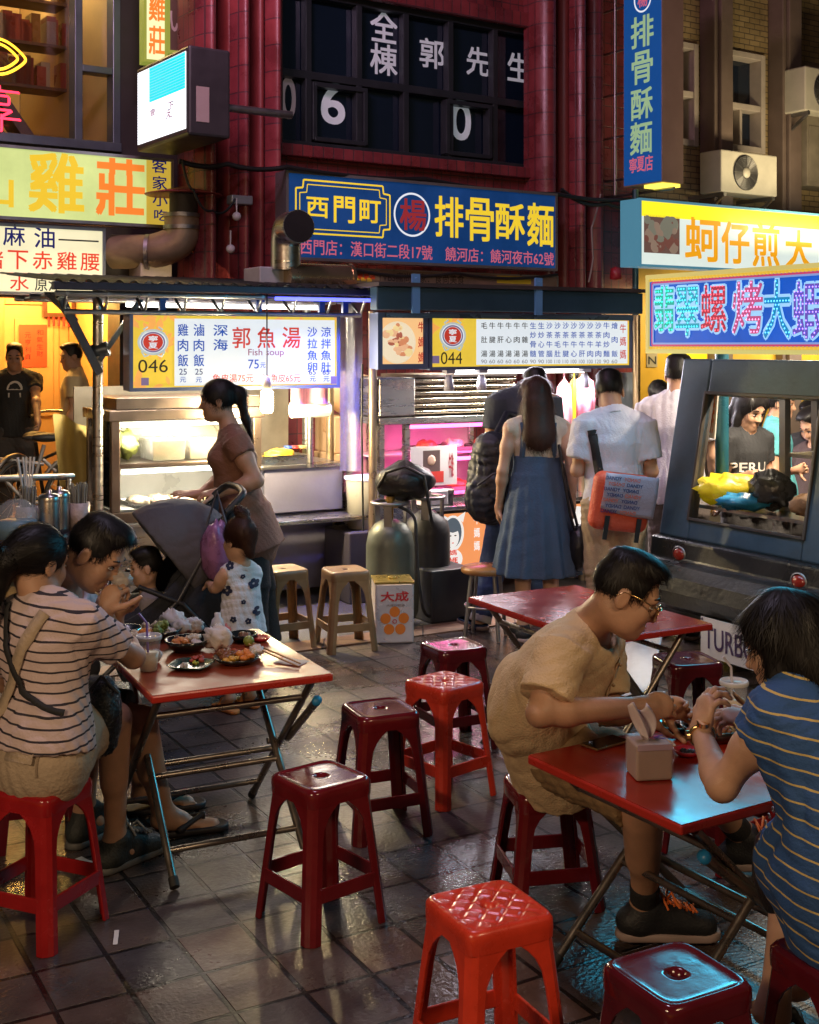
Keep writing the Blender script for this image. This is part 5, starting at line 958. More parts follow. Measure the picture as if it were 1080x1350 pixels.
def cup(label, c, h, drink, smat):
    s = T('drink_cup', label, 'cup', c); mb = MB(s.matrix_basis); mb.lathe([(.001, .001), (.030, .001), (.042, h - .01), (.0435, h)], 24, 0); mb.build('cup_wall', cupm, s)
    mb = MB(s.matrix_basis); f = .55; mb.lathe([(.001, .003), (.0285, .003), (.0285 + .012 * f, h * f), (.001, h * f)], 24); mb.build('drink', drink, s)
    mb = MB(s.matrix_basis); mb.lathe([(.046, h - .004), (.047, h + .004), (.044, h + .010), (.041, h + .010), (.039, h + .004), (.001, h + .004)], 24); mb.build('lid', lidm, s)
    mb = MB(s.matrix_basis); mb.tube([(.004, 0, .01), (-.004, .004, h * .6), (-.008, .006, h + .05), (-.035, .0, h + .085)], .0042, 8); mb.build('straw', smat, s)
cup('half full clear plastic cup with purple straw at the near table edge', lt(196, 884), .115, milk, strawm)
bk_ = M('black_melamine', (.012, .014, .014), .22, coat=.3); gp = M('green_melamine', (.012, .07, .05), .2, coat=.4); rs = M('red_saucer', (.42, .02, .035), .25, coat=.3); st_b = M('bowl_steel', (.5, .5, .5), .2, 1, .1)
dish('bowl', 'black bowl piled with orange shells in the middle of left table', 'bowl', lt(247, 858), .085, .045, bk_, [(-.02, .01, .05, .04, fw), (.04, -.01, .045, .04, fo), (-.01, -.03, .04, .035, fb_), (0, .03, .04, .03, ftissue)])
dish('bowl', 'dark bowl of greens and crumpled tissue at the back of left table', 'bowl', lt(212, 842), .085, .04, bk_, [(-.03, 0, .05, .05, fg), (.03, .02, .05, .04, fw), (0, -.03, .04, .03, ftissue)])
dish('bowl', 'shiny steel bowl at the left rear of the left table', 'bowl', lt(168, 842), .06, .045, st_b, [(0, 0, .035, .012, fb_)])
dish('bowl', 'bowl of orange and cream morsels beside the steel bowl', 'bowl', lt(185, 848), .07, .04, bk_, [(0, 0, .05, .035, fo), (.02, .02, .04, .03, fw)])
SQ = lambda a: (abs(math.cos(a)) ** 5 + abs(math.sin(a)) ** 5) ** (-.2)
dish('plate', 'square green plate with scraps of food at the near table edge', 'plate', lt(252, 880), .075, .016, gp, [(-.02, .02, .022, .008, fw), (.02, -.01, .015, .01, M('yellow_bit', (.55, .5, .03), .4)), (.055, .0, .03, .018, fr_)], sq=SQ, amp=.35)
dish('saucer', 'small red saucer behind the square green plate', 'saucer', lt(243, 858), .04, .018, rs, [(0, 0, .02, .006, fr_)])
dish('plate', 'black plate of orange shells and scraps right of green plate', 'plate', lt(312, 874), .085, .025, bk_, [(-.03, .02, .04, .035, fo), (.03, 0, .045, .03, fb_), (.0, -.03, .04, .025, fr_), (.02, .04, .03, .03, M('golden_food', (.6, .32, .04), .4, 0, .3, 40)), (-.05, -.02, .03, .02, fw)], amp=.4)
dish('saucer', 'red saucer of sauce at the far right corner of left table', 'saucer', lt(343, 845), .042, .018, rs, [(0, 0, .022, .006, fr_)])
dish('bowl', 'black bowl at the far edge of left table before the toddler', 'bowl', lt(320, 845), .06, .03, bk_, [(0, 0, .035, .018, fb_)])
for px, py, r0, lab in ((228, 832, .045, 'big white crumpled tissue between bowls at the table back'), (288, 858, .05, 'white crumpled tissue heap between the green and black plates'), (256, 836, .035, 'white crumpled tissue on the rear of black shell bowl'), (205, 872, .022, 'little white crumpled tissue beside the drink cup'), (338, 866, .024, 'small white crumpled tissue beside the chopsticks'), (238, 838, .035, 'pale crumpled tissue leaning on the greens bowl')):
    heap('crumpled_tissue', lab, 'tissue', lt(px, py), (r0, r0 * .9, r0 * .8), ftissue, .38)
mb = MB(); c = lt(328, 852); mb.ell((c.x, c.y, c.z + .02), (.021, .021, .02)); mb.build('lime', M('lime_green', (.20, .24, .04), .4, 0, .2, 30), None, 'whole green lime beside the red saucer', 'lime')
wood = M('chopstick_wood', (.35, .18, .07), .45, 0, .2, 20)
for k, (p, q, lab) in enumerate((((328, 862), (393, 881), 'wooden chopstick resting on the napkin, the nearer one'), ((334, 861), (396, 877), 'wooden chopstick resting on the napkin, the farther one'))):
    a, b_ = lt(*p), lt(*q); mb = MB(); mb.tube([a + Vector((0, 0, .035)), b_ + Vector((0, 0, .006))], [.0035, .003], 8); mb.build('chopstick', wood, None, lab, 'chopstick')
c = lt(384, 873); mb = MB(Matrix.Translation(c) @ Matrix.Rotation(R(-28), 4, 'Z')); mb.sheet(lambda s_, t: (-.055 + .11 * s_, -.04 + .08 * t, .0008 + .002 * math.sin(6 * s_) ** 2), 10, 4); mb.build('napkin', M('napkin_grey', (.42, .36, .36), .7), None, 'flat grey napkin under the chopsticks at the table corner', 'napkin')
# tied bag with a pink snack and white bottle near the toddler
c = lt(287, 842); mb = MB(Matrix.Translation(c)); mb.lathe([(.001, 0), (.026, 0), (.028, .05), (.022, .075), (.012, .085), (.012, .1), (.001, .1)], 18); mb.build('bottle', film('milky_bottle', (.75, .75, .78), .75), None, 'small white squeeze bottle on the back edge of left table', 'bottle')
# right table
c = rt(798, 981); s = T('phone', 'gold edged mobile phone lying on the right table', 'phone', c, R(38)); mb = MB(s.matrix_basis); mb.box(-.072, .072, -.036, .036, 0, .0075); mb.build('case', M('gold_case', (.55, .38, .2), .25, .9), s, bevel=.0035, segs=3)
mb = MB(s.matrix_basis); mb.box(-.066, .066, -.0325, .0325, .0076, .0082); mb.build('screen', M('phone_glass', (.008, .012, .014), .04, 0, .1), s)
c = rt(856, 1022); s = T('tissue_pack', 'cube pack of tissues in clear wrap with one pulled up', 'tissues', c + Vector((.0, .0, 0)), R(8)); mb = MB(s.matrix_basis); mb.box(-.052, .052, -.048, .048, 0, .098); mb.build('pack', M('tissue_stack', (.50, .37, .28), .6, 0, .1, 60, .5, 200, st=(1, 1, 12)), s, bevel=.006)
mb = MB(s.matrix_basis); mb.box(-.055, .055, -.051, .051, .001, .104); mb.build('wrap', film('clear_wrap', (.75, .72, .75), .16, .1), s, bevel=.008)
mb = MB(s.matrix_basis)
for k in range(16): a = random.uniform(0, 6.28); d = random.uniform(.008, .04); mb.bar((.01 + d * .3 * math.cos(a), d * .3 * math.sin(a), .1055 + .0001 * k), (.01 + d * math.cos(a), d * .8 * math.sin(a), .1057 + .0001 * k), .006, .0008, k % 2)
mb.box(-.05, .05, -.0518, -.0512, .085, .101, 2); mb.build('print', [M('print_purple', (.12, .05, .3), .4), M('print_pink', (.6, .12, .22), .4), M('print_haze', (.5, .4, .5), .4)], s)
mb = MB(s.matrix_basis); mb.sheet(lambda s_, t: (-.006 + (.022 + .10 * t * (1.3 - t)) * (s_ - .5) - .03 * t * t, .012 * math.sin(9 * s_ + 3 * t), .100 + .095 * t + .014 * math.sin(7 * s_) * t), 14, 10); mb.build('tissue', M('tissue_white', (.72, .64, .66), .8, 0, .04), s, mod=lambda o: setattr(o.modifiers.new('s', 'SOLIDIFY'), 'thickness', .0008))
dish('saucer', 'red saucer of dark shells beside the tissue pack', 'saucer', rt(906, 996), .042, .018, rs, [(0, 0, .022, .008, M('dark_shell', (.03, .03, .05), .25, 0, .5, 40)), (.01, .01, .012, .01, M('shell_blue', (.1, .14, .25), .3))])
dish('bowl', 'wide black bowl of clams between the man and the woman', 'bowl', rt(940, 974), .10, .045, bk_, [(-.03, 0, .05, .04, fb_), (.04, .02, .05, .04, fo), (.0, -.04, .04, .03, fw), (.01, .04, .04, .03, fb_)], amp=.4)
dish('plate', 'green plate of shells at the far side of the right table', 'plate', rt(890, 958), .085, .018, gp, [(-.03, .0, .03, .02, fb_), (.03, .01, .03, .02, fo), (0, -.02, .02, .02, fw)], amp=.4)
cup('clear plastic cup with pale lid and tall straw on right table', rt(968, 948), .115, milk, M('clear_straw', (.6, .55, .6), .3))
for k, (px, py) in enumerate(((868, 988), (880, 984), (898, 976))):
    c = rt(px, py); mb = MB(Matrix.Translation(c) @ Matrix.Rotation(k * 1.3, 4, 'Z') @ Matrix.Rotation(.4, 4, 'X')); mb.lathe([(.001, .0), (.016, .004), (.022, .012), (.02, .013), (.014, .006), (.001, .003)], 16, 0, sq=lambda a: 1 + .22 * math.cos(a)); mb.build('clam_shell', M('clam_tan', (.4, .25, .12), .35, 0, .4, 60), None, ('open tan clam shell nearest the tissue pack', 'open tan clam shell in the middle of the three by tissue pack', 'open tan clam shell nearest the clam bowl')[k], 'shell', 'clam shells by the tissue pack')

# ================================================================ things between the tables and the stalls
c = G(530, 848); s = T('oil_can', 'square white oil can with red lettering and orange flower', 'can', c + VS * .12, R(SA - 22)); Mx = s.matrix_basis; hw, hh = .118, .365
mb = MB(Mx); mb.box(-hw, hw, -hw, hw, 0, hh); mb.build('can_body', M('can_white', (.70, .62, .62), .3, .3, .1, 6), s, bevel=.012, segs=3)
mb = MB(Mx); mb.box(-hw - .003, hw + .003, -hw - .003, hw + .003, hh - .006, hh + .008); mb.lathe([(.03, hh + .008), (.03, hh + .02), (.001, hh + .022)], 16, 0); mb.build('rim', M('can_gold', (.5, .36, .1), .3, .8), s, bevel=.003)
fpl = Mx @ Matrix(((1, 0, 0, 0), (0, 0, -1, -hw - .001), (0, 1, 0, 0), (0, 0, 0, 1))); mb = MB(fpl)
mb.text('大成', -.085, .085, .255, .315, 0, .0015, .03); mb.text('大成沙拉油', -.05, .06, .225, .24, 1, .001, .01)
for k in range(5):
    a = math.pi / 2 + k * 2 * math.pi / 5; mb.add([(.058 * math.cos(a) + .032 * math.cos(2 * math.pi * j / 16), .135 + .058 * math.sin(a) + .032 * math.sin(2 * math.pi * j / 16), .001 + .0002 * k) for j in range(16)], [tuple(range(16))], 2)
ring(mb, 0, .135, .014, .014, .005, .0025, 0, 16); mb.build('print', [M('can_red', (.55, .03, .04), .4), M('can_grey', (.2, .16, .17), .4), M('can_orange', (.75, .20, .03), .4)], s)
c = G(514, 832); c.y += .15; s = T('gas_cylinder', 'grey green gas cylinder with brass valve beside the beef stall', 'gas cylinder', c); Mx = s.matrix_basis
mb = MB(Mx); mb.lathe([(.13, 0), (.135, .03), (.125, .04), (.150, .06), (.155, .12), (.155, .52), (.14, .60), (.10, .655), (.05, .68), (.001, .69)], 28); mb.build('tank', M('tank_paint', (.10, .11, .085), .45, .4, .35, 5, .15, 30), s)
mb = MB(Mx)
for k in range(3): a = k * 2.094 + .4; mb.bar((.1 * math.cos(a), .1 * math.sin(a), .64), (.11 * math.cos(a), .11 * math.sin(a), .78), .05, .008)
mb.tube([(.115 * math.cos(.2 * k), .115 * math.sin(.2 * k), .79) for k in range(32)], .012, 8, closed=True); mb.build('guard', steel_d, s)
mb = MB(Mx); mb.tube([(0, 0, .68), (0, 0, .80)], .022, 10); mb.tube([(-.045, 0, .77), (.05, 0, .77)], .014, 8); mb.tube([(0, 0, .80), (0, 0, .83)], .03, 10); mb.build('valve', M('brass', (.5, .32, .1), .3, 1), s)
mb = MB(Mx); mb.tube(fillet([(.05, 0, .77), (.16, -.05, .72), (.18, -.08, .3), (.22, -.02, .05), (.42, .3, .06)], .1), .011, 8); mb.build('hose', rubber, s)
s = T('gas_cylinder', 'dark gas cylinder half hidden behind the grey green one', 'gas cylinder', c + US * .36 + VS * .15); mb = MB(s.matrix_basis); mb.lathe([(.13, 0), (.15, .06), (.155, .12), (.155, .55), (.14, .63), (.05, .70), (.001, .71)], 24); mb.build('tank', M('tank_dark', (.03, .03, .032), .5, .3, .3), s)
mb = MB(s.matrix_basis); mb.tube([(.115 * math.cos(.2 * k), .115 * math.sin(.2 * k), .79) for k in range(32)], .012, 8, closed=True); mb.tube([(0, 0, .69), (0, 0, .83)], .03, 10)
for k in range(3): a = k * 2.094 + .4; mb.bar((.11 * math.cos(a), .11 * math.sin(a), .64), (.112 * math.cos(a), .112 * math.sin(a), .79), .05, .008)
mb.build('guard', steel_d, s)
kbag = M('black_bag', (.012, .012, .014), .4, 0, .3, 12, .6, 30)
o = T('shoulder_bag', 'slumped black bag lying on top of the gas cylinders', 'bag', c + US * .12 + VS * .02 + Vector((0, 0, .83))); mb = MB(o.matrix_basis); blob((0, 0, .09), (.19, .14, .12), amp=.18, mb=mb); mb.build('body', kbag, o)
mb = MB(o.matrix_basis); mb.tube([(-.17, -.08, .06), (-.12, -.15, .16), (0, -.16, .2), (.12, -.15, .14), (.18, -.1, -.2)], .012, 6); mb.build('strap', kbag, o)
mb = MB(); cc = G(560, 812); mb.box(-.16, .16, -.14, .14, 0, .34, 0, Matrix.Translation((W(582, 455, 8.3).x, 8.3, .004)) @ Matrix.Rotation(R(SA), 4, 'Z')); mb.build('crate', M('black_crate', (.02, .02, .022), .5, 0, .3), None, 'black crate on the ground under the orange lit panel', 'crate', bevel=.01)
for k, (px, yy, sx, h_, lab) in enumerate(((300, 8.55, .5, .5, 'dark crate under the fish stall behind the toddler'), (430, 8.75, .4, .3, 'low dark crate under the blue lit counter behind tan stools'))):
    pass
# round stool beside the beef stall
c = Vector((W(640, 455, 7.75).x, 7.75, 0)); s = T('round_stool', 'round brown stool with metal legs before the beef stall', 'stool', c); mb = MB(s.matrix_basis); mb.lathe([(.001, .40), (.14, .40), (.15, .41), (.15, .43), (.14, .44), (.001, .445)], 28); mb.build('seat', M('brown_seat', (.32, .15, .05), .3, 0, .15), s)
for k in range(4):
    a = k * math.pi / 2 + .5; mb = MB(s.matrix_basis); mb.tube([(.1 * math.cos(a), .1 * math.sin(a), .40), (.15 * math.cos(a), .15 * math.sin(a), .004)], .012, 8); mb.build('leg', steel_d, s)
mb = MB(s.matrix_basis); mb.tube([(.125 * math.cos(.2 * k), .125 * math.sin(.2 * k), .2) for k in range(32)], .008, 6, closed=True); mb.build('ring', steel_d, s)
mb = MB(); a, b_ = G(800, 905), G(862, 838)
mb.sheet(lambda s_, t: G(775 + 72 * s_ + 45 * t, 915 - 78 * t + 12 * s_) + Vector((0, 0, .02 + .03 * math.sin(5 * s_ + 4 * t) ** 2 + .42 * max(0, t - .25) * s_)), 16, 12); mb.build('white_tarp', M('tarp_white', (.52, .50, .53), .6, 0, .15, 6, .4, 20), None, 'white plastic tarp on the ground beneath the empty red table', 'tarp', mod=lambda o: setattr(o.modifiers.new('s', 'SOLIDIFY'), 'thickness', .004))
# little litter
for k, (px, py, sx, lab) in enumerate(((153, 1236, .014, 'torn white paper strip on the slabs by the red stool leg'), (113, 1136, .03, 'scrap of white tissue on the slabs behind the red stool'))):
    c = G(px, py, .0035); mb = MB(Matrix.Translation(c) @ Matrix.Rotation(R(100 + 40 * k), 4, 'Z')); mb.sheet(lambda s_, t: (-.045 + .09 * s_, -sx / 2 + sx * t, .002 * math.sin(5 * s_) ** 2), 8, 2); mb.build('paper_scrap', M('paper_white', (.6, .58, .56), .8), None, lab, 'litter')
# ---------------------------------------------------------------- condiment table at the left
z = .86; s = T('side_table', 'dark side table with chopsticks and canisters behind the left diners', 'table', (W(35, 455, 6.3).x, 6.3, 0), R(SA)); Mx = s.matrix_basis
mb = MB(Mx); mb.box(-.7, .24, -.25, .25, z - .04, z); mb.build('tabletop', M('dark_tabletop', (.06, .045, .05), .3, 0, .2), s, bevel=.008)
for x in (-.66, .2):
    for y in (-.21, .21): mb = MB(Mx); mb.box(x - .02, x + .02, y - .02, y + .02, 0, z - .04); mb.build('leg', steel_d, s)
def onside(px, yy): return Vector((W(px, 455, yy).x, yy, z + .001))
chs = M('chopstick_grey', (.34, .33, .30), .35, .3, .2)
for k, (px, yy, lab) in enumerate(((36, 6.25, 'white holder of chopsticks and straws standing on a tub at far left'), (104, 6.4, 'wrapped holder full of dark chopsticks beside the canisters'))):
    o = T('chopstick_holder', lab, 'holder', onside(px, yy), 0, 'chopstick holders on the side table'); mb = MB(o.matrix_basis); mb.lathe([(.001, 0), (.05, 0), (.055, .14), (.05, .14), (.045, .01), (.001, .01)], 20); mb.build('holder', film('holder_plastic', (.55, .5, .5), .7) if k == 0 else M('wrap_pink', (.45, .35, .34), .4, 0, .3, 20, .6, 40), o)
    mb = MB(o.matrix_basis)
    for j in range(34): a = random.uniform(0, 6.28); d = .042 * math.sqrt(random.random()); mb.tube([(d * .8 * math.cos(a), d * .8 * math.sin(a), .02), (d * 1.15 * math.cos(a), d * 1.15 * math.sin(a), .235 + random.uniform(-.01, .01))], .0036, 5)
    mb.build('chopsticks', chs, o)
    if k == 0:
        mb = MB(o.matrix_basis)
        for j in range(7): a = random.uniform(0, 6.28); mb.tube([(.02 * math.cos(a), .02 * math.sin(a), .2), (.05 * math.cos(a), .05 * math.sin(a), .38)], .006, 6)
        mb.build('straws', M('white_straw', (.6, .58, .55), .4), o)
for k, (px, yy, lab) in enumerate(((65, 6.2, 'polished steel canister with lid on the side table, left one'), (78, 6.35, 'polished steel canister with lid on the side table, right one'))):
    o = T('canister', lab, 'canister', onside(px, yy), 0, 'steel canisters on the side table'); mb = MB(o.matrix_basis); mb.lathe([(.001, 0), (.05, 0), (.052, .02), (.052, .17), (.05, .18)], 24); mb.build('body', M('mirror_steel', (.5, .47, .43), .32, 1, .1), o)
    mb = MB(o.matrix_basis); mb.lathe([(.053, .17), (.054, .19), (.045, .205), (.012, .21), (.012, .225), (.001, .228)], 24); mb.build('lid', M('mirror_steel', (.5, .47, .43), .32, 1, .1), o)
o = T('food_tub', 'clear dome tub with blue contents on the side table at left', 'tub', onside(22, 6.1)); mb = MB(o.matrix_basis); mb.lathe([(.001, 0), (.09, 0), (.1, .1), (.1, .105), (.085, .16), (.04, .19), (.001, .195)], 24); mb.build('tub', film('dome_plastic', (.6, .6, .6), .3, .1), o)
mb = MB(o.matrix_basis); mb.lathe([(.001, .005), (.085, .005), (.092, .09), (.001, .09)], 20); mb.build('contents', M('blue_content', (.05, .25, .42), .4), o)
for k, (px, lab) in enumerate(((58, 'small pale bowl in front of the steel canisters'),)):
    dish('bowl', lab, 'bowl', onside(px, 6.05), .055, .05, M('pale_bowl', (.55, .5, .5), .3))
# steel rail behind
mb = MB(); a, b_ = W(-40, 632, 8.0), W(97, 628, 8.4); mb.tube([a, b_], .022, 10); mb.build('rail_bar', steel, None, 'bright steel rail running behind the side table at left', 'rail')
rb = bpy.data.objects['rail_bar']
for t in (.1, .95):
    p = a.lerp(b_, t); mb = MB(); mb.tube([p, Vector((p.x, p.y, 0))], .02, 8); mb.build('post', steel, rb)
mb = MB(); c = W(92, 555, 8.9); mb.sheet(lambda s_, t: Vector((c.x - .12 + .30 * s_ + .05 * t, c.y + .06 * math.sin(8 * s_) * (1 - .3 * t), c.z - .52 * t + .05 * math.cos(3 * s_))), 18, 10); mb.build('hanging_cloth', M('yellow_cloth', (.55, .42, .14), .7, 0, .12, 6, .3, 15), None, 'pale yellow plastic cloth hanging at the left end of fish stall', 'cloth')
# ---------------------------------------------------------------- bicycles by the entrance
def bicycle(label, c, rz, col, basket=True):
    s = T('bicycle', label, 'bicycle', c, rz, 'bicycles by the entrance'); Mx = s.matrix_basis; fm = M('bike_' + label[:6], col, .35, .3)
    for x in (-.5, .5):
        mb = MB(Mx @ Matrix.Translation((x, 0, .33)) @ Matrix.Rotation(R(90), 4, 'X')); mb.tube([(.31 * math.cos(.13 * k), .31 * math.sin(.13 * k), 0) for k in range(48)], .018, 8, closed=True); w = mb.build('wheel', rubber, s)
        mb = MB(Mx @ Matrix.Translation((x, 0, .33)) @ Matrix.Rotation(R(90), 4, 'X')); mb.tube([(.29 * math.cos(.13 * k), .29 * math.sin(.13 * k), 0) for k in range(48)], .008, 6, closed=True)
        for k in range(14): a = k * math.pi / 7; mb.tube([(0, 0, 0), (.29 * math.cos(a), .29 * math.sin(a), 0)], .0022, 4)
        mb.build('rim', steel, w)
        mb = MB(Mx); mb.tube([(x + .37 * math.cos(a), 0, .33 + .37 * math.sin(a)) for a in [R(30 + 12 * k) for k in range(11)]], .02, 6); mb.build('mudguard', steel_d, s)
    mb = MB(Mx)
    for a, b_ in (((-.5, 0, .33), (-.05, 0, .30)), ((-.05, 0, .30), (-.18, 0, .78)), ((-.05, 0, .30), (.38, 0, .78)), ((-.18, 0, .62), (.36, 0, .70)), ((-.5, 0, .33), (-.17, 0, .66)), ((.5, 0, .33), (.36, 0, .92))): mb.tube([a, b_], .016, 8)
    mb.build('bike_frame', fm, s)
    mb = MB(Mx); mb.tube([(.36, 0, .9), (.34, 0, 1.0)], .014, 8); mb.tube(fillet([(.2, -.28, .98), (.33, -.24, 1.02), (.34, 0, 1.02), (.33, .24, 1.02), (.2, .28, .98)], .06), .012, 8); mb.build('handlebar', steel, s)
    mb = MB(Mx); mb.ell((-.2, 0, .84), (.14, .07, .04)); mb.ell((-.1, 0, .84), (.1, .035, .025)); mb.build('saddle', blackm, s)
    mb = MB(Mx); mb.tube([(-.05, -.09, .30), (.05, -.09, .17)], .01, 6); mb.box(.02, .1, -.16, -.08, .155, .175); mb.tube([(-.05 + .09 * math.cos(.3 * k), -.05, .3 + .09 * math.sin(.3 * k)) for k in range(21)], .006, 6, closed=True); mb.build('crank', steel_d, s)
    if basket:
        mb = MB(Mx)
        for t in range(5): zz = .66 + .06 * t; w = .13 + .012 * t; mb.tube(fillet([(.46, -w, zz), (.46 + .25 + .01 * t, -w, zz), (.46 + .25 + .01 * t, w, zz), (.46, w, zz), (.46, -w, zz)], .03, 3), .004, 5)
        for k in range(14): a = k / 13; mb.tube([(.46 + .25 * a, -.13, .66), (.46 + .26 * a, -.18, .90)], .003, 4); mb.tube([(.71, -.13 + .26 * a, .66), (.75, -.18 + .36 * a, .90)], .003, 4)
        mb.build('basket', steel, s)
    return s
bicycle('silver bicycle with wire front basket beside the man in the dark tee', Vector((W(28, 455, 10.3).x, 10.3, .201)), R(200), (.3, .3, .32))
bicycle('dark bicycle leaning nearer the entrance door, right of silver bicycle', Vector((W(62, 455, 10.75).x, 10.75, .201)), R(75), (.03, .03, .03), False)
# ---------------------------------------------------------------- ducts, cables and fittings on the facades
dk = M('grimy_duct', (.30, .22, .14), .5, .5, .35, 5, .2, 20)
yd = 9.75; P_ = lambda px, py, d=0: W(px, py, yd + d)
s = T('exhaust_duct', 'grimy elbow exhaust duct with red rain cap below the yellow sign', 'duct', P_(240, 345)); mb = MB(); mb.tube(fillet([P_(150, 332, .1), P_(205, 332), P_(240, 318), P_(240, 284)], .35, 8), .135, 18); mb.build('pipe', dk, s)
mb = MB()
for px, py in ((196, 333), (240, 300), (240, 284)): 
    p = P_(px, py); d = Vector((1, 0, 0)) if px == 196 else Vector((0, 0, 1)); mb.tube([p - d * .015, p + d * .015], .145, 18)
mb.build('joint', steel_d, s)
mb = MB(); mb.tube([P_(242, 284), P_(242, 250)], .11, 16); mb.build('stack', M('dark_duct', (.04, .035, .035), .6), s)
c = P_(242, 254); mb = MB(Matrix.Translation(c)); mb.lathe([(.001, .05), (.18, .01), (.30, -.015), (.29, -.022), (.001, .0)], 24); mb.build('cap', M('red_cap', (.32, .06, .06), .5, .2, .2), s)
mb = MB(Matrix.Translation(P_(200, 362, .1)) @ Matrix.Rotation(R(FA), 4, 'Z')); mb.box(-.14, .12, -.12, .12, -.12, .12); mb.build('fan_box', M('fan_box_tan', (.36, .30, .26), .5, .2, .2), None, 'tan metal fan box under the elbow exhaust duct', 'box', bevel=.01)
mb = MB(); mb.tube([P_(140, 345, .3), P_(190, 345, .3)], .15, 18); mb.build('barrel', M('dark_duct', (.04, .035, .035), .6), None, 'dark drum shaped duct end behind the tan fan box', 'duct')
yd = 9.0
s = T('exhaust_duct', 'shiny steel elbow duct with wide black mouth over the fish stall', 'duct', P_(377, 350)); mb = MB(); mb.tube(fillet([P_(377, 356), P_(377, 318), P_(379, 300, -.05), P_(390, 298, -.2)], .16, 8), .108, 20, caps=False); mb.build('pipe', steel, s)
m = P_(392, 299, -.22); d = (m - P_(378, 304, -.03)).normalized(); mb = MB(); mb.tube([m - d * .02, m + d * .03], .118, 24); mb.build('mouth_ring', steel, s); mb = MB(); mb.tube([m + d * .031, m + d * .034], .112, 24); mb.build('mouth', M('mouth_black', (.006, .006, .006), .9), s)  # flat black disc closes the duct mouth
mb = MB(Matrix.Translation(P_(352, 366, .1)) @ Matrix.Rotation(R(SA), 4, 'Z')); mb.box(-.12, .12, -.15, .15, -.10, .07); mb.build('roof_box', M('pale_box', (.42, .42, .44), .5, .3, .2), None, 'pale metal box on the stall roof left of the steel duct', 'box', bevel=.008)
mb = MB(Matrix.Translation(P_(420, 366, .1)) @ Matrix.Rotation(R(SA), 4, 'Z')); mb.tube([(-.25, 0, 0), (.25, 0, 0)], .10, 20); mb.tube([(-.26, 0, 0), (-.235, 0, 0)], .108, 20); mb.tube([(.235, 0, 0), (.26, 0, 0)], .108, 20); mb.build('roof_cylinder', M('copper_metal', (.55, .40, .25), .25, .9), None, 'lying metal cylinder on the fish stall roof right of the duct', 'cylinder')  # even copper-coloured metal on the cylinder
mb = MB(); c = P_(488, 385, .1); blob((c.x, c.y, c.z), (.26, .15, .05), amp=.15, mb=mb); mb.build('rope_coil', M('rope_brown', (.2, .12, .06), .8, 0, .3, 20, .6, 40), None, 'brown rope and net bundle on the roof between stalls', 'rope')
cab = M('cable_black', (.012, .012, .013), .5)
def cable(label, pts, r=.012, sg=.05, mat=None):
    mb = MB(); full = []
    for i in range(len(pts) - 1): full += sag(pts[i], pts[i + 1], sg, 8)[:-1]
    mb.tube(full + [Vector(pts[-1])], r, 6); mb.build('cable', mat or cab, None, label, 'cable')
f_ = lambda px, py, w: fp.P(*fp.hit(px, py, w), w)
cable('thick black cable running across the columns above the blue shop sign', [f_(236, 212, .6), f_(300, 216, .6), f_(378, 220, .66), f_(560, 236, .55), f_(735, 256, .55), f_(840, 262, .5)], .02, .03)
cable('thin black cable looping down beside the red rain cap', [f_(240, 210, .62), f_(255, 250, .65), f_(280, 277, .62), f_(310, 262, .6)], .01, .06)
cable('black cable hanging below the dark blue shop sign', [f_(385, 352, .66), f_(470, 356, .66), f_(600, 360, .66), f_(735, 362, .6)], .014, .04)
cable('pale loose cable hanging on the dark wall right of the blue shop sign', [f_(792, 256, .4), f_(780, 300, .4), f_(782, 340, .4), f_(776, 372, .4)], .009, .02, M('cable_pale', (.3, .24, .22), .5))
cable('black cable bundle along the right wall above the yellow white sign', [f_(740, 250, .5), f_(800, 268, .5), f_(845, 262, .5)], .022, .06)
cable('thin cable hanging in front of the right end of fish stall', [W(478, 480, 8.4), W(477, 560, 8.4), W(479, 700, 8.4)], .007, .0)
mb = MB(fp.M); r_ = fp.rect(302, 258, 330, 270, .55); mb.box(r_[0], r_[1], r_[2], r_[3], .5, .6); mb.build('flood_lamp', M('flood_grey', (.3, .32, .36), .4, .5), None, 'small grey flood lamp fixed on the red columns', 'lamp', bevel=.01)
fo_ = bpy.data.objects['flood_lamp']
for px, py in ((312, 285), (304, 328)):
    c = f_(px, py, .6); mb = MB(); mb.ell(c, .035); mb.tube([c, c + Vector((0, 0, .14))], .006, 6); mb.build('small_bulb', M('bulb_pale', (.6, .55, .6), .4), None, 'little pale bulb hanging on a wire by the red columns, ' + ('upper one' if py < 300 else 'lower one'), 'bulb')
# red beacon and pipes right of the stalls
c = W(812, 365, 12.0); mb = MB(Matrix.Translation(c)); mb.lathe([(.001, .1), (.05, .08), (.06, -.02), (.001, -.03)], 14); mb.build('spotlight', M('dark_red_lamp', (.3, .02, .03), .4), None, 'small dark red lamp above the right end of beef stall', 'lamp')
for px, w_ in ((838, .03),): mb = MB(); mb.tube([W(px, 250, 12.0), W(px, 560, 12.0)], w_, 8); mb.build('drain_pipe', M('teal_pipe', (.04, .1, .12), .4, .4), None, 'thin teal drain pipe beside the yellow white sign', 'pipe')
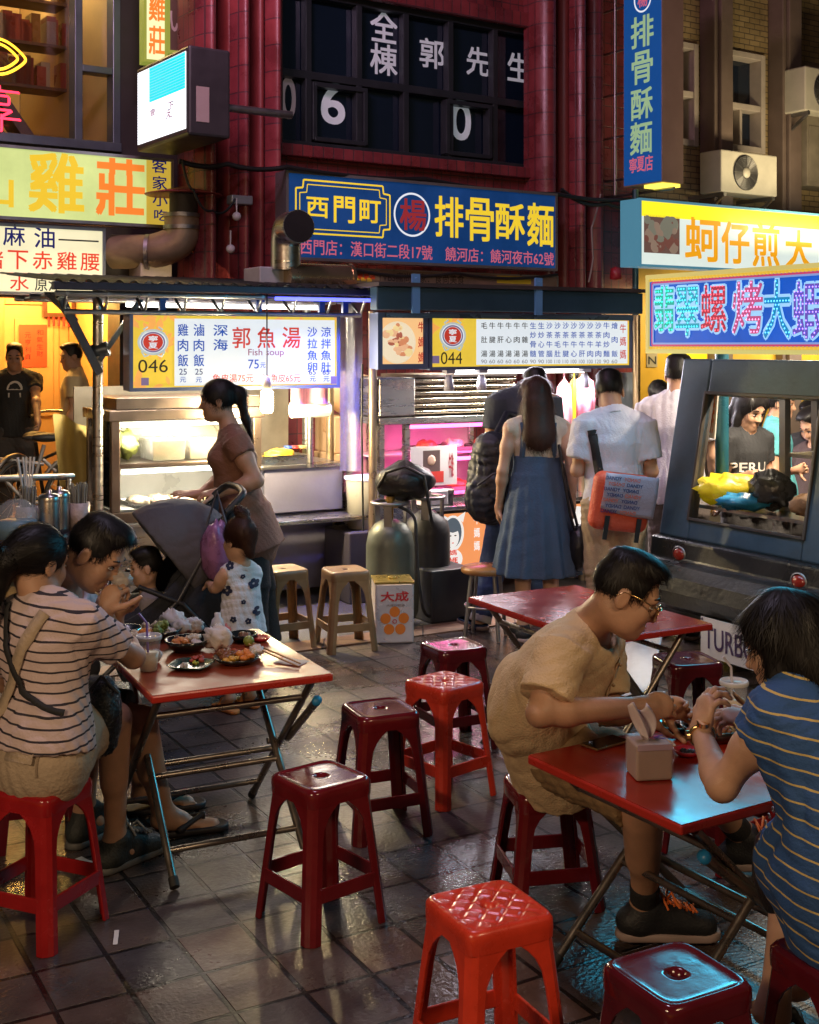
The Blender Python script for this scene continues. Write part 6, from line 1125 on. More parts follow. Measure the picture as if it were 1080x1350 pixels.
# ---------------------------------------------------------------- stroller
sy = 6.55; c = Vector((W(225, 455, sy).x, sy, 0)); s = T('stroller', 'dark navy stroller with grey canopy pushed by the woman in brown', 'stroller', c, R(200)); Mx = s.matrix_basis
nav = M('navy_fabric', (.012, .014, .022), .8, 0, .3, 10, .4, 60); gcan = M('grey_canopy', (.075, .072, .085), .75, 0, .2, 8, .4, 30)
mb = MB(Mx); mb.sheet(lambda a, t: ((.30 - .62 * t if t < .5 else -.01 - .22 * (t - .5) * 2) + 0, (-.23 + .46 * a), (.34 - .05 * t * 2 if t < .5 else .29 + .60 * (t - .5) * 2) + .05 * (2 * a - 1) ** 2), 12, 20); mb.build('seat', nav, s, mod=lambda o: setattr(o.modifiers.new('s', 'SOLIDIFY'), 'thickness', .03))
for y in (-.235, .235):
    mb = MB(Mx); mb.sheet(lambda a, t: (.30 - .60 * a, y, .30 + (.12 + .58 * a ** 1.5) * t), 12, 6); mb.build('side_panel', nav, s, mod=lambda o: setattr(o.modifiers.new('s', 'SOLIDIFY'), 'thickness', .02))
STROLLER_HOOD = (c, Mx, s, gcan, nav)
mb = MB(Mx)
for y in (-.25, .25): mb.tube([(.42, y, .12), (.0, y, .52), (-.26, y, .98)], .013, 8); mb.tube([(-.36, y, .12), (-.02, y, .5), (.2, y, .60)], .013, 8)
mb.tube([(.28, -.25, .62), (.36, -.1, .62), (.36, .1, .62), (.28, .25, .62)], .016, 8); mb.tube([(-.36, -.25, .13), (-.36, .25, .13)], .011, 8); mb.build('stroller_frame', M('grey_tube', (.06, .06, .065), .4, .6), s)
mb = MB(Mx); mb.tube(fillet([(-.24, -.25, .95), (-.34, -.23, 1.04), (-.36, 0, 1.05), (-.34, .23, 1.04), (-.24, .25, .95)], .1), .018, 10); mb.build('handle', blackm, s)
mb = MB(Mx); mb.box(-.32, .28, -.22, .22, .12, .26); mb.build('basket', nav, s, bevel=.02)
for x in (.42, -.38):
    for y in (-.27, .27): mb = MB(Mx @ Matrix.Translation((x, y, .095)) @ Matrix.Rotation(R(90), 4, 'X')); mb.lathe([(.02, -.015), (.08, -.018), (.093, -.008), (.093, .008), (.08, .018), (.02, .015)], 24); mb.lathe([(.001, .02), (.05, .02)], 16, 1); mb.build('wheel', [rubber, steel], s)
o = T('shopping_bag', 'pink and silver bag hanging from the stroller handle', 'bag', c + Vector((.27, -.20, .56))); mb = MB(o.matrix_basis); blob((0, 0, .20), (.075, .065, .15), amp=.16, mb=mb); mb.build('body', M('pink_shiny_bag', (.30, .13, .28), .3, .1, .5, 10, .5, 20), o)
mb = MB(o.matrix_basis); mb.tube([(-.05, 0, .33), (0, .02, .50), (.05, 0, .33)], .008, 6); mb.build('strap', gcan, o)
# ================================================================ bodies and clothes as one continuous surface each
def V3(p): return np.array(p, dtype=np.float64)
def unit(v): v = V3(v); return v / (np.linalg.norm(v) + 1e-12)
def lerp(a, b, t): return V3(a) * (1 - t) + V3(b) * t
class Sdf:
    """distance field of blended limbs, meshed with surface nets"""
    def __init__(s, h): s.h = h; s.ops = []; s.tone = []
    def _add(s, f, pts, rad, k, sub=False):
        pts = np.array(pts); s.ops.append(('sub' if sub else 'add', f, pts.min(0) - rad, pts.max(0) + rad, k)); return s
    def cap(s, a, b, ra, rb=None, k=.02, sub=False):
        a, b = V3(a), V3(b); rb = ra if rb is None else rb; ba = b - a; L2 = ba @ ba + 1e-9
        def f(X, Y, Z):
            x, y, z = X - a[0], Y - a[1], Z - a[2]; t = np.clip((x * ba[0] + y * ba[1] + z * ba[2]) / L2, 0, 1)
            return np.sqrt((x - t * ba[0]) ** 2 + (y - t * ba[1]) ** 2 + (z - t * ba[2]) ** 2) - (ra + (rb - ra) * t)
        return s._add(f, [a, b], max(ra, rb), k, sub)
    def path(s, pts, rs, k=.02):
        for i in range(len(pts) - 1): s.cap(pts[i], pts[i + 1], rs[i], rs[i + 1], k)
        return s
    def ecap(s, a, b, ra, rb, lat, fl=.66, k=.04, flat=False, pl=0, pa=0., ph=0., sub=False):
        a, b = V3(a), V3(b); ba = b - a; L = np.linalg.norm(ba) + 1e-9; ax = ba / L; lt_ = V3(lat) - ax * (V3(lat) @ ax); lt_ = unit(lt_); dp = np.cross(ax, lt_); q = .5 + .5 * fl
        def f(X, Y, Z):
            x, y, z = X - a[0], Y - a[1], Z - a[2]; t = x * ax[0] + y * ax[1] + z * ax[2]; tc = np.clip(t, 0, L)
            l_ = x * lt_[0] + y * lt_[1] + z * lt_[2]; d = (x * dp[0] + y * dp[1] + z * dp[2]) / fl; o = t - tc; Rr = ra + (rb - ra) * tc / L
            if pl: Rr = Rr * (1 + pa * np.sin(pl * np.arctan2(d, l_) + ph) * np.minimum(1, .25 + tc / L))
            if flat: return np.maximum((np.sqrt(l_ * l_ + d * d) - Rr) * q, np.abs(o))if False else np.where(np.abs(o) > 0, np.maximum((np.sqrt(l_ * l_ + d * d) - Rr) * q, np.abs(o)), np.maximum((np.sqrt(l_ * l_ + d * d) - Rr) * q, -np.minimum(t, L - t)))
            return (np.sqrt(l_ * l_ + d * d + o * o) - Rr) * q
        return s._add(f, [a, b], max(ra, rb) * (1 + pa), k, sub)
    def ell(s, c, r, ax=None, k=.02, sub=False):
        c = V3(c); r = V3(r); A = np.eye(3) if ax is None else np.array([unit(v) for v in ax])
        def f(X, Y, Z):
            x, y, z = X - c[0], Y - c[1], Z - c[2]; p = [(x * A[i][0] + y * A[i][1] + z * A[i][2]) for i in range(3)]
            k0 = np.sqrt(sum((p[i] / r[i]) ** 2 for i in range(3))); k1 = np.sqrt(sum((p[i] / r[i] ** 2) ** 2 for i in range(3))) + 1e-9
            return k0 * (k0 - 1) / k1
        return s._add(f, [c], r.max(), k, sub)
    def cut(s, p, n, k=0.): s.ops.append(('cut', V3(p), unit(n), None, k)); return s
    def noise(s, amp, fr, seed=0, ax=None): s.ops.append(('noise', amp, fr, seed, ax)); return s
    def mesh(s):
        h = s.h; A = [o for o in s.ops if o[0] == 'add']; lo = np.min([o[2] for o in A], 0) - 3 * h - .012; hi = np.max([o[3] for o in A], 0) + 3 * h + .012
        n = np.ceil((hi - lo) / h).astype(int) + 1; d = np.full(n, .12, np.float32)
        g = [(lo[i] + h * np.arange(n[i])).astype(np.float32) for i in range(3)]
        for o in s.ops:
            if o[0] in ('add', 'sub'):
                pad = o[4] + 2 * h; i0 = np.maximum(0, np.floor((o[2] - pad - lo) / h).astype(int)); i1 = np.minimum(n, np.ceil((o[3] + pad - lo) / h).astype(int) + 1)
                if (i1 <= i0).any(): continue
                sl = tuple(slice(i0[i], i1[i]) for i in range(3)); v = o[1](g[0][sl[0]][:, None, None], g[1][sl[1]][None, :, None], g[2][sl[2]][None, None, :]).astype(np.float32); c = d[sl]; k = max(o[4], 1e-5)
                if o[0] == 'add': q = np.maximum(k - np.abs(c - v), 0) / k; d[sl] = np.minimum(c, v) - q * q * k * .25
                else: q = np.maximum(k - np.abs(-c - v), 0) / k; d[sl] = np.maximum(c, -v) + q * q * k * .25
            elif o[0] == 'cut':
                p, nn = o[1], o[2]; v = ((g[0] - p[0]) * nn[0])[:, None, None] + ((g[1] - p[1]) * nn[1])[None, :, None] + ((g[2] - p[2]) * nn[2])[None, None, :]; np.maximum(d, v, out=d)
            else:
                amp, fr, sd, ax = o[1:]; ii = np.where(np.abs(d) < 3 * h + .02); X = np.stack([g[i][ii[i]] for i in range(3)], 1)
                if ax is not None: X = X @ np.array(ax).T
                X = X * V3(fr) * 6.; r = np.random.default_rng(sd); v = 0
                for q in range(4):
                    w = r.normal(size=(3, 3)) * .75; p = r.uniform(0, 6.28, 3); Y = X @ w.T + p; v = v + (.6 - np.abs(np.sin(Y[:, 0] * .5 + .9 * np.sin(Y[:, 1] * .22))) ** .8) * (.55 + .45 * np.sin(Y[:, 2] * .16)) * 1.5
                d[ii] += amp * .5 * v
        neg = d < 0; m = n - 1
        off = [(i, j, k) for i in (0, 1) for j in (0, 1) for k in (0, 1)]
        cnt = np.zeros(m, np.int8)
        for i, j, k in off: cnt += neg[i:i + m[0], j:j + m[1], k:k + m[2]]
        act = (cnt > 0) & (cnt < 8); idx = np.argwhere(act); ids = np.full(m, -1, np.int32); ids[act] = np.arange(len(idx))
        cv = np.stack([d[idx[:, 0] + i, idx[:, 1] + j, idx[:, 2] + k] for i, j, k in off], 1); acc = np.zeros((len(idx), 3)); num = np.zeros(len(idx))
        for a in range(8):
            for b_2 in range(a + 1, 8):
                df = np.array(off[b_2]) - np.array(off[a])
                if np.abs(df).sum() != 1: continue
                va, vb_3 = cv[:, a], cv[:, b_2]; x = (va < 0) != (vb_3 < 0); t = np.where(x, va / np.where(x, va - vb_3, 1), 0)
                acc += np.where(x[:, None], np.array(off[a]) + t[:, None] * df, 0); num += x
        Vt = lo + h * (idx + acc / num[:, None]); Fs = []
        for ax in range(3):
            b1, b2 = [(1, 2), (2, 0), (0, 1)][ax]; A0 = [slice(None)] * 3; A1 = [slice(None)] * 3; A0[ax] = slice(0, n[ax] - 1); A1[ax] = slice(1, n[ax]); e0, e1 = neg[tuple(A0)], neg[tuple(A1)]
            E_ = np.argwhere(e0 != e1); E_ = E_[(E_[:, b1] > 0) & (E_[:, b2] > 0) & (E_[:, b1] < m[b1]) & (E_[:, b2] < m[b2])]; fl = e0[tuple(E_.T)]
            def at(o1, o2): q = E_.copy(); q[:, b1] -= o1; q[:, b2] -= o2; return ids[tuple(q.T)]
            Q = np.stack([at(1, 1), at(0, 1), at(0, 0), at(1, 0)], 1); Q[~fl] = Q[~fl][:, ::-1]; Fs.append(Q)
        return Vt, np.concatenate(Fs)
def strands(Vt, Fq, crown, tgt, L, lift, n):
    """single hairs as narrow ribbons lying along the hair's surface"""
    r = np.random.default_rng(len(Vt)); e1 = Vt[Fq[:, 2]] - Vt[Fq[:, 0]]; e2 = Vt[Fq[:, 3]] - Vt[Fq[:, 1]]; fnm = np.cross(e1, e2); nn = np.zeros_like(Vt)
    for k in range(4): np.add.at(nn, Fq[:, k], fnm)
    nn /= np.linalg.norm(nn, axis=1)[:, None] + 1e-12; i = r.integers(0, len(Vt), n); p = Vt[i].copy(); nv = nn[i]; ln = L * r.uniform(.5, 1.25, n)[:, None] / 4; jit = r.normal(0, .22, (n, 3)); rows = []; li = lift * r.uniform(.1, 1.6, n)[:, None]
    for k in range(5):
        d = (p - crown) if tgt is None else (tgt - p); d = d / (np.linalg.norm(d, axis=1)[:, None] + 1e-9) + jit; d = d - nv * np.sum(d * nv, 1)[:, None]; d /= np.linalg.norm(d, axis=1)[:, None] + 1e-9
        w = np.cross(d, nv) * (.0011 * (1 - .2 * k)); q = p + nv * .0012; rows.append(np.stack([q - w, q + w], 1)); p = p + (d + nv * (li - .05 * k)) * ln - np.array([0, 0, .08]) * ln
    R_ = np.stack(rows, 1).reshape(-1, 3); b_ = (np.arange(n) * 10)[:, None, None] + (np.arange(4) * 2)[None, :, None] + np.array([0, 1, 3, 2])[None, None, :]
    return np.concatenate([Vt, R_]), np.concatenate([Fq, b_.reshape(-1, 4) + len(Vt)])
def mesh_obj(name, Vt, Fq, mat, parent, label=None):
    me = bpy.data.meshes.new(name)
    def setv(m):
        M_ = np.array(m); P = Vt @ M_[:3, :3].T + M_[:3, 3]; me.vertices.add(len(P)); me.vertices.foreach_set('co', P.astype(np.float32).ravel()); me.loops.add(len(Fq) * 4); me.polygons.add(len(Fq))
        me.loops.foreach_set('vertex_index', Fq.astype(np.int32).ravel()); me.polygons.foreach_set('loop_start', np.arange(0, len(Fq) * 4, 4, dtype=np.int32)); me.polygons.foreach_set('use_smooth', np.ones(len(Fq), bool)); me.update(calc_edges=True)
    return link_mesh(name, me, mat, parent, label, None, None, None, Vt, setv)
def sdf_obj(name, S, mat, parent, label=None): return mesh_obj(name, *S.mesh(), mat, parent, label)
ZU = np.array([0, 0, 1.])
MAN = dict(sh=.056, ch=.158, wa=.135, hi=.150, fl=.68, ua=.050, el=.036, fa=.040, wr=.028, th=.082, kn=.056, ca=.056, an=.038, nk=.056, fat=0)
WOM = dict(sh=.046, ch=.138, wa=.112, hi=.160, fl=.68, ua=.041, el=.034, fa=.036, wr=.024, th=.080, kn=.052, ca=.050, an=.034, nk=.047, fat=0)
def stand(x, y, H, ang, z=0.):
    s = H / 1.7; a = R(ang); f = np.array([math.cos(a), math.sin(a), 0]); l = np.array([-f[1], f[0], 0]); o = np.array([x, y, z])
    P = lambda F_, L_, Z_: o + (f * F_ + l * L_ + ZU * Z_) * s
    J = dict(f=f, u=ZU, hd=P(.03, 0, 1.585), nk=P(-.02, 0, 1.44), sp=P(0, 0, 1.10), pel=P(0, 0, .93), bf=f, s=s)
    for n_, q in (('L', 1), ('R', -1)): J['s' + n_] = P(-.01, .175 * q, 1.375); J['e' + n_] = P(-.02, .225 * q, 1.10); J['w' + n_] = P(.06, .24 * q, .86); J['h' + n_] = P(0, .085 * q, .90); J['k' + n_] = P(.02, .09 * q, .48); J['a' + n_] = P(-.02, .095 * q, .09); J['t' + n_] = P(.13, .11 * q, .03); J['hn' + n_] = (l * -q, f)
    return J
def PJ(**kw):
    """joints from survey points (px, py, depth)"""
    J = {}
    for k, v in kw.items(): J[k] = V3(W(*v)) if (isinstance(v, tuple) and len(v) == 3 and k not in ('f', 'u', 'bf')) else (V3(v) if isinstance(v, tuple) else v)
    J.setdefault('s', 1.); return J
def torso(S, J, m, inf=0., k=.05, low=0.):
    s = J['s']; lat = unit(J['sL'] - J['sR']); lh = unit(J['hL'] - J['hR']) if np.linalg.norm(J['hL'] - J['hR']) > .02 else lat; cs = lerp(J['sL'], J['sR'], .5); ch = lerp(cs, J['sp'], .32)
    S.ecap(J['pel'], J['sp'], m['hi'] * s + inf, m['wa'] * s + inf, lh, m['fl'] + .08, k); S.ecap(J['sp'], ch, m['wa'] * s + inf, m['ch'] * s + inf, lat, m['fl'] + .03, k)
    S.ecap(ch, lerp(cs, J['nk'], .35), m['ch'] * s + inf, .07 * s + inf, lat, m['fl'], k); S.cap(lerp(J['sL'], J['sR'], .08), lerp(J['sL'], J['sR'], .92), m['sh'] * s + inf * .8, k=.05)
    for q in 'LR': S.cap(J['s' + q], lerp(J['nk'], J['hd'], .12), m['sh'] * s * .72 + inf * .6, .032 * s + inf * .5, .05)
    if m.get('bust'): # chest
        bf = J['bf']
        for q in (1, -1): S.ell(ch + unit(bf) * m['ch'] * m['fl'] * .75 * s + lat * .06 * q * s - ZU * .01, [.058 * s + inf] * 3, k=.05)
    if low: S.ecap(J['pel'], J['pel'] - unit(J['sp'] - J['pel']) * low, m['hi'] * s + inf, m['hi'] * s + inf * 1.6, lh, m['fl'] + .1, k)
def headframe(J):
    f = unit(J['f']); u = V3(J['u']); u = unit(u - f * (u @ f)); l = np.cross(u, f); hs = J.get('hs', 1.) * J['s'] ** .5; c = J['hd']
    return (lambda F_, L_, U_: c + (f * F_ + l * L_ + u * U_) * hs), f, l, u, hs
def head(S, J, m, fem=False):
    P, f, l, u, hs = headframe(J); A = (f, l, u)
    S.ell(P(-.012, 0, .032), np.array([.094, .074, .083]) * hs, A, .02); S.ell(P(.024, 0, -.035), np.array([.064, .058, .082]) * hs, A, .03); S.ell(P(.052, 0, -.094), np.array([.030, .030, .022]) * hs, A, .03)
    for q in (1, -1): S.ell(P(.012, .040 * q, -.07), np.array([.045, .022, .03]) * hs, A, .03); S.ell(P(.058, .036 * q, -.028), np.array([.022, .024, .024]) * hs, A, .025)
    S.cap(P(.074, -.032, .022), P(.074, .032, .022), (.013 if fem else .015) * hs, k=.02)
    for q in (1, -1): S.ell(P(.094, .031 * q, .001), np.array([.018, .020, .012]) * hs, A, .016, True)
    S.cap(P(.082, 0, .008), P(.100, 0, -.030), .0075 * hs, .0115 * hs, .012)
    for q in (1, -1): S.ell(P(.090, .012 * q, -.033), np.array([.010, .008, .008]) * hs, A, .008)
    S.cap(P(.080, -.017, -.062), P(.080, .017, -.062), .0075 * hs, k=.006); S.cap(P(.079, -.013, -.071), P(.079, .013, -.071), .0085 * hs, k=.006); S.cap(P(.092, -.024, -.0655), P(.092, .024, -.0655), .0022 * hs, k=.004, sub=True)
    for q in (1, -1):
        S.ell(P(-.010, .077 * q, -.008), np.array([.019, .008, .032]) * hs, (f + l * q * -.35, l, u + f * -.15), .008); S.ell(P(-.006, .087 * q, -.006), np.array([.010, .006, .019]) * hs, A, .006, True)
    S.cap(J['nk'], P(-.03, 0, -.045), m['nk'] * 1.06 * J['s'], m['nk'] * J['s'] * .96, .03)
def hand(S, w, d, n, q, s=1., curl=.45, spread=1., fcurl=None, thumb=.5):
    """palm, four fingers and a thumb; d along the palm, n the way the palm faces, q = +1 for a thumb on d x n's side"""
    w = V3(w); d = unit(d); n = unit(V3(n) - d * (V3(n) @ d)); sd = np.cross(d, n) * q; k = .006
    S.cap(w, w + d * .03 * s, .025 * s, .026 * s, .02); S.ell(w + d * .052 * s, np.array([.046, .040, .0165]) * s, (d, sd, n), .015)
    rot = lambda a: d * math.cos(a) + n * math.sin(a)
    for i in range(4):
        b_ = w + d * (.086, .090, .086, .076)[i] * s + sd * (.028, .0095, -.0095, -.027)[i] * s; L = (.068, .076, .070, .055)[i] * s; r = (.0086, .0088, .0084, .0076)[i] * s; a = 0; c = (fcurl or [curl] * 4)[i]; p = b_ - d * .012 * s; sp_ = sd * (.10, .03, -.04, -.12)[i] * spread
        for fr_2, da in ((.46, .75), (.30, 1.0), (.24, .7)): a += c * da * 1.35; e = p + unit(rot(a) + sp_) * L * fr_2 * (1.15 if fr_2 == .46 else 1); S.cap(p, e, r, r * .93, k); p = e; r *= .93
    p = w + d * .022 * s + sd * .026 * s; dr = unit(d * .55 + sd * .75 + n * .25)
    for L, r, tn in ((.040, .0115, 0), (.032, .0100, .45), (.026, .0088, .5)): dr = unit(dr + tn * (d * .9 + n * thumb)); e = p + dr * L * s; S.cap(p, e, r * s, r * .93 * s, .008); p = e
def limbs(S, J, m, which='arms'):
    s = J['s']
    for q in 'LR':
        if which == 'arms':
            a, b_, c = J['s' + q], J['e' + q], J['w' + q]; S.path([a, lerp(a, b_, .45), b_], [m['ua'] * s * 1.08, m['ua'] * s, m['el'] * s], .03); S.path([b_, lerp(b_, c, .25), c], [m['el'] * s, m['fa'] * s, m['wr'] * s], .025)
            if 'hn' + q in J:
                hd_ = J.get('hd' + q); d = hd_ if hd_ is not None else unit(c - b_); o = J.get('ho' + q, {}); n = J['hn' + q][0]; tq = -1 if q == 'L' else 1
                # thumb side: for the left hand palm n, thumb lies along n x d
                hand(S, c, d, n, -tq, s, **o)
        else:
            a, b_, c = J['h' + q], J['k' + q], J['a' + q]; S.path([a, lerp(a, b_, .4), b_], [m['th'] * s * 1.05, m['th'] * s * .92, m['kn'] * s], .04)
            back = unit(np.cross(np.cross(c - b_, J['bf']), c - b_)); S.path([b_, c], [m['kn'] * s * .95, m['an'] * s], .03); S.ecap(lerp(b_, c, .14) - back * .010 * s, lerp(b_, c, .52) - back * .012 * s, m['ca'] * s, m['ca'] * s * .78, np.cross(back, c - b_), .95, .03)
            t = J['t' + q]; hl = c - unit(t - c) * .015 - ZU * .035 * s; S.cap(c, lerp(c, t, .35) - ZU * .01 * s, m['an'] * s, .036 * s, .03); S.ecap(hl, t, .030 * s, .034 * s, np.cross(ZU, t - c), .62, .03)
            if J.get('toes'):
                d = unit((t - c) * np.array([1, 1, 0])); sd = np.cross(ZU, d) * (1 if q == 'R' else -1)
                for i in range(5): p = t + sd * (.032 - .016 * i) * s + d * (.018 - .006 * i) * s - ZU * .005; S.cap(p - d * .03, p + d * .012, .0125 * s - .001 * i, .010 * s - .0008 * i, .006)
skinm = M('skin', (.42, .235, .150), .5, 0, .2, 14, .12, 240, sub=.06); skin_l = M('skin_light', (.52, .31, .21), .48, 0, .16, 14, .12, 240, sub=.06)
hair_m = M('black_hair', (.007, .0055, .0055), .5, 0, .45, 40, spec=.35); hair_b = M('brown_hair', (.045, .017, .010), .5, 0, .45, 40, spec=.35)
eye_w = M('eye_white', (.40, .35, .32), .3); eye_d = M('eye_dark', (.01, .008, .007), .15); lip_m = M('lip', (.38, .13, .11), .45, 0, .1)
def face(J, par, lips=True, fem=False, specs=False, closed=False):
    P, f, l, u, hs = headframe(J)
    for q in (1, -1):
        mb = MB(); mb.tube([P(.086, .014 * q, .027), P(.089, .030 * q, .034), P(.076, .050 * q, .029)], [.0028 * hs, .0042 * hs, .002 * hs], 6); mb.build('eyebrow', hair_m, par)
        mb = MB(); R3 = Matrix(((f[0], l[0], u[0], 0), (f[1], l[1], u[1], 0), (f[2], l[2], u[2], 0), (0, 0, 0, 1))); c = Vector(P(.0745, .031 * q, .000))
        mb.ell((0, 0, 0), (.0118 * hs, .0155 * hs, .0048 * hs if not closed else .003 * hs), 0, 12, 8, Matrix.Translation(c) @ R3); mb.ell((.0062 * hs, 0, 0), (.006 * hs, .0062 * hs, .0044 * hs), 1, 10, 6, Matrix.Translation(c) @ R3)
        mb.tube([P(.080, .018 * q, .004), P(.088, .031 * q, .0078), P(.076, .046 * q, .003)], .0015 * hs, 5, 1); mb.build('eye', [eye_w, eye_d], par)
    if lips:
        mb = MB(); mb.tube([P(.0825, -.022, -.066), P(.0885, -.008, -.0615), P(.0895, 0, -.0625), P(.0885, .008, -.0615), P(.0825, .022, -.066)], [.0012, .0036 * hs, .0032 * hs, .0036 * hs, .0012], 7); mb.tube([P(.0815, -.020, -.068), P(.0885, 0, -.0725), P(.0815, .020, -.068)], [.0012, .0048 * hs, .0012], 7); mb.build('lips', lip_m, par)
    if specs:
        gm_ = M('gold_wire', (.75, .5, .2), .22, 1.); mb = MB()
        for q in (1, -1):
            mb.tube([P(.106 - .006 * abs(math.cos(a)), .033 * q + .023 * math.cos(a), -.004 + .018 * math.sin(a)) for a in [.3 * k for k in range(21)]], .0017, 6, closed=True)
            mb.tube([P(.100, .056 * q, .004), P(.082, .070 * q, .010), P(.03, .079 * q, .016), P(-.012, .081 * q, .014), P(-.03, .080 * q, -.004)], .0022, 6)
        mb.tube([P(.107, -.010, .002), P(.112, 0, .006), P(.107, .010, .002)], .0017, 6); mb.build('glasses', gm_, par)
        mb = MB()
        for q in (1, -1): mb.add([P(.105 - .006 * abs(math.cos(a)), .033 * q + .022 * math.cos(a), -.004 + .017 * math.sin(a)) for a in [.2618 * k for k in range(24)]], [tuple(range(24))])
        mb.build('lens', glass('lens', (.92, .94, .92), .3), par)
def hair(J, par, style, mat=None, h=.006, extra=(), tie=None):
    P, f, l, u, hs = headframe(J); A = (f, l, u); S = Sdf(h)
    S.ell(P(-.014, 0, .034), np.array([.103, .085, .093] if style != 'short' else [.098, .0765, .087]) * hs, A, .01)
    if style == 'short': S.ell(P(.035, 0, .098), np.array([.058, .062, .028]) * hs, A, .03); S.ell(P(-.01, 0, .10), np.array([.08, .066, .034]) * hs, A, .03)
    if style in ('bob', 'long'):
        for q in (1, -1): S.ecap(P(-.01, .068 * q, .05), P(.018 if style == 'bob' else -.01, .072 * q, -.085), .030 * hs, .030 * hs, f, .55, .03)
        S.ecap(P(-.075, 0, .03), P(-.075, 0, -.085), .072 * hs, .078 * hs, l, .5, .03)
        S.ell(P(.035, .055, .065), np.array([.04, .03, .04]) * hs, A, .03); S.ell(P(.035, -.055, .065), np.array([.04, .03, .04]) * hs, A, .03)
    for a, b_, ra, rb in extra: S.ecap(P(*a) if len(a) == 3 else a, P(*b_) if len(b_) == 3 else b_, ra * hs, rb * hs, l, .75, .025)
    S.ell(P(.108, 0, -.052), np.array([.088, .068 if style in ('bob', 'long') else .085, .118]) * hs, A, .012, True) if style != 'short' else S.ell(P(.115, 0, -.022), np.array([.092, .095, .135]) * hs, A, .010, True)
    if style == 'short': S.cut(P(-.035, 0, -.028), -u * 1. + f * .45)
    elif not extra and style == 'pony': S.cut(P(-.03, 0, -.075), -u + f * .3)
    else: S.cap(P(.02, 0, -.05), P(.03, 0, -.20), .055 * hs, k=.01, sub=True)
    if style == 'short': 
        for q in (1, -1): S.ell(P(-.008, .083 * q, -.014), np.array([.022, .016, .032]) * hs, A, .006, True)
    Vt, Fq = S.mesh(); crown = P(-.035, 0, .125); tgt = P(*tie[0]) if tie is not None and style == 'pony' else None
    o = mesh_obj('hair', *strands(Vt, Fq, crown, tgt, {'short': .030, 'bob': .07, 'long': .09, 'pony': .06}[style] * hs, {'short': .10}.get(style, .03), {.005: 3600, .006: 2600, .007: 3400, .008: 1600}.get(h, 700)), mat or hair_m, par)
    if tie is not None: mb = MB(); c = P(*tie[0]); mb.ell(c, tie[2]) if len(tie) > 2 else mb.ell(c, .016); mb.build('hair_tie', tie[1], o)
    return o
def fabric(name, c, r=.85, var=.12, bump=.35, bs=120, **k): return M(name, c, r, 0, var, 6, bump, bs, **k)
def tee(J, m, par, mat, sleeve=.5, hem=.06, inf=.014, h=.007, name='shirt', fold=.006, neck=.066, loose=.016, seed=1, fr=(15, 15, 8), post=None, sl=True, sleeves=True):
    S = Sdf(h); s = J['s']; torso(S, J, m, inf, .05, max(.05, hem))
    if sleeves:
        for q in 'LR':
            a, b_ = J['s' + q], lerp(J['s' + q], J['e' + q], sleeve); d = unit(b_ - a); a2 = a - d * .02
            S.ecap(a2, b_, m['ua'] * s * 1.12 + inf, m['ua'] * s + loose, ZU if abs(d[2]) < .8 else np.array([1, 0, 0]), 1., .03, True)
    dn = unit(J['pel'] - J['sp']); S.cut(J['pel'] + dn * hem, dn)
    if fold: S.noise(fold, fr, seed); S.noise(fold * .45, tuple(x * 2.2 for x in fr), seed + 7)
    P, f, l, u, hs = headframe(J); nd = unit(J['hd'] - J['nk']); S.cap(J['nk'] + nd * .012 + f * .02, J['nk'] + nd * .2 + f * .02, neck * s, neck * s * 1.3, .008, True)
    if post: post(S)
    return sdf_obj(name, S, mat, par)
def pants(J, m, par, mat, upto=1.0, shin=0., inf=.014, h=.008, name='shorts', fold=.006, seed=3, flare=.012, waist=.06):
    S = Sdf(h); s = J['s']; lh = unit(J['hL'] - J['hR']); up = unit(J['sp'] - J['pel'])
    S.ecap(J['pel'] + up * waist, J['pel'] - up * .02, m['wa'] * s + inf + .01, m['hi'] * s + inf, lh, m['fl'] + .12, .04)
    for q in 'LR':
        a, b_, c = J['h' + q], J['k' + q], J['a' + q]; e = lerp(a, b_, upto)
        S.ecap(a, e, m['th'] * s * 1.05 + inf, m['th'] * s * (.92 if upto < .8 else .74) + inf + flare, lh, 1., .04, True); S.cap(a, lerp(a, b_, .3), m['th'] * s * 1.04 + inf, k=.04)
        if shin > 0: S.ecap(b_, lerp(b_, c, shin), m['kn'] * s + inf, m['an'] * s + inf + flare, lh, 1., .03, True); S.cap(lerp(a, b_, .9), lerp(b_, c, .1), m['kn'] * s + inf, k=.03)
    S.noise(fold, (10, 10, 20), seed); S.noise(fold * .4, (25, 25, 45), seed + 1)
    return sdf_obj(name, S, mat, par)
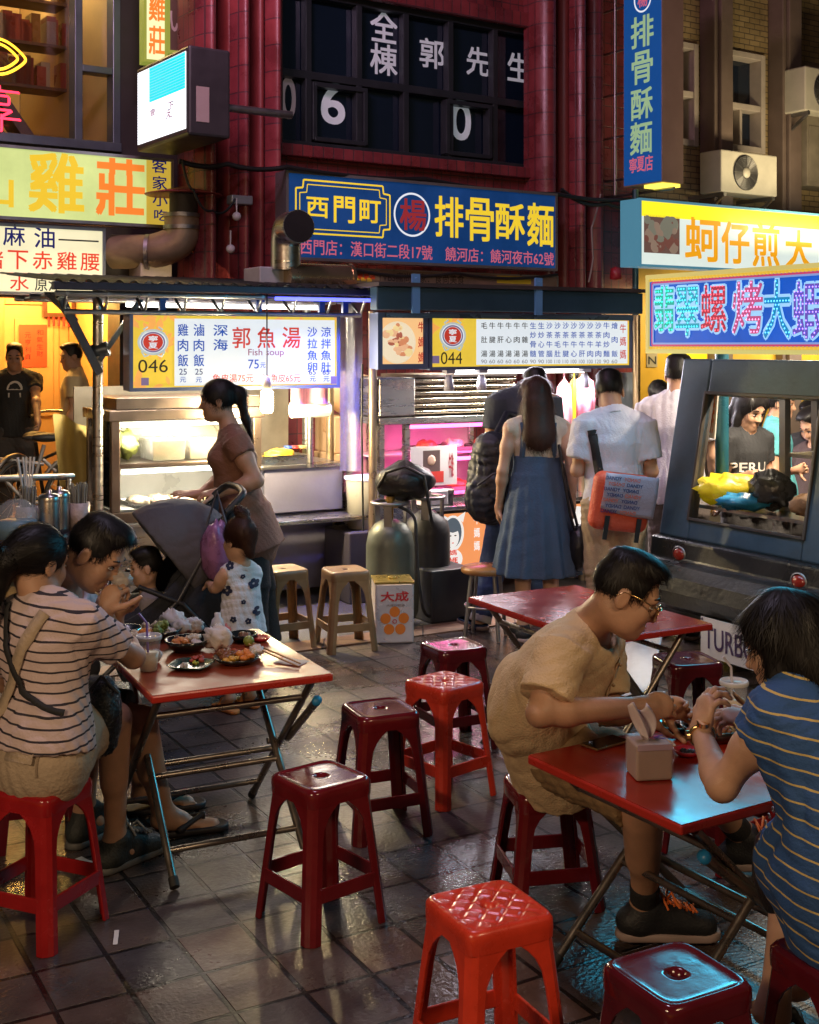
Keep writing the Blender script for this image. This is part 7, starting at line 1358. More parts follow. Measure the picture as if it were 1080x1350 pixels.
def shoe(J, q, par, mat, sole, laces=None, sc=1.):
    s = J['s'] * sc; c, t = J['a' + q], J['t' + q]; d = unit((t - c) * np.array([1, 1, 0])); z0 = min(t[2], c[2] - .07 * s) - .028 * s; hl = np.array([c[0], c[1], 0]) - d * .045 * s; to = np.array([c[0], c[1], 0]) + d * .17 * s; sd = np.cross(ZU, d); gz = ZU * max(.002, z0)
    S = Sdf(.005); S.ecap(hl + gz + ZU * .045 * s, to + gz + ZU * .036 * s, .040 * s, .044 * s, sd, .85, .02); S.cap(c - ZU * .01, lerp(c, hl + gz, .5), .048 * s, .05 * s, .03); S.ecap(c + d * .03 * s - ZU * .01, to + gz + ZU * .035, .040 * s, .036 * s, sd, .9, .03)
    S.cut(gz, -ZU); S.cut(c + ZU * .03 * s, ZU)
    o = sdf_obj('shoe', S, mat, par)
    S = Sdf(.005); S.ecap(hl + gz + ZU * .012, to + gz + ZU * .012 + d * .01, .045 * s, .049 * s, sd, .9, .01); S.cut(gz, -ZU); S.cut(gz + ZU * .024, ZU); sdf_obj('sole', S, sole, o)
    if laces:
        mb = MB(); a = c + d * .065 * s + ZU * .012
        for k in range(5): p = lerp(a, to + gz + ZU * .075, k / 5.5); mb.tube([p - sd * .026, p + ZU * .008 + sd * .0, p + sd * .026 + d * .012], .0042, 6); mb.tube([p + sd * .026, p + ZU * .009, p - sd * .026 + d * .012], .0042, 6)
        for q2 in (1, -1): mb.tube([a, a + sd * .03 * q2 + ZU * .035 + d * .01, a + sd * .055 * q2 + ZU * .0 + d * .03], .004, 6); mb.tube([a, a + sd * .02 * q2 + ZU * .03 - d * .02, a + sd * .035 * q2 - ZU * .015], .004, 6)
        mb.build('laces', laces, o)
    return o
def person(label, J, m, skin, h=.006, fem=False, hands=True, group=None):
    base = J['pel'].copy(); base[2] = max(0, min(J['aL'][2], J['aR'][2]) - .09 * J['s'])
    s = T('person', label, 'person', Vector(base), 0, group); S = Sdf(h); torso(S, J, m); limbs(S, J, m, 'legs'); head(S, J, m, fem); limbs(S, J, m, 'arms')
    return s, sdf_obj('body', S, skin, s)
def stripes(name, base, line, period, width, axis, warp=.006, rough=.85, fine=None):
    """woven stripes across an axis of the garment"""
    mt = M(name, base, rough, 0, .08, 6, .3, 130); t = mt.node_tree; L = t.links; b = t.nodes['Principled BSDF']
    tc = N(t, 'ShaderNodeTexCoord'); dt = N(t, 'ShaderNodeVectorMath', operation='DOT_PRODUCT'); dt.inputs[1].default_value = axis; L.new(tc.outputs['Object'], dt.inputs[0])
    nz = N(t, 'ShaderNodeTexNoise'); nz.inputs['Scale'].default_value = 6; L.new(tc.outputs['Object'], nz.inputs[0])
    a = N(t, 'ShaderNodeMath', operation='MULTIPLY_ADD'); a.inputs[1].default_value = warp * 4; L.new(nz.outputs[0], a.inputs[0]); L.new(dt.outputs['Value'], a.inputs[2])
    d = N(t, 'ShaderNodeMath', operation='DIVIDE'); d.inputs[1].default_value = period; L.new(a.outputs[0], d.inputs[0]); fr = N(t, 'ShaderNodeMath', operation='FRACT'); L.new(d.outputs[0], fr.inputs[0])
    lt_ = N(t, 'ShaderNodeMath', operation='LESS_THAN'); lt_.inputs[1].default_value = width / period; L.new(fr.outputs[0], lt_.inputs[0])
    mx = N(t, 'ShaderNodeMix', data_type='RGBA'); src = b.inputs['Base Color'].links[0].from_socket; L.new(src, mx.inputs[6]); mx.inputs[7].default_value = (*line, 1); L.new(lt_.outputs[0], mx.inputs[0]); L.new(mx.outputs[2], b.inputs['Base Color'])
    return mt

def sit(J, z):
    dz = z + .12 - J['pel'][2]
    for k in ('hd', 'nk', 'sp', 'pel', 'sL', 'sR', 'eL', 'eR', 'wL', 'wR'): J[k] = J[k] + ZU * dz
    l = np.cross(ZU, J['bf'])
    for n, q in (('L', 1), ('R', -1)): J['h' + n] = J['pel'] + l * .085 * q - ZU * .02; J['k' + n] = J['h' + n] + unit(J['bf']) * .42; J['a' + n] = J['k' + n] * np.array([1, 1, 0]) + ZU * .09; J['t' + n] = J['a' + n] + unit(J['bf']) * .15 - ZU * .06; J['w' + n] = J['w' + n] + unit(J['bf']) * .25 + ZU * .18
# hood of the stroller
c_, Mx_, st_r, gcan_, nav_ = STROLLER_HOOD
S = Sdf(.009); m_ = np.array(Mx_); tw = lambda x, y, z: (m_ @ np.array([x, y, z, 1]))[:3]; ax_ = [m_[:3, 0], m_[:3, 1], m_[:3, 2]]
S.ell(tw(-.02, 0, .70), (.34, .265, .30), ax_, .01); S.ell(tw(-.02, 0, .70), (.31, .238, .272), ax_, .004, True); S.cut(tw(.02, 0, .70), ax_[0] * .72 - ax_[2] * .55); S.noise(.003, (9, 9, 12), 2); sdf_obj('canopy', S, gcan_, st_r)
S = Sdf(.010); S.ell(tw(-.08, 0, .52), (.26, .24, .30), ax_, .02); S.ell(tw(.10, 0, .64), (.30, .20, .26), ax_, .02, True); S.ell(tw(.10, 0, .38), (.26, .22, .14), ax_, .05); S.noise(.010, (9, 9, 12), 5); sdf_obj('seat_shell', S, nav_, st_r)
# ================================================================ the people
w_cot = fabric('white_cotton', (.60, .60, .64)); k_cot = fabric('black_cotton', (.018, .018, .02)); lin = fabric('beige_linen', (.62, .46, .28), .9, .18, .5, 160); khaki = fabric('khaki_shorts', (.25, .16, .08), .9, .15); s_blk = M('black_shoe', (.015, .016, .02), .6, 0, .2, 20, .3, 150); s_sole = M('shoe_sole', (.40, .30, .28), .6); orl = M('orange_lace', (.80, .18, .03), .6)
def drape(par, name, mat, ctrl, w, direction, lift=.006, t=.004, n=26):
    """a strap laid over a garment along ctrl, found by casting along direction"""
    me = par.data; m4 = chain(par); bv = BVHTree.FromPolygons([m4 @ v.co for v in me.vertices], [tuple(p.vertices) for p in me.polygons]); d = Vector(direction).normalized(); pts = []
    cl_ = [Vector(c) for c in ctrl]
    for i in range(n + 1):
        q = i / n * (len(cl_) - 1); k = min(int(q), len(cl_) - 2); p = cl_[k].lerp(cl_[k + 1], q - k); hit = bv.ray_cast(p - d * .6, d)
        if hit[0] is not None: pts.append((hit[0], hit[1]))
    if len(pts) < 3: return
    mb = MB(); vs = []
    for i, (p, nn) in enumerate(pts):
        tg = (pts[min(i + 1, len(pts) - 1)][0] - pts[max(i - 1, 0)][0]).normalized(); sd = tg.cross(nn).normalized(); b0 = p + nn * lift
        vs += [b0 - sd * w / 2, b0 + sd * w / 2, b0 + sd * w / 2 + nn * t, b0 - sd * w / 2 + nn * t]
    fs = [(4 * i + k, 4 * i + (k + 1) % 4, 4 * i + 4 + (k + 1) % 4, 4 * i + 4 + k) for i in range(len(pts) - 1) for k in range(4)]
    mb.add(vs, fs, 0, True); return mb.build(name, mat, par.parent)
# ---- man in the beige shirt
J = PJ(hd=(826, 784, 3.72), f=(.88, -.16, -.42), u=(.35, 0, 1), nk=(768, 832, 3.84), sp=(706, 930, 3.95), pel=(724, 986, 4.05), bf=(.95, -.3, 0),
       sR=(738, 864, 3.66), sL=(790, 848, 4.02), eR=(712, 940, 3.56), wR=(846, 932, 3.64), eL=(800, 940, 3.95), wL=(868, 930, 3.84), hR=(738, 994, 3.95), hL=(724, 982, 4.14), kR=(850, 1062, 3.62), aR=(850, 1192, 3.80), kL=(905, 1022, 4.02), aL=(978, 1098, 4.27), tR=(905, 1222, 3.80), tL=(1030, 1135, 4.25), hs=1.0)
J['hnR'] = (np.array([.2, .9, -.3]), 0); J['hdR'] = unit([.95, .15, .05]); J['hoR'] = dict(curl=.75, thumb=.9)
J['hnL'] = (np.array([.2, -.9, -.2]), 0); J['hdL'] = unit([.9, -.35, -.05]); J['hoL'] = dict(curl=.6, thumb=.9)
mm_2 = dict(MAN, ch=.165, wa=.150, hi=.158)
s, bd = person('seated man in beige linen shirt and gold glasses eating at right table', J, mm_2, skinm, .005); face(J, s, specs=True); hair(J, s, 'short', h=.005)
def collar(S):
    P, f, l, u, hs = headframe(J); nd = unit(J['hd'] - J['nk'])
    for q in 'LR': pass
o = tee(J, mm_2, s, lin, .74, .10, .020, .006, fold=.006, neck=.072, loose=.030, seed=4, fr=(9, 9, 13))
S = Sdf(.005); nd = unit(J['hd'] - J['nk']); P, f, l, u, hs = headframe(J); c0_ = J['nk'] + nd * .005 + f * .012
S.ecap(c0_ - nd * .02, c0_ + nd * .040, .086, .074, l, .95, .01, True); S.ecap(c0_ - nd * .06, c0_ + nd * .08, .078, .064, l, .95, .006, True, sub=True); S.ell(c0_ + f * .10 - nd * .0, (.05, .05, .07), None, .01, True); sdf_obj('collar', S, lin, o)
mb = MB(); cs = lerp(J['sL'], J['sR'], .5)
for k in range(4): p = lerp(cs, J['pel'], .12 + .2 * k) + unit(J['bf']) * .135; mb.ell(p, .006, 0, 8, 5)
mb.build('buttons', M('button', (.3, .2, .1), .4), o)
drape(o, 'placket', lin, [lerp(cs, J['pel'], .08 + .2 * k) + unit(J['bf']) * .10 for k in range(4)], .034, -unit(J['bf']), .001, .003, 16)
pants(J, mm_2, s, khaki, .92, inf=.012, name='shorts', flare=.01)
shoe(J, 'R', s, s_blk, s_sole, orl); shoe(J, 'L', s, s_blk, s_sole, orl)
for q in 'LR': S = Sdf(.006); S.cap(J['a' + q], lerp(J['a' + q], J['k' + q], .17), .043, .045, .01); sdf_obj('sock', S, k_cot, s)
# ---- woman in the blue striped dress
J = PJ(hd=(1036, 850, 3.04), f=(-.78, .50, -.30), u=(0, .1, 1), nk=(1062, 915, 2.97), sp=(1098, 1060, 2.88), pel=(1112, 1150, 2.86), bf=(-.55, .83, 0),
       sL=(1020, 946, 2.92), sR=(1112, 932, 3.02), eL=(952, 1036, 2.98), wL=(924, 966, 3.17), eR=(1120, 1020, 3.20), wR=(1000, 955, 3.28), hL=(1092, 1155, 2.85), hR=(1130, 1150, 2.93), kL=(1052, 1120, 3.16), kR=(1085, 1115, 3.25), aL=(1020, 1325, 3.05), aR=(1050, 1290, 3.2), tL=(1005, 1330, 3.15), tR=(1040, 1300, 3.32))
J['hnL'] = (np.array([.8, .2, -.2]), 0); J['hdL'] = unit([.22, .12, 1]); J['hoL'] = dict(curl=.62, thumb=.9)
J['hnR'] = (np.array([-.3, .3, -.6]), 0); J['hdR'] = unit([-.8, .3, .2]); J['hoR'] = dict(curl=.6)
mw = dict(WOM, ch=.134, wa=.108, hi=.142)
s, bd = person('seated woman with black bob in a blue striped dress at right table', J, mw, skin_l, .005, True); face(J, s, fem=True); hair(J, s, 'bob', h=.005, extra=(((-.02, 0, .05), (-.05, 0, -.04), .086, .088),))
bl = stripes('blue_striped_jersey', (.022, .075, .23), (.50, .38, .14), .034, .0042, (.12, -.1, 1), .004)
S = Sdf(.006); torso(S, J, mw, .016, .05, .12)
for q in 'LR': a, b_ = J['s' + q], lerp(J['s' + q], J['e' + q], .30); S.ecap(a - unit(b_ - a) * .02, b_, .054, .058, np.array([1, 0, 0]), 1., .03, True)
for q in 'LR': S.ecap(J['h' + q], lerp(J['h' + q], J['k' + q], .86), .094, .084, ZU, 1., .05, True); S.cap(J['h' + q] - ZU * .02, J['h' + q] + unit(J['bf']) * .08, .10, k=.05)
S.ecap(lerp(J['pel'], J['kL'], .3), lerp(J['pel'], J['kL'], .3) - ZU * .15 - unit(J['bf']) * .02, .125, .12, unit(J['sL'] - J['sR']), .8, .06)
S.noise(.008, (9, 9, 12), 5); S.noise(.004, (22, 22, 30), 6); nd = unit(J['hd'] - J['nk']); S.cap(J['nk'] + nd * .02, J['nk'] + nd * .2, .060, .08, .008, True); o = sdf_obj('dress', S, bl, s)
mb = MB(); d = unit(J['wL'] - J['eL']); c = J['wL'] - d * .012; x = unit(np.cross(d, [1, 0, 0])); y = np.cross(d, x); mb.tube([c + (x * math.cos(a) + y * math.sin(a)) * .031 for a in [.3 * k for k in range(21)]], .006, 8, closed=True); mb.tube([c - x * .031 - d * .001, c - x * .042], .016, 14); mb.tube([c + y * .031, c + y * .040], .014, 14, 0); mb.build('watch', M('gold_watch', (.7, .5, .25), .2, 1), s)
for q in 'LR':
    c, t = J['a' + q], J['t' + q]; d = unit((t - c) * np.array([1, 1, 0])); sd = np.cross(ZU, d); mb = MB(); S = Sdf(.005); g_ = np.array([c[0], c[1], .012]); S.ecap(g_ - d * .05, g_ + d * .16, .036, .042, sd, .9, .01); S.cut((0, 0, .026), ZU); S.cut((0, 0, .003), -ZU); S.cap(g_ + d * .06 + sd * .045, g_ + d * .06 + ZU * .06, .012, k=.01); S.cap(g_ + d * .06 - sd * .045, g_ + d * .06 + ZU * .06, .012, k=.01); sdf_obj('sandal', S, s_blk, s)
c = V3(W(972, 925, 3.24)); mb = MB(Matrix.Translation(c)); mb.lathe([(.001, .0), (.02, .004), (.028, .012), (.026, .014), (.016, .007), (.001, .004)], 14, 0, Matrix.Rotation(.8, 4, 'Y')); mb.build('clam_shell', MATS['clam_tan'], None, 'tan clam held up at the mouth by the woman in blue', 'shell')
o = T('handbag', 'black chain handbag hanging beside the woman in the blue dress', 'bag', V3(W(1020, 1130, 2.98)) - ZU * .12); mb = MB(o.matrix_basis); blob((0, 0, .09), (.045, .09, .10), amp=.06, mb=mb); mb.build('body', kbag, o)
mb = MB(o.matrix_basis)
for k in range(16): t = k / 15; mb.tube([Vector((.0 + .03 * math.sin(3 * t), -.08 + .16 * t, .17 + .10 * math.sin(math.pi * t))) + Vector((0, .008 * math.cos(a), .006 * math.sin(a))) for a in [k2 * 1.05 for k2 in range(6)]], .0022, 4, closed=True)
mb.build('chain', steel_d, o)
# ---- woman in the striped tee
J = PJ(hd=(50, 742, 4.02), f=(.55, .80, -.22), u=(.05, .1, 1), nk=(58, 803, 3.97), sp=(62, 905, 3.94), pel=(56, 972, 3.92), bf=(.55, .83, 0),
       sR=(108, 822, 3.90), sL=(8, 815, 4.05), eR=(176, 866, 4.07), wR=(140, 815, 4.27), eL=(10, 900, 4.35), wL=(70, 860, 4.5), hR=(82, 974, 3.93), hL=(40, 970, 4.05), kR=(152, 948, 4.30), kL=(118, 938, 4.48), aR=(152, 1105, 4.33), aL=(112, 1065, 4.55), tR=(185, 1128, 4.42), tL=(140, 1090, 4.65))
J['hnR'] = (np.array([-.3, .5, .2]), 0)
s, bd = person('seated woman with black ponytail in striped tee and beige overalls', J, WOM, skinm, .006, True); hair(J, s, 'pony', h=.006, extra=(((-.06, 0, .05), (-.115, .02, -.01), .052, .05), ((-.115, .02, -.01), (-.12, .05, -.17), .05, .030)), tie=((-.115, .01, .012), M('blue_tie', (.02, .12, .2), .6), .034)); face(J, s, fem=True)
st_ = stripes('striped_tee', (.55, .43, .42), (.03, .025, .035), .030, .006, (.05, -.12, 1), .005)
o = tee(J, WOM, s, st_, .66, .02, .016, .006, fold=.007, neck=.060, loose=.024, seed=9)
ovm = fabric('beige_overalls', (.40, .31, .22), .92, .18, .5, 90)
S = Sdf(.006); lh = unit(J['hL'] - J['hR']); up = unit(J['sp'] - J['pel']); S.ecap(J['pel'] + up * .07, J['pel'] - up * .05, .150, .182, lh, .80, .04)
for q in 'LR': e = lerp(J['h' + q], J['k' + q], .52); S.ecap(J['h' + q], e, .106, .098, lh, 1., .05, True)
S.cut(J['pel'] + up * .115, up); S.noise(.006, (11, 11, 16), 3); o2 = sdf_obj('overalls', S, ovm, s)
bk = unit(-J['bf']); tp1 = lerp(J['sR'], J['nk'], .35); tp2 = lerp(J['sL'], J['nk'], .35); mid = lerp(J['sp'], J['nk'], .30) + bk * .108
def strap_path(a, c, lift): return [V3(a) + ZU * .05 + bk * .02, lerp(a, mid, .45) + bk * lift + ZU * .0, mid + bk * .012, V3(c)]
def ribbon(mb, pts, w, t, side, mi=0):
    pts = [V3(p) for p in fillet([Vector(p) for p in pts], .08)]
    for i in range(len(pts) - 1):
        d = unit(pts[i + 1] - pts[i]); 
    vs = []
    for i, p in enumerate(pts): vs += [p - side * w / 2, p + side * w / 2, p + side * w / 2 + bk * t, p - side * w / 2 + bk * t]
    fs = []
    for i in range(len(pts) - 1):
        for k in range(4): fs.append((4 * i + k, 4 * i + (k + 1) % 4, 4 * i + 4 + (k + 1) % 4, 4 * i + 4 + k))
    mb.add(vs, fs, mi, True)
bvh_o = [x for x in s.children if x.name.startswith('shirt')][-1]
sh_ = o; vd = -bk
seam = fabric('seam_tan', (.26, .19, .13))
for px in (38, 100): drape(o2, 'back_pocket', ovm, [V3(W(px, 966, 3.8)), V3(W(px + 2, 1000, 3.8))], .105, vd, .002, .003, 8)
drape(o2, 'waistband', ovm, [V3(W(-6, 948, 3.8)), V3(W(60, 952, 3.8)), V3(W(122, 950, 3.9))], .030, vd, .001, .004, 24)
drape(o2, 'seam', seam, [V3(W(66, 958, 3.8)), V3(W(70, 1018, 3.8))], .006, vd, .001, .002, 12)
drape(sh_, 'overall_strap', ovm, [V3(W(72, 806, 3.9)), V3(W(42, 870, 3.9)), V3(W(18, 935, 3.9)), V3(W(0, 985, 3.9))], .042, vd)
drape(sh_, 'overall_strap', ovm, [V3(W(-10, 930, 3.9)), V3(W(20, 975, 3.9)), V3(W(40, 1000, 3.9))], .05, vd)
drape(sh_, 'bag_strap', k_cot, [V3(W(-5, 800, 3.9)), V3(W(30, 870, 3.9)), V3(W(62, 905, 3.9)), V3(W(112, 938, 3.85))], .020, vd, .010)
o = T('crossbody_bag', 'small black sequined crossbody bag at the hip of the striped tee woman', 'bag', V3(W(138, 960, 4.08)) - ZU * .08); mb = MB(o.matrix_basis); blob((0, 0, .12), (.055, .07, .13), amp=.07, mb=mb); mb.build('body', M('sequin_black', (.012, .014, .016), .25, .3, .6, 60, .8, 120), o)
mb = MB(o.matrix_basis); mb.tube([(-.05, -.03, .20), (.0, -.05, .26), (.05, -.02, .20)], .007, 6); mb.build('strap', kbag, o)
grn = M('dark_sneaker', (.02, .024, .024), .6, 0, .4, 25, .4, 120); shoe(J, 'R', s, grn, M('sole_dark', (.10, .10, .10), .6), M('grey_lace', (.3, .3, .3), .7), sc=.94); shoe(J, 'L', s, grn, M('sole_dark', (.10, .10, .10), .6), sc=.94)
# ---- man eating at the left table
J = PJ(hd=(126, 730, 4.22), f=(.80, -.10, -.55), u=(.4, 0, 1), nk=(74, 776, 4.36), sp=(30, 868, 4.50), pel=(38, 932, 4.60), bf=(.95, .2, 0),
       sR=(72, 806, 4.20), sL=(104, 790, 4.58), eR=(112, 862, 4.20), wR=(138, 808, 4.16), eL=(150, 850, 4.52), wL=(152, 812, 4.36), hR=(60, 932, 4.52), hL=(48, 925, 4.7), kR=(186, 952, 4.48), kL=(165, 930, 4.78), aR=(216, 1074, 4.62), aL=(190, 1040, 4.85), tR=(278, 1086, 4.68), tL=(245, 1056, 4.9), toes=1, hs=1.0)
J['hdR'] = unit([.32, .1, .9]); J['hnR'] = (np.array([.4, .85, 0]), 0); J['hoR'] = dict(curl=1.0, thumb=.9); J['hdL'] = unit([.2, -.1, .95]); J['hnL'] = (np.array([-.2, -.9, 0]), 0); J['hoL'] = dict(curl=.9)
s, bd = person('seated man in white tee and black shorts eating at left table', J, MAN, skinm, .005); face(J, s); hair(J, s, 'short', h=.005, extra=(((.05, 0, .10), (.085, .01, .075), .038, .028),)); tee(J, MAN, s, w_cot, .6, .06, .018, .007, fold=.008, seed=12); pants(J, MAN, s, k_cot, .85, inf=.02, name='shorts', flare=.02)
for q in 'LR':
    c, t = J['a' + q], J['t' + q]; d = unit((t - c) * np.array([1, 1, 0])); sd = np.cross(ZU, d); g_ = np.array([c[0], c[1], .012]); S = Sdf(.005); S.ecap(g_ - d * .06, g_ + d * .19, .040, .050, sd, .95, .01); S.cut((0, 0, .024), ZU); S.cut((0, 0, .003), -ZU)
    S.cap(g_ + d * .145 + ZU * .05, g_ + d * .05 + sd * .05 + ZU * .02, .009, .012, .006); S.cap(g_ + d * .145 + ZU * .05, g_ + d * .05 - sd * .05 + ZU * .02, .009, .012, .006); S.cap(g_ + d * .145 + ZU * .05, g_ + d * .150, .007, k=.004); sdf_obj('flip_flop', S, M('flip_flop_black', (.02, .016, .02), .6), s)
c = V3(W(146, 792, 4.2)); mb = MB(); mb.tube([c + np.array([-.05, -.01, .03]), c + np.array([.02, .01, -.02])], .0035, 6); mb.tube([c + np.array([-.05, .0, .045]), c + np.array([.03, .02, -.005])], .0035, 6); mb.build('chopsticks', M('pale_chopstick', (.5, .42, .34), .4), None, 'pale chopsticks held at the mouth of the man in white tee', 'chopsticks')
c = V3(W(160, 780, 4.22)); heap('wrapper', 'small translucent food wrapper in the hands of the man in white', 'wrapper', c, (.035, .03, .03), film('wrapper_film', (.5, .45, .42), .6), .3)
# red stool he sits on, hidden behind the woman
place(mar, (-1.37, 4.62, 0), R(20), 'maroon stool under the man in white tee and black shorts', PG)
# ---- woman in brown with the stroller
J = stand(W(325, 0, 7.15).x, 7.15, 1.62, 178); d7 = 7.15
J.update(PJ(hd=(287, 528, d7), nk=(304, 568, d7), sp=(312, 640, d7), pel=(324, 688, d7), sL=(312, 584, 6.99), sR=(304, 584, 7.31), eL=(338, 634, 6.93), wL=(288, 650, 6.9), eR=(296, 628, 7.38), wR=(262, 652, 7.2), hL=(330, 692, 7.06), hR=(326, 692, 7.24), kL=(338, 775, 7.05), kR=(346, 778, 7.25), aL=(342, 852, 7.05), aR=(360, 852, 7.25), tL=(322, 868, 7.03), tR=(340, 868, 7.25)))
J['s'] = .98; J['f'] = V3((-.97, -.12, -.08)); J['bf'] = V3((-1, 0, 0)); J['hdL'] = unit([-1, -.1, -.05]); J['hnL'] = (np.array([0, .2, -1]), 0); J['hoL'] = dict(curl=.6); J['hdR'] = unit([-.95, -.2, .1]); J['hnR'] = (np.array([0, .3, -1]), 0); J['hoR'] = dict(curl=.12, spread=1.5)
mb_ = dict(WOM, bust=1, ua=.050, fa=.042, el=.040, hi=.175, wa=.14, ch=.152)
s, bd = person('standing woman in brown tunic with ponytail pushing the stroller', J, mb_, skinm, .007, True); face(J, s, fem=True); hair(J, s, 'pony', h=.006, extra=(((-.06, 0, .05), (-.125, 0, .03), .05, .045), ((-.125, 0, .03), (-.15, .0, -.12), .042, .03), ((-.15, 0, -.12), (-.17, 0, -.22), .03, .012)))
brn = fabric('brown_jersey', (.20, .095, .065), .85, .12)
def skirt(S):
    pass
S = Sdf(.008); torso(S, J, mb_, .016, .05, .1)
for q in 'LR': a, b_ = J['s' + q], lerp(J['s' + q], J['e' + q], .33); S.ecap(a - unit(b_ - a) * .02, b_, .070, .072, np.array([1, 0, 0]), 1., .03, True)
hp_ = V3(W(338, 722, d7)); S.ecap(J['pel'] + ZU * .06, hp_, .165, .20, np.array([0, 1, 0]), .82, .05, True); S.noise(.007, (9, 9, 14), 21); S.noise(.003, (22, 22, 30), 22); nd = unit(J['hd'] - J['nk']); S.cap(J['nk'] + nd * .01, J['nk'] + nd * .2, .06, .08, .01, True); sdf_obj('tunic', S, brn, s)
pants(J, WOM, s, k_cot, 1., .93, .012, .009, 'leggings', .003); shoe(J, 'L', s, s_blk, s_sole); shoe(J, 'R', s, s_blk, s_sole)
# ---- toddler
yt = 6.2; J = PJ(hd=(315, 712, yt), f=(-.72, .66, -.12), u=(0, 0, 1), nk=(318, 748, yt), sp=(318, 785, yt), pel=(318, 822, yt), bf=(-.72, .66, 0), sL=(298, 757, 6.14), sR=(336, 756, 6.28), eL=(284, 776, 6.16), wL=(276, 770, 6.35), eR=(330, 790, 6.42), wR=(318, 785, 6.5), hL=(308, 828, 6.15), hR=(328, 828, 6.25), kL=(304, 880, 6.16), kR=(332, 880, 6.24), aL=(303, 918, 6.17), aR=(331, 914, 6.27), tL=(292, 928, 6.22), tR=(322, 924, 6.32))
J['s'] = .56; J['hs'] = 1.15
md = dict(WOM, hi=.15, wa=.14, ch=.14, ua=.05, fa=.042, th=.085, ca=.055, nk=.05, wr=.03)
J['hnL'] = (np.array([.3, .3, -.6]), 0)
s, bd = person('toddler girl with top ponytail in white top with navy flowers', J, md, skin_l, .005, True); hair(J, s, 'pony', h=.005, mat=hair_b, extra=(((-.02, 0, .10), (-.02, 0, .175), .022, .020), ((-.02, 0, .175), (-.06, -.01, .15), .022, .02), ((-.06, -.01, .15), (-.09, -.02, .05), .022, .012), ((-.08, 0, .03), (-.09, .0, -.08), .06, .03)), tie=((-.02, 0, .155), w_cot, .022))
S = Sdf(.005); torso(S, J, md, .012, .03, .02); S.ecap(J['sp'] + ZU * .06, J['pel'] - ZU * .045, .085, .128, unit(J['sL'] - J['sR']), .85, .03, True, 7, .06); S.noise(.004, (18, 18, 22), 3); nd = unit(J['hd'] - J['nk']); S.cap(J['nk'] + nd * .0, J['nk'] + nd * .2, .045, .06, .008, True)
for q in 'LR': S.cap(J['s' + q] + unit(J['s' + q] - J['nk']) * .03, J['e' + q], .036, k=.01, sub=True)
tp_o = sdf_obj('top', S, w_cot, s)
fl_m = M('navy_flower', (.012, .018, .05), .8)
def decal(par, name, mat, polys, d, lift=.003):
    me = par.data; m4 = chain(par); bv = BVHTree.FromPolygons([m4 @ v.co for v in me.vertices], [tuple(p.vertices) for p in me.polygons]); d = Vector(d).normalized(); mb = MB()
    for pl_, mi in polys:
        vs = []
        for p in pl_:
            hit = bv.ray_cast(Vector(p) - d * .5, d)
            if hit[0] is None: break
            vs.append(hit[0] + hit[1] * (lift + .0008 * mi))
        else:
            c = sum(vs, Vector()) / len(vs); n = len(vs); mb.add(vs + [c], [(i, (i + 1) % n, n) for i in range(n)], mi, True)
    if mb.v: mb.build(name, mat, par.parent)
pol = []
for px, py, r_ in ((303, 775, 7), (335, 768, 6), (322, 758, 3), (306, 744, 5), (341, 803, 6), (324, 790, 3), (312, 812, 4), (330, 815, 4)):
    for k in range(5): a = k * 1.257 + px; pol.append(([V3(W(px + r_ * .62 * math.cos(a) + r_ * .46 * math.cos(b_), py + r_ * .62 * math.sin(a) + r_ * .46 * math.sin(b_), yt)) for b_ in [j * .785 for j in range(8)]], 0))
decal(tp_o, 'flower_print', fl_m, pol, (0, 1, -.05), .004)
pants(J, md, s, M('pink_print_shorts', (.55, .22, .25), .8, 0, .5, 30), .55, inf=.008, h=.006, name='shorts', fold=.003)
for q in 'LR':
    c, t = J['a' + q], J['t' + q]; d = unit((t - c) * np.array([1, 1, 0])); sd = np.cross(ZU, d); g_ = np.array([c[0], c[1], .012]); S = Sdf(.004); S.ecap(g_ - d * .035, g_ + d * .10, .028, .032, sd, .95, .01); S.cut((0, 0, .022), ZU); S.cut((0, 0, .003), -ZU); S.cap(g_ + d * .06 + sd * .03, g_ + d * .055 + ZU * .04, .012, k=.01); S.cap(g_ + d * .06 - sd * .03, g_ + d * .055 + ZU * .04, .012, k=.01); sdf_obj('sandal', S, M('orange_sandal', (.6, .22, .06), .6), s)
# ---- child in the stroller
J = stand(W(186, 0, 6.45).x, 6.45, .85, 185, -.12); J['s'] = .5; J['hd'] = V3(W(192, 748, 6.4)); J['nk'] = V3(W(196, 782, 6.42)); J['f'] = V3((-.85, -.2, -.1)); J['sp'] = V3(W(206, 815, 6.45)); J['pel'] = V3(W(214, 842, 6.47))
for q, yy in (('L', 6.37), ('R', 6.53)): J['s' + q] = V3(W(197, 792, yy)); J['e' + q] = V3(W(190, 820, yy)); J['w' + q] = V3(W(178, 832, yy)); J['h' + q] = V3(W(212, 845, yy)); J['k' + q] = V3(W(178, 838, yy)); J['a' + q] = V3(W(170, 875, yy)); J['t' + q] = V3(W(160, 882, yy)); J.pop('hn' + q)
J['hs'] = 1.1; s, bd = person('small child with dark hair sitting in the navy stroller', J, md, skin_l, .006); hair(J, s, 'short', h=.006); face(J, s); tee(J, md, s, fabric('grey_romper', (.25, .22, .22)), .6, .03, .01, .006, fold=.003); pants(J, md, s, fabric('dark_leggings', (.04, .04, .05)), 1., .8, .008, .007, 'trousers', .002)
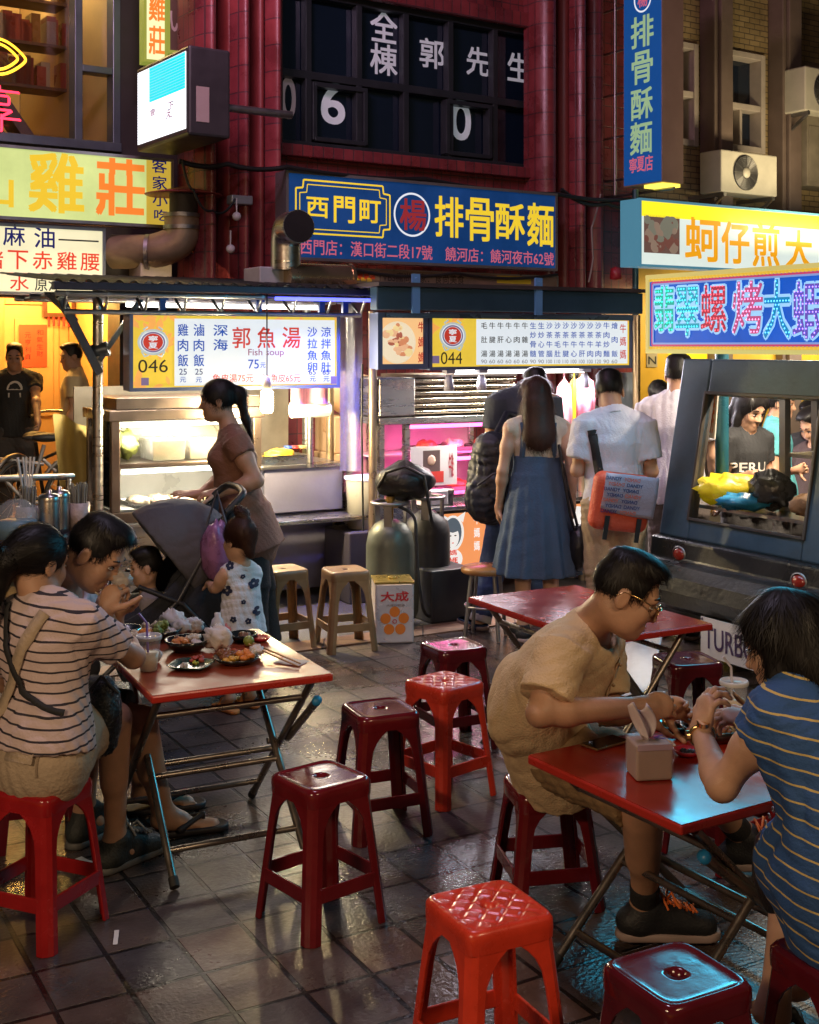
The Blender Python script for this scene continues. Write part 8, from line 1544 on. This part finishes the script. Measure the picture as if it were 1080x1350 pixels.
# ---- couple and men at the beef stall
J = stand(W(708, 0, 7.7).x, 7.7, 1.60, 93); s_ = J['s']; s, bd = person('woman with long brown hair in denim pinafore dress at beef stall', J, WOM, skin_l, .008, True)
hair(J, s, 'long', hair_b, .007, (((-.075, 0, -.05), (-.10, 0, -.24), .096, .108), ((-.10, .0, -.24), (-.10, -.02, -.36), .100, .03), ((-.10, -.04, -.22), (-.095, -.05, -.37), .05, .014), ((-.02, .075, -.06), (-.06, .08, -.22), .03, .025), ((-.02, -.075, -.06), (-.06, -.08, -.22), .03, .025)))
den = fabric('denim', (.050, .085, .150), .85, .25, .5, 80); tee(J, WOM, s, fabric('cream_shirt', (.55, .48, .38)), .05, .0, .010, .008, fold=.005, loose=.012, sleeves=False)
S = Sdf(.008); lat = unit(J['sL'] - J['sR']); S.ecap(J['sp'] + ZU * .09, J['sp'] - ZU * .03, .142, .134, lat, .78, .03, True); wz = J['sp'] - ZU * .03; S.ecap(wz, wz - ZU * .62, .145, .265, lat, .80, .02, True, 15, .085, .4); S.ecap(wz - ZU * .02, wz - ZU * .60, .15, .255, lat, .8, .03, False, 8, .05, 2.); S.cut(wz - ZU * .60, -ZU); S.noise(.006, (14, 14, 5), 7); dr = sdf_obj('pinafore_dress', S, den, s)
sh_ = [x for x in s.children if x.name.startswith('shirt')][0]
for q in (-1, 1): drape(sh_, 'pinafore_strap', den, [J['sp'] + lat * .095 * q + ZU * .08, J['nk'] + lat * .085 * q - ZU * .10, J['nk'] + lat * .095 * q - ZU * .03], .035, (0, 1, -.1), .006)
shoe(J, 'L', s, s_blk, s_sole); shoe(J, 'R', s, s_blk, s_sole)
o = T('shoulder_bag', 'black shoulder bag hanging at the right hip of denim dress woman', 'bag', W(764, 748, 7.62)); mb = MB(o.matrix_basis); blob((0, 0, .12), (.075, .10, .14), amp=.06, mb=mb); mb.build('body', kbag, o); mb = MB(); a = V3(W(743, 590, 7.62)); mb.tube([W(737, 586, 7.60), W(742, 620, 7.56), W(752, 680, 7.56), W(762, 712, 7.6)], .009, 6); mb.build('strap', kbag, o); mb = MB(); mb.tube([W(737, 586, 7.66), W(748, 640, 7.6), W(766, 712, 7.64)], .009, 6); mb.build('strap', kbag, o)
mb = MB(); blob(W(783, 722, 7.7), (.05, .05, .11), amp=.08, mb=mb); o = mb.build('grey_pouch', M('grey_pouch', (.18, .16, .16), .5), None, 'grey pouch bag beside the black shoulder bag', 'bag'); mb = MB(); mb.tube([W(783, 690, 7.7), W(775, 640, 7.66)], .006, 6); mb.build('strap', kbag, o)
J = stand(W(690, 0, 8.25).x, 8.25, 1.76, 100); J['f'] = V3((-.15, .95, -.25)); J['hd'] = V3(W(706, 512, 8.22)); J['aL'] = V3(W(631, 828, 8.0)); J['kL'] = V3(W(650, 750, 8.1)); J['tL'] = V3(W(622, 842, 8.08))
s, bd = person('tall man in dark shirt and rolled jeans behind denim dress woman', J, MAN, skinm, .009); hair(J, s, 'short', h=.008); tee(J, MAN, s, fabric('slate_shirt', (.035, .045, .065)), .6, .08, .018, .009); pants(J, MAN, s, fabric('blue_jeans', (.03, .06, .16), .85, .25), 1., .86, .016, .009, 'jeans')
for q in 'LR': S = Sdf(.007); a = lerp(J['kL'] if q == 'L' else J['kR'], J['a' + q], .78); b_ = lerp(J['k' + q], J['a' + q], .90); S.ecap(a, b_, .070, .072, np.array([1, 0, 0]), 1., .002, True); sdf_obj('cuff', S, fabric('pale_denim', (.42, .44, .48)), s); shoe(J, 'L', s, fabric('navy_shoe', (.02, .05, .12)), s_sole); shoe(J, 'R', s, fabric('navy_shoe', (.02, .05, .12)), s_sole)
o = T('backpack', 'bulky navy black backpack worn by the tall man in dark shirt', 'bag', W(645, 700, 7.95)); nb = M('navy_nylon', (.012, .016, .03), .5, 0, .3, 8, .4, 30); S = Sdf(.010); c = V3(W(648, 635, 7.95)); S.ell(c, (.15, .13, .27), None, .03); S.ell(c + np.array([-.05, -.06, -.10]), (.12, .10, .15), None, .04); S.ell(c + np.array([.0, -.02, .20]), (.11, .11, .12), None, .05); S.noise(.012, (14, 14, 16), 5); S.noise(.005, (40, 40, 40), 6); sdf_obj('body', S, nb, o)
mb = MB(); mb.tube([W(650, 580, 7.9), W(668, 545, 8.08), W(680, 548, 8.12)], .022, 8); mb.build('strap', nb, o); mb = MB(); mb.tube([W(630, 640, 7.8), W(650, 625, 7.76), W(672, 620, 7.82)], .008, 6); mb.build('strap', nb, o)
J = stand(W(810, 0, 7.4).x, 7.4, 1.64, 84); J['f'] = V3((.12, .9, -.38)); J['hd'] = J['hd'] + np.array([-.02, .04, -.01]); J['wL'] = J['eL'] + np.array([.10, .20, .02]); J['wR'] = J['eR'] + np.array([-.08, .20, .0]); J['hs'] = 1.05; J['u'] = V3((0, .3, 1))
s, bd = person('man in white polo shirt and khaki trousers with orange messenger bag', J, MAN, skinm, .008); hair(J, s, 'short', h=.007); sh_ = tee(J, MAN, s, fabric('pale_polo', (.60, .61, .70)), .72, .12, .022, .008, fold=.009, loose=.030, seed=31, neck=.058); pants(J, MAN, s, fabric('tan_trousers', (.35, .26, .17)), 1., .95, .018, .009, 'trousers')
S = Sdf(.006); nd = unit(J['hd'] - J['nk']); S.ecap(J['nk'] - nd * .015, J['nk'] + nd * .04, .078, .070, np.array([1, 0, 0]), .95, .01, True); S.cap(J['nk'], J['nk'] + nd * .1, .060, k=.004, sub=True); sdf_obj('collar', S, MATS['pale_polo'], s); shoe(J, 'L', s, s_blk, s_sole); shoe(J, 'R', s, s_blk, s_sole)
drape(sh_, 'bag_strap', k_cot, [V3(W(778, 566, 7.4)), V3(W(784, 600, 7.4)), V3(W(792, 652, 7.4))], .055, (0, 1, -.05), .004, .006)
bp_ = Pl(W(823, 0, 7.12), 8, -6); bp_.o.z = 0; c = bp_.hit(822, 665); o = T('messenger_bag', 'orange messenger bag with lettered flap on the white polo man', 'bag', bp_.P(c[0], c[1] - .18, 0)); orb = M('orange_nylon', (.62, .085, .04), .6, 0, .15, 8, .4, 60)
bw, bh = .17, .165; S = Sdf(.007); cc = bp_.P(c[0], c[1], .0)
mb = MB(bp_.M @ Matrix.Translation((c[0], c[1], 0)) @ Matrix.Rotation(R(-7), 4, 'Z')); mb.box(-bw, bw, -bh, bh, -.12, .0); mb.build('body', orb, o, bevel=.055, segs=6)
flp = lambda a, t: (-bw - .004 + (2 * bw + .012) * a, bh + .006 - (bh * 1.42) * t * (1 - .22 * (1 - a) ** 3) , .010 + .012 * math.sin(math.pi * min(1, t * 1.2)) + .003 * math.sin(9 * a))
mb = MB(bp_.M @ Matrix.Translation((c[0], c[1], 0)) @ Matrix.Rotation(R(-7), 4, 'Z')); mb.sheet(lambda a, t: flp(.12 + .88 * a, t), 14, 10); mb.build('flap', fabric('grey_flap', (.36, .30, .38)), o, mod=lambda o_: setattr(o_.modifiers.new('s', 'SOLIDIFY'), 'thickness', .006))
mb = MB(bp_.M @ Matrix.Translation((c[0], c[1], 0)) @ Matrix.Rotation(R(-7), 4, 'Z'))
for r_2 in range(7):
    for k in range(3):
        x = -.125 + .108 * k + .02 * (r_2 % 2) - .01; y = bh - .028 - .031 * r_2
        if x + .09 > bw: continue
        rev = (r_2 + k) % 2; mb.text('DANDY', (x + .092) if rev else x, x if rev else x + .092, (y) if rev else y, (y + .02), (r_2 + k) % 3 % 2, .034, .014)
mb.build('print', [M('print_navy', (.03, .03, .14), .7), M('print_orange', (.7, .12, .05), .7)], o)
mb = MB(bp_.M @ Matrix.Translation((c[0], c[1], 0)) @ Matrix.Rotation(R(-7), 4, 'Z'))
for x in (-.085, .10): mb = MB(bp_.M @ Matrix.Translation((c[0], c[1], 0)) @ Matrix.Rotation(R(-7), 4, 'Z')); mb.box(x - .013, x + .013, -bh - .04, -bh * .42, .012, .02); mb.build('buckle_strap', blackm, o)
J = stand(W(893, 0, 7.8).x, 7.8, 1.73, 62); s, bd = person('man in plain white tee and grey trousers half behind the cart', J, MAN, skinm, .009); hair(J, s, 'short', h=.008); tee(J, MAN, s, fabric('lilac_white_tee', (.62, .60, .68)), .65, .12, .024, .009, loose=.032, fold=.009, seed=41); pants(J, MAN, s, fabric('grey_trousers', (.14, .11, .10)), 1., .95, .018, .010, 'trousers'); shoe(J, 'L', s, s_blk, s_sole); shoe(J, 'R', s, s_blk, s_sole)
# ---- background figures
def bg(label, px, y, H, ang, top, low, fem=False, hs='short', face_=True, h=.011, ex=(), hd=None, sleeve=.6, upd=None, hm=None, z=0.):
    J = stand(W(px, 0, y).x, y, H, ang, z); m = WOM if fem else MAN
    if upd: upd(J)
    s, b_ = person(label, J, m, skinm, h, fem); hair(J, s, hs, hm, h=.009, extra=ex)
    if face_: face(J, s, lips=False, fem=fem, closed=True)
    o = tee(J, m, s, top, sleeve, .08, .018, h, fold=.007); pants(J, m, s, low, 1., .95, .016, h, 'trousers'); shoe(J, 'L', s, s_blk, s_sole); shoe(J, 'R', s, s_blk, s_sole); return s, J, o
gbl = fabric('grey_black', (.05, .045, .045))
LONG = (((-.07, 0, -.05), (-.09, 0, -.30), .075, .07), ((.0, .07, -.05), (.03, .085, -.34), .03, .022), ((.0, -.07, -.05), (.03, -.085, -.34), .03, .022))
def up12(J): J['f'] = V3((.50, -.78, -.38)); J['hs'] = 1.1; J['wL'] = J['eL'] + np.array([.12, -.2, .06]); J['wR'] = J['eR'] + np.array([.1, -.2, .04])
s, J, o = bg('long haired woman in black printed tee seen through the cart window', 984, 7.85, 1.50, -62, k_cot, gbl, True, 'long', True, .008, LONG, upd=up12)
pol = []
for k, ch in enumerate('PERU'):
    v, f = glyph(ch, .02); lo = v.min(0); d = v.max(0) - lo
    for t in f: pol.append(([V3(W(968 + 13 * k + 11 * (v[i][0] - lo[0]) / d[0], 628 - 13 * (v[i][1] - lo[1]) / d[1], 7.5)) for i in t], 0))
decal(o, 'chest_print', M('print_white', (.6, .55, .5), .8), pol, (.15, 1, 0))
s, J, o = bg('woman in teal tee with tied black hair behind the long haired woman', 1024, 8.35, 1.52, -15, fabric('teal_tee', (.09, .36, .40)), gbl, True, 'pony', True, .010, (((-.06, 0, .04), (-.11, 0, -.02), .05, .04), ((-.11, 0, -.02), (-.13, 0, -.22), .04, .02)), upd=lambda J: J.update(f=V3((.9, -.42, -.12))))
bg('man in black sleeveless top at the far right edge of cart window', 1070, 9.2, 1.68, -120, k_cot, gbl, upd=lambda J: (J.update(f=V3((-.5, -.8, -.3))), sit(J, .5)), sleeve=.1)
bg('man in dark brown tee bowing his head at right of cart window', 1078, 8.7, 1.68, 200, fabric('brown_black_tee', (.05, .03, .03)), gbl, upd=lambda J: (J.update(f=V3((-.75, -.3, -.55))), sit(J, .48)))
bg('woman in black with a ponytail beyond the white polo man', 868, 9.7, 1.52, 70, k_cot, gbl, True, 'pony', False, .011, (((-.08, 0, .03), (-.12, -.04, .02), .05, .05), ((-.12, -.05, .02), (-.13, -.09, -.1), .045, .02)))
bg('person in dark clothes with yellow lit face between stall and polo man', 768, 9.9, 1.56, 200, k_cot, gbl, False, 'short', True, .011)
def up16(J): J['wL'] = V3(W(50, 556, 10.75)); J['eL'] = V3(W(47, 522, 11.0)); J['f'] = V3((.2, -.95, -.15))
s, J, o = bg('man in black tee with white print standing by the silver bicycle', 20, 11.1, 1.60, -80, k_cot, gbl, upd=up16, z=.2)
pol = [([V3(W(10 + 10 * math.cos(a), 514 - 11 * max(-.1, math.sin(a)), 10.8)) for a in [k * .314 for k in range(20)]], 0), ([V3(W(x, y_, 10.8)) for x, y_ in ((2, 519), (18, 519), (18, 525), (2, 525))], 0)]
decal(o, 'chest_print', M('print_white', (.6, .55, .5), .8), pol, (0, 1, 0))
bg('man in pale yellow tee looking left near the entrance door', 98, 11.2, 1.60, 188, fabric('pale_tee', (.62, .50, .30)), fabric('dark_shorts', (.06, .03, .02)), upd=lambda J: J.update(f=V3((-.8, -.55, -.12))), z=.2)
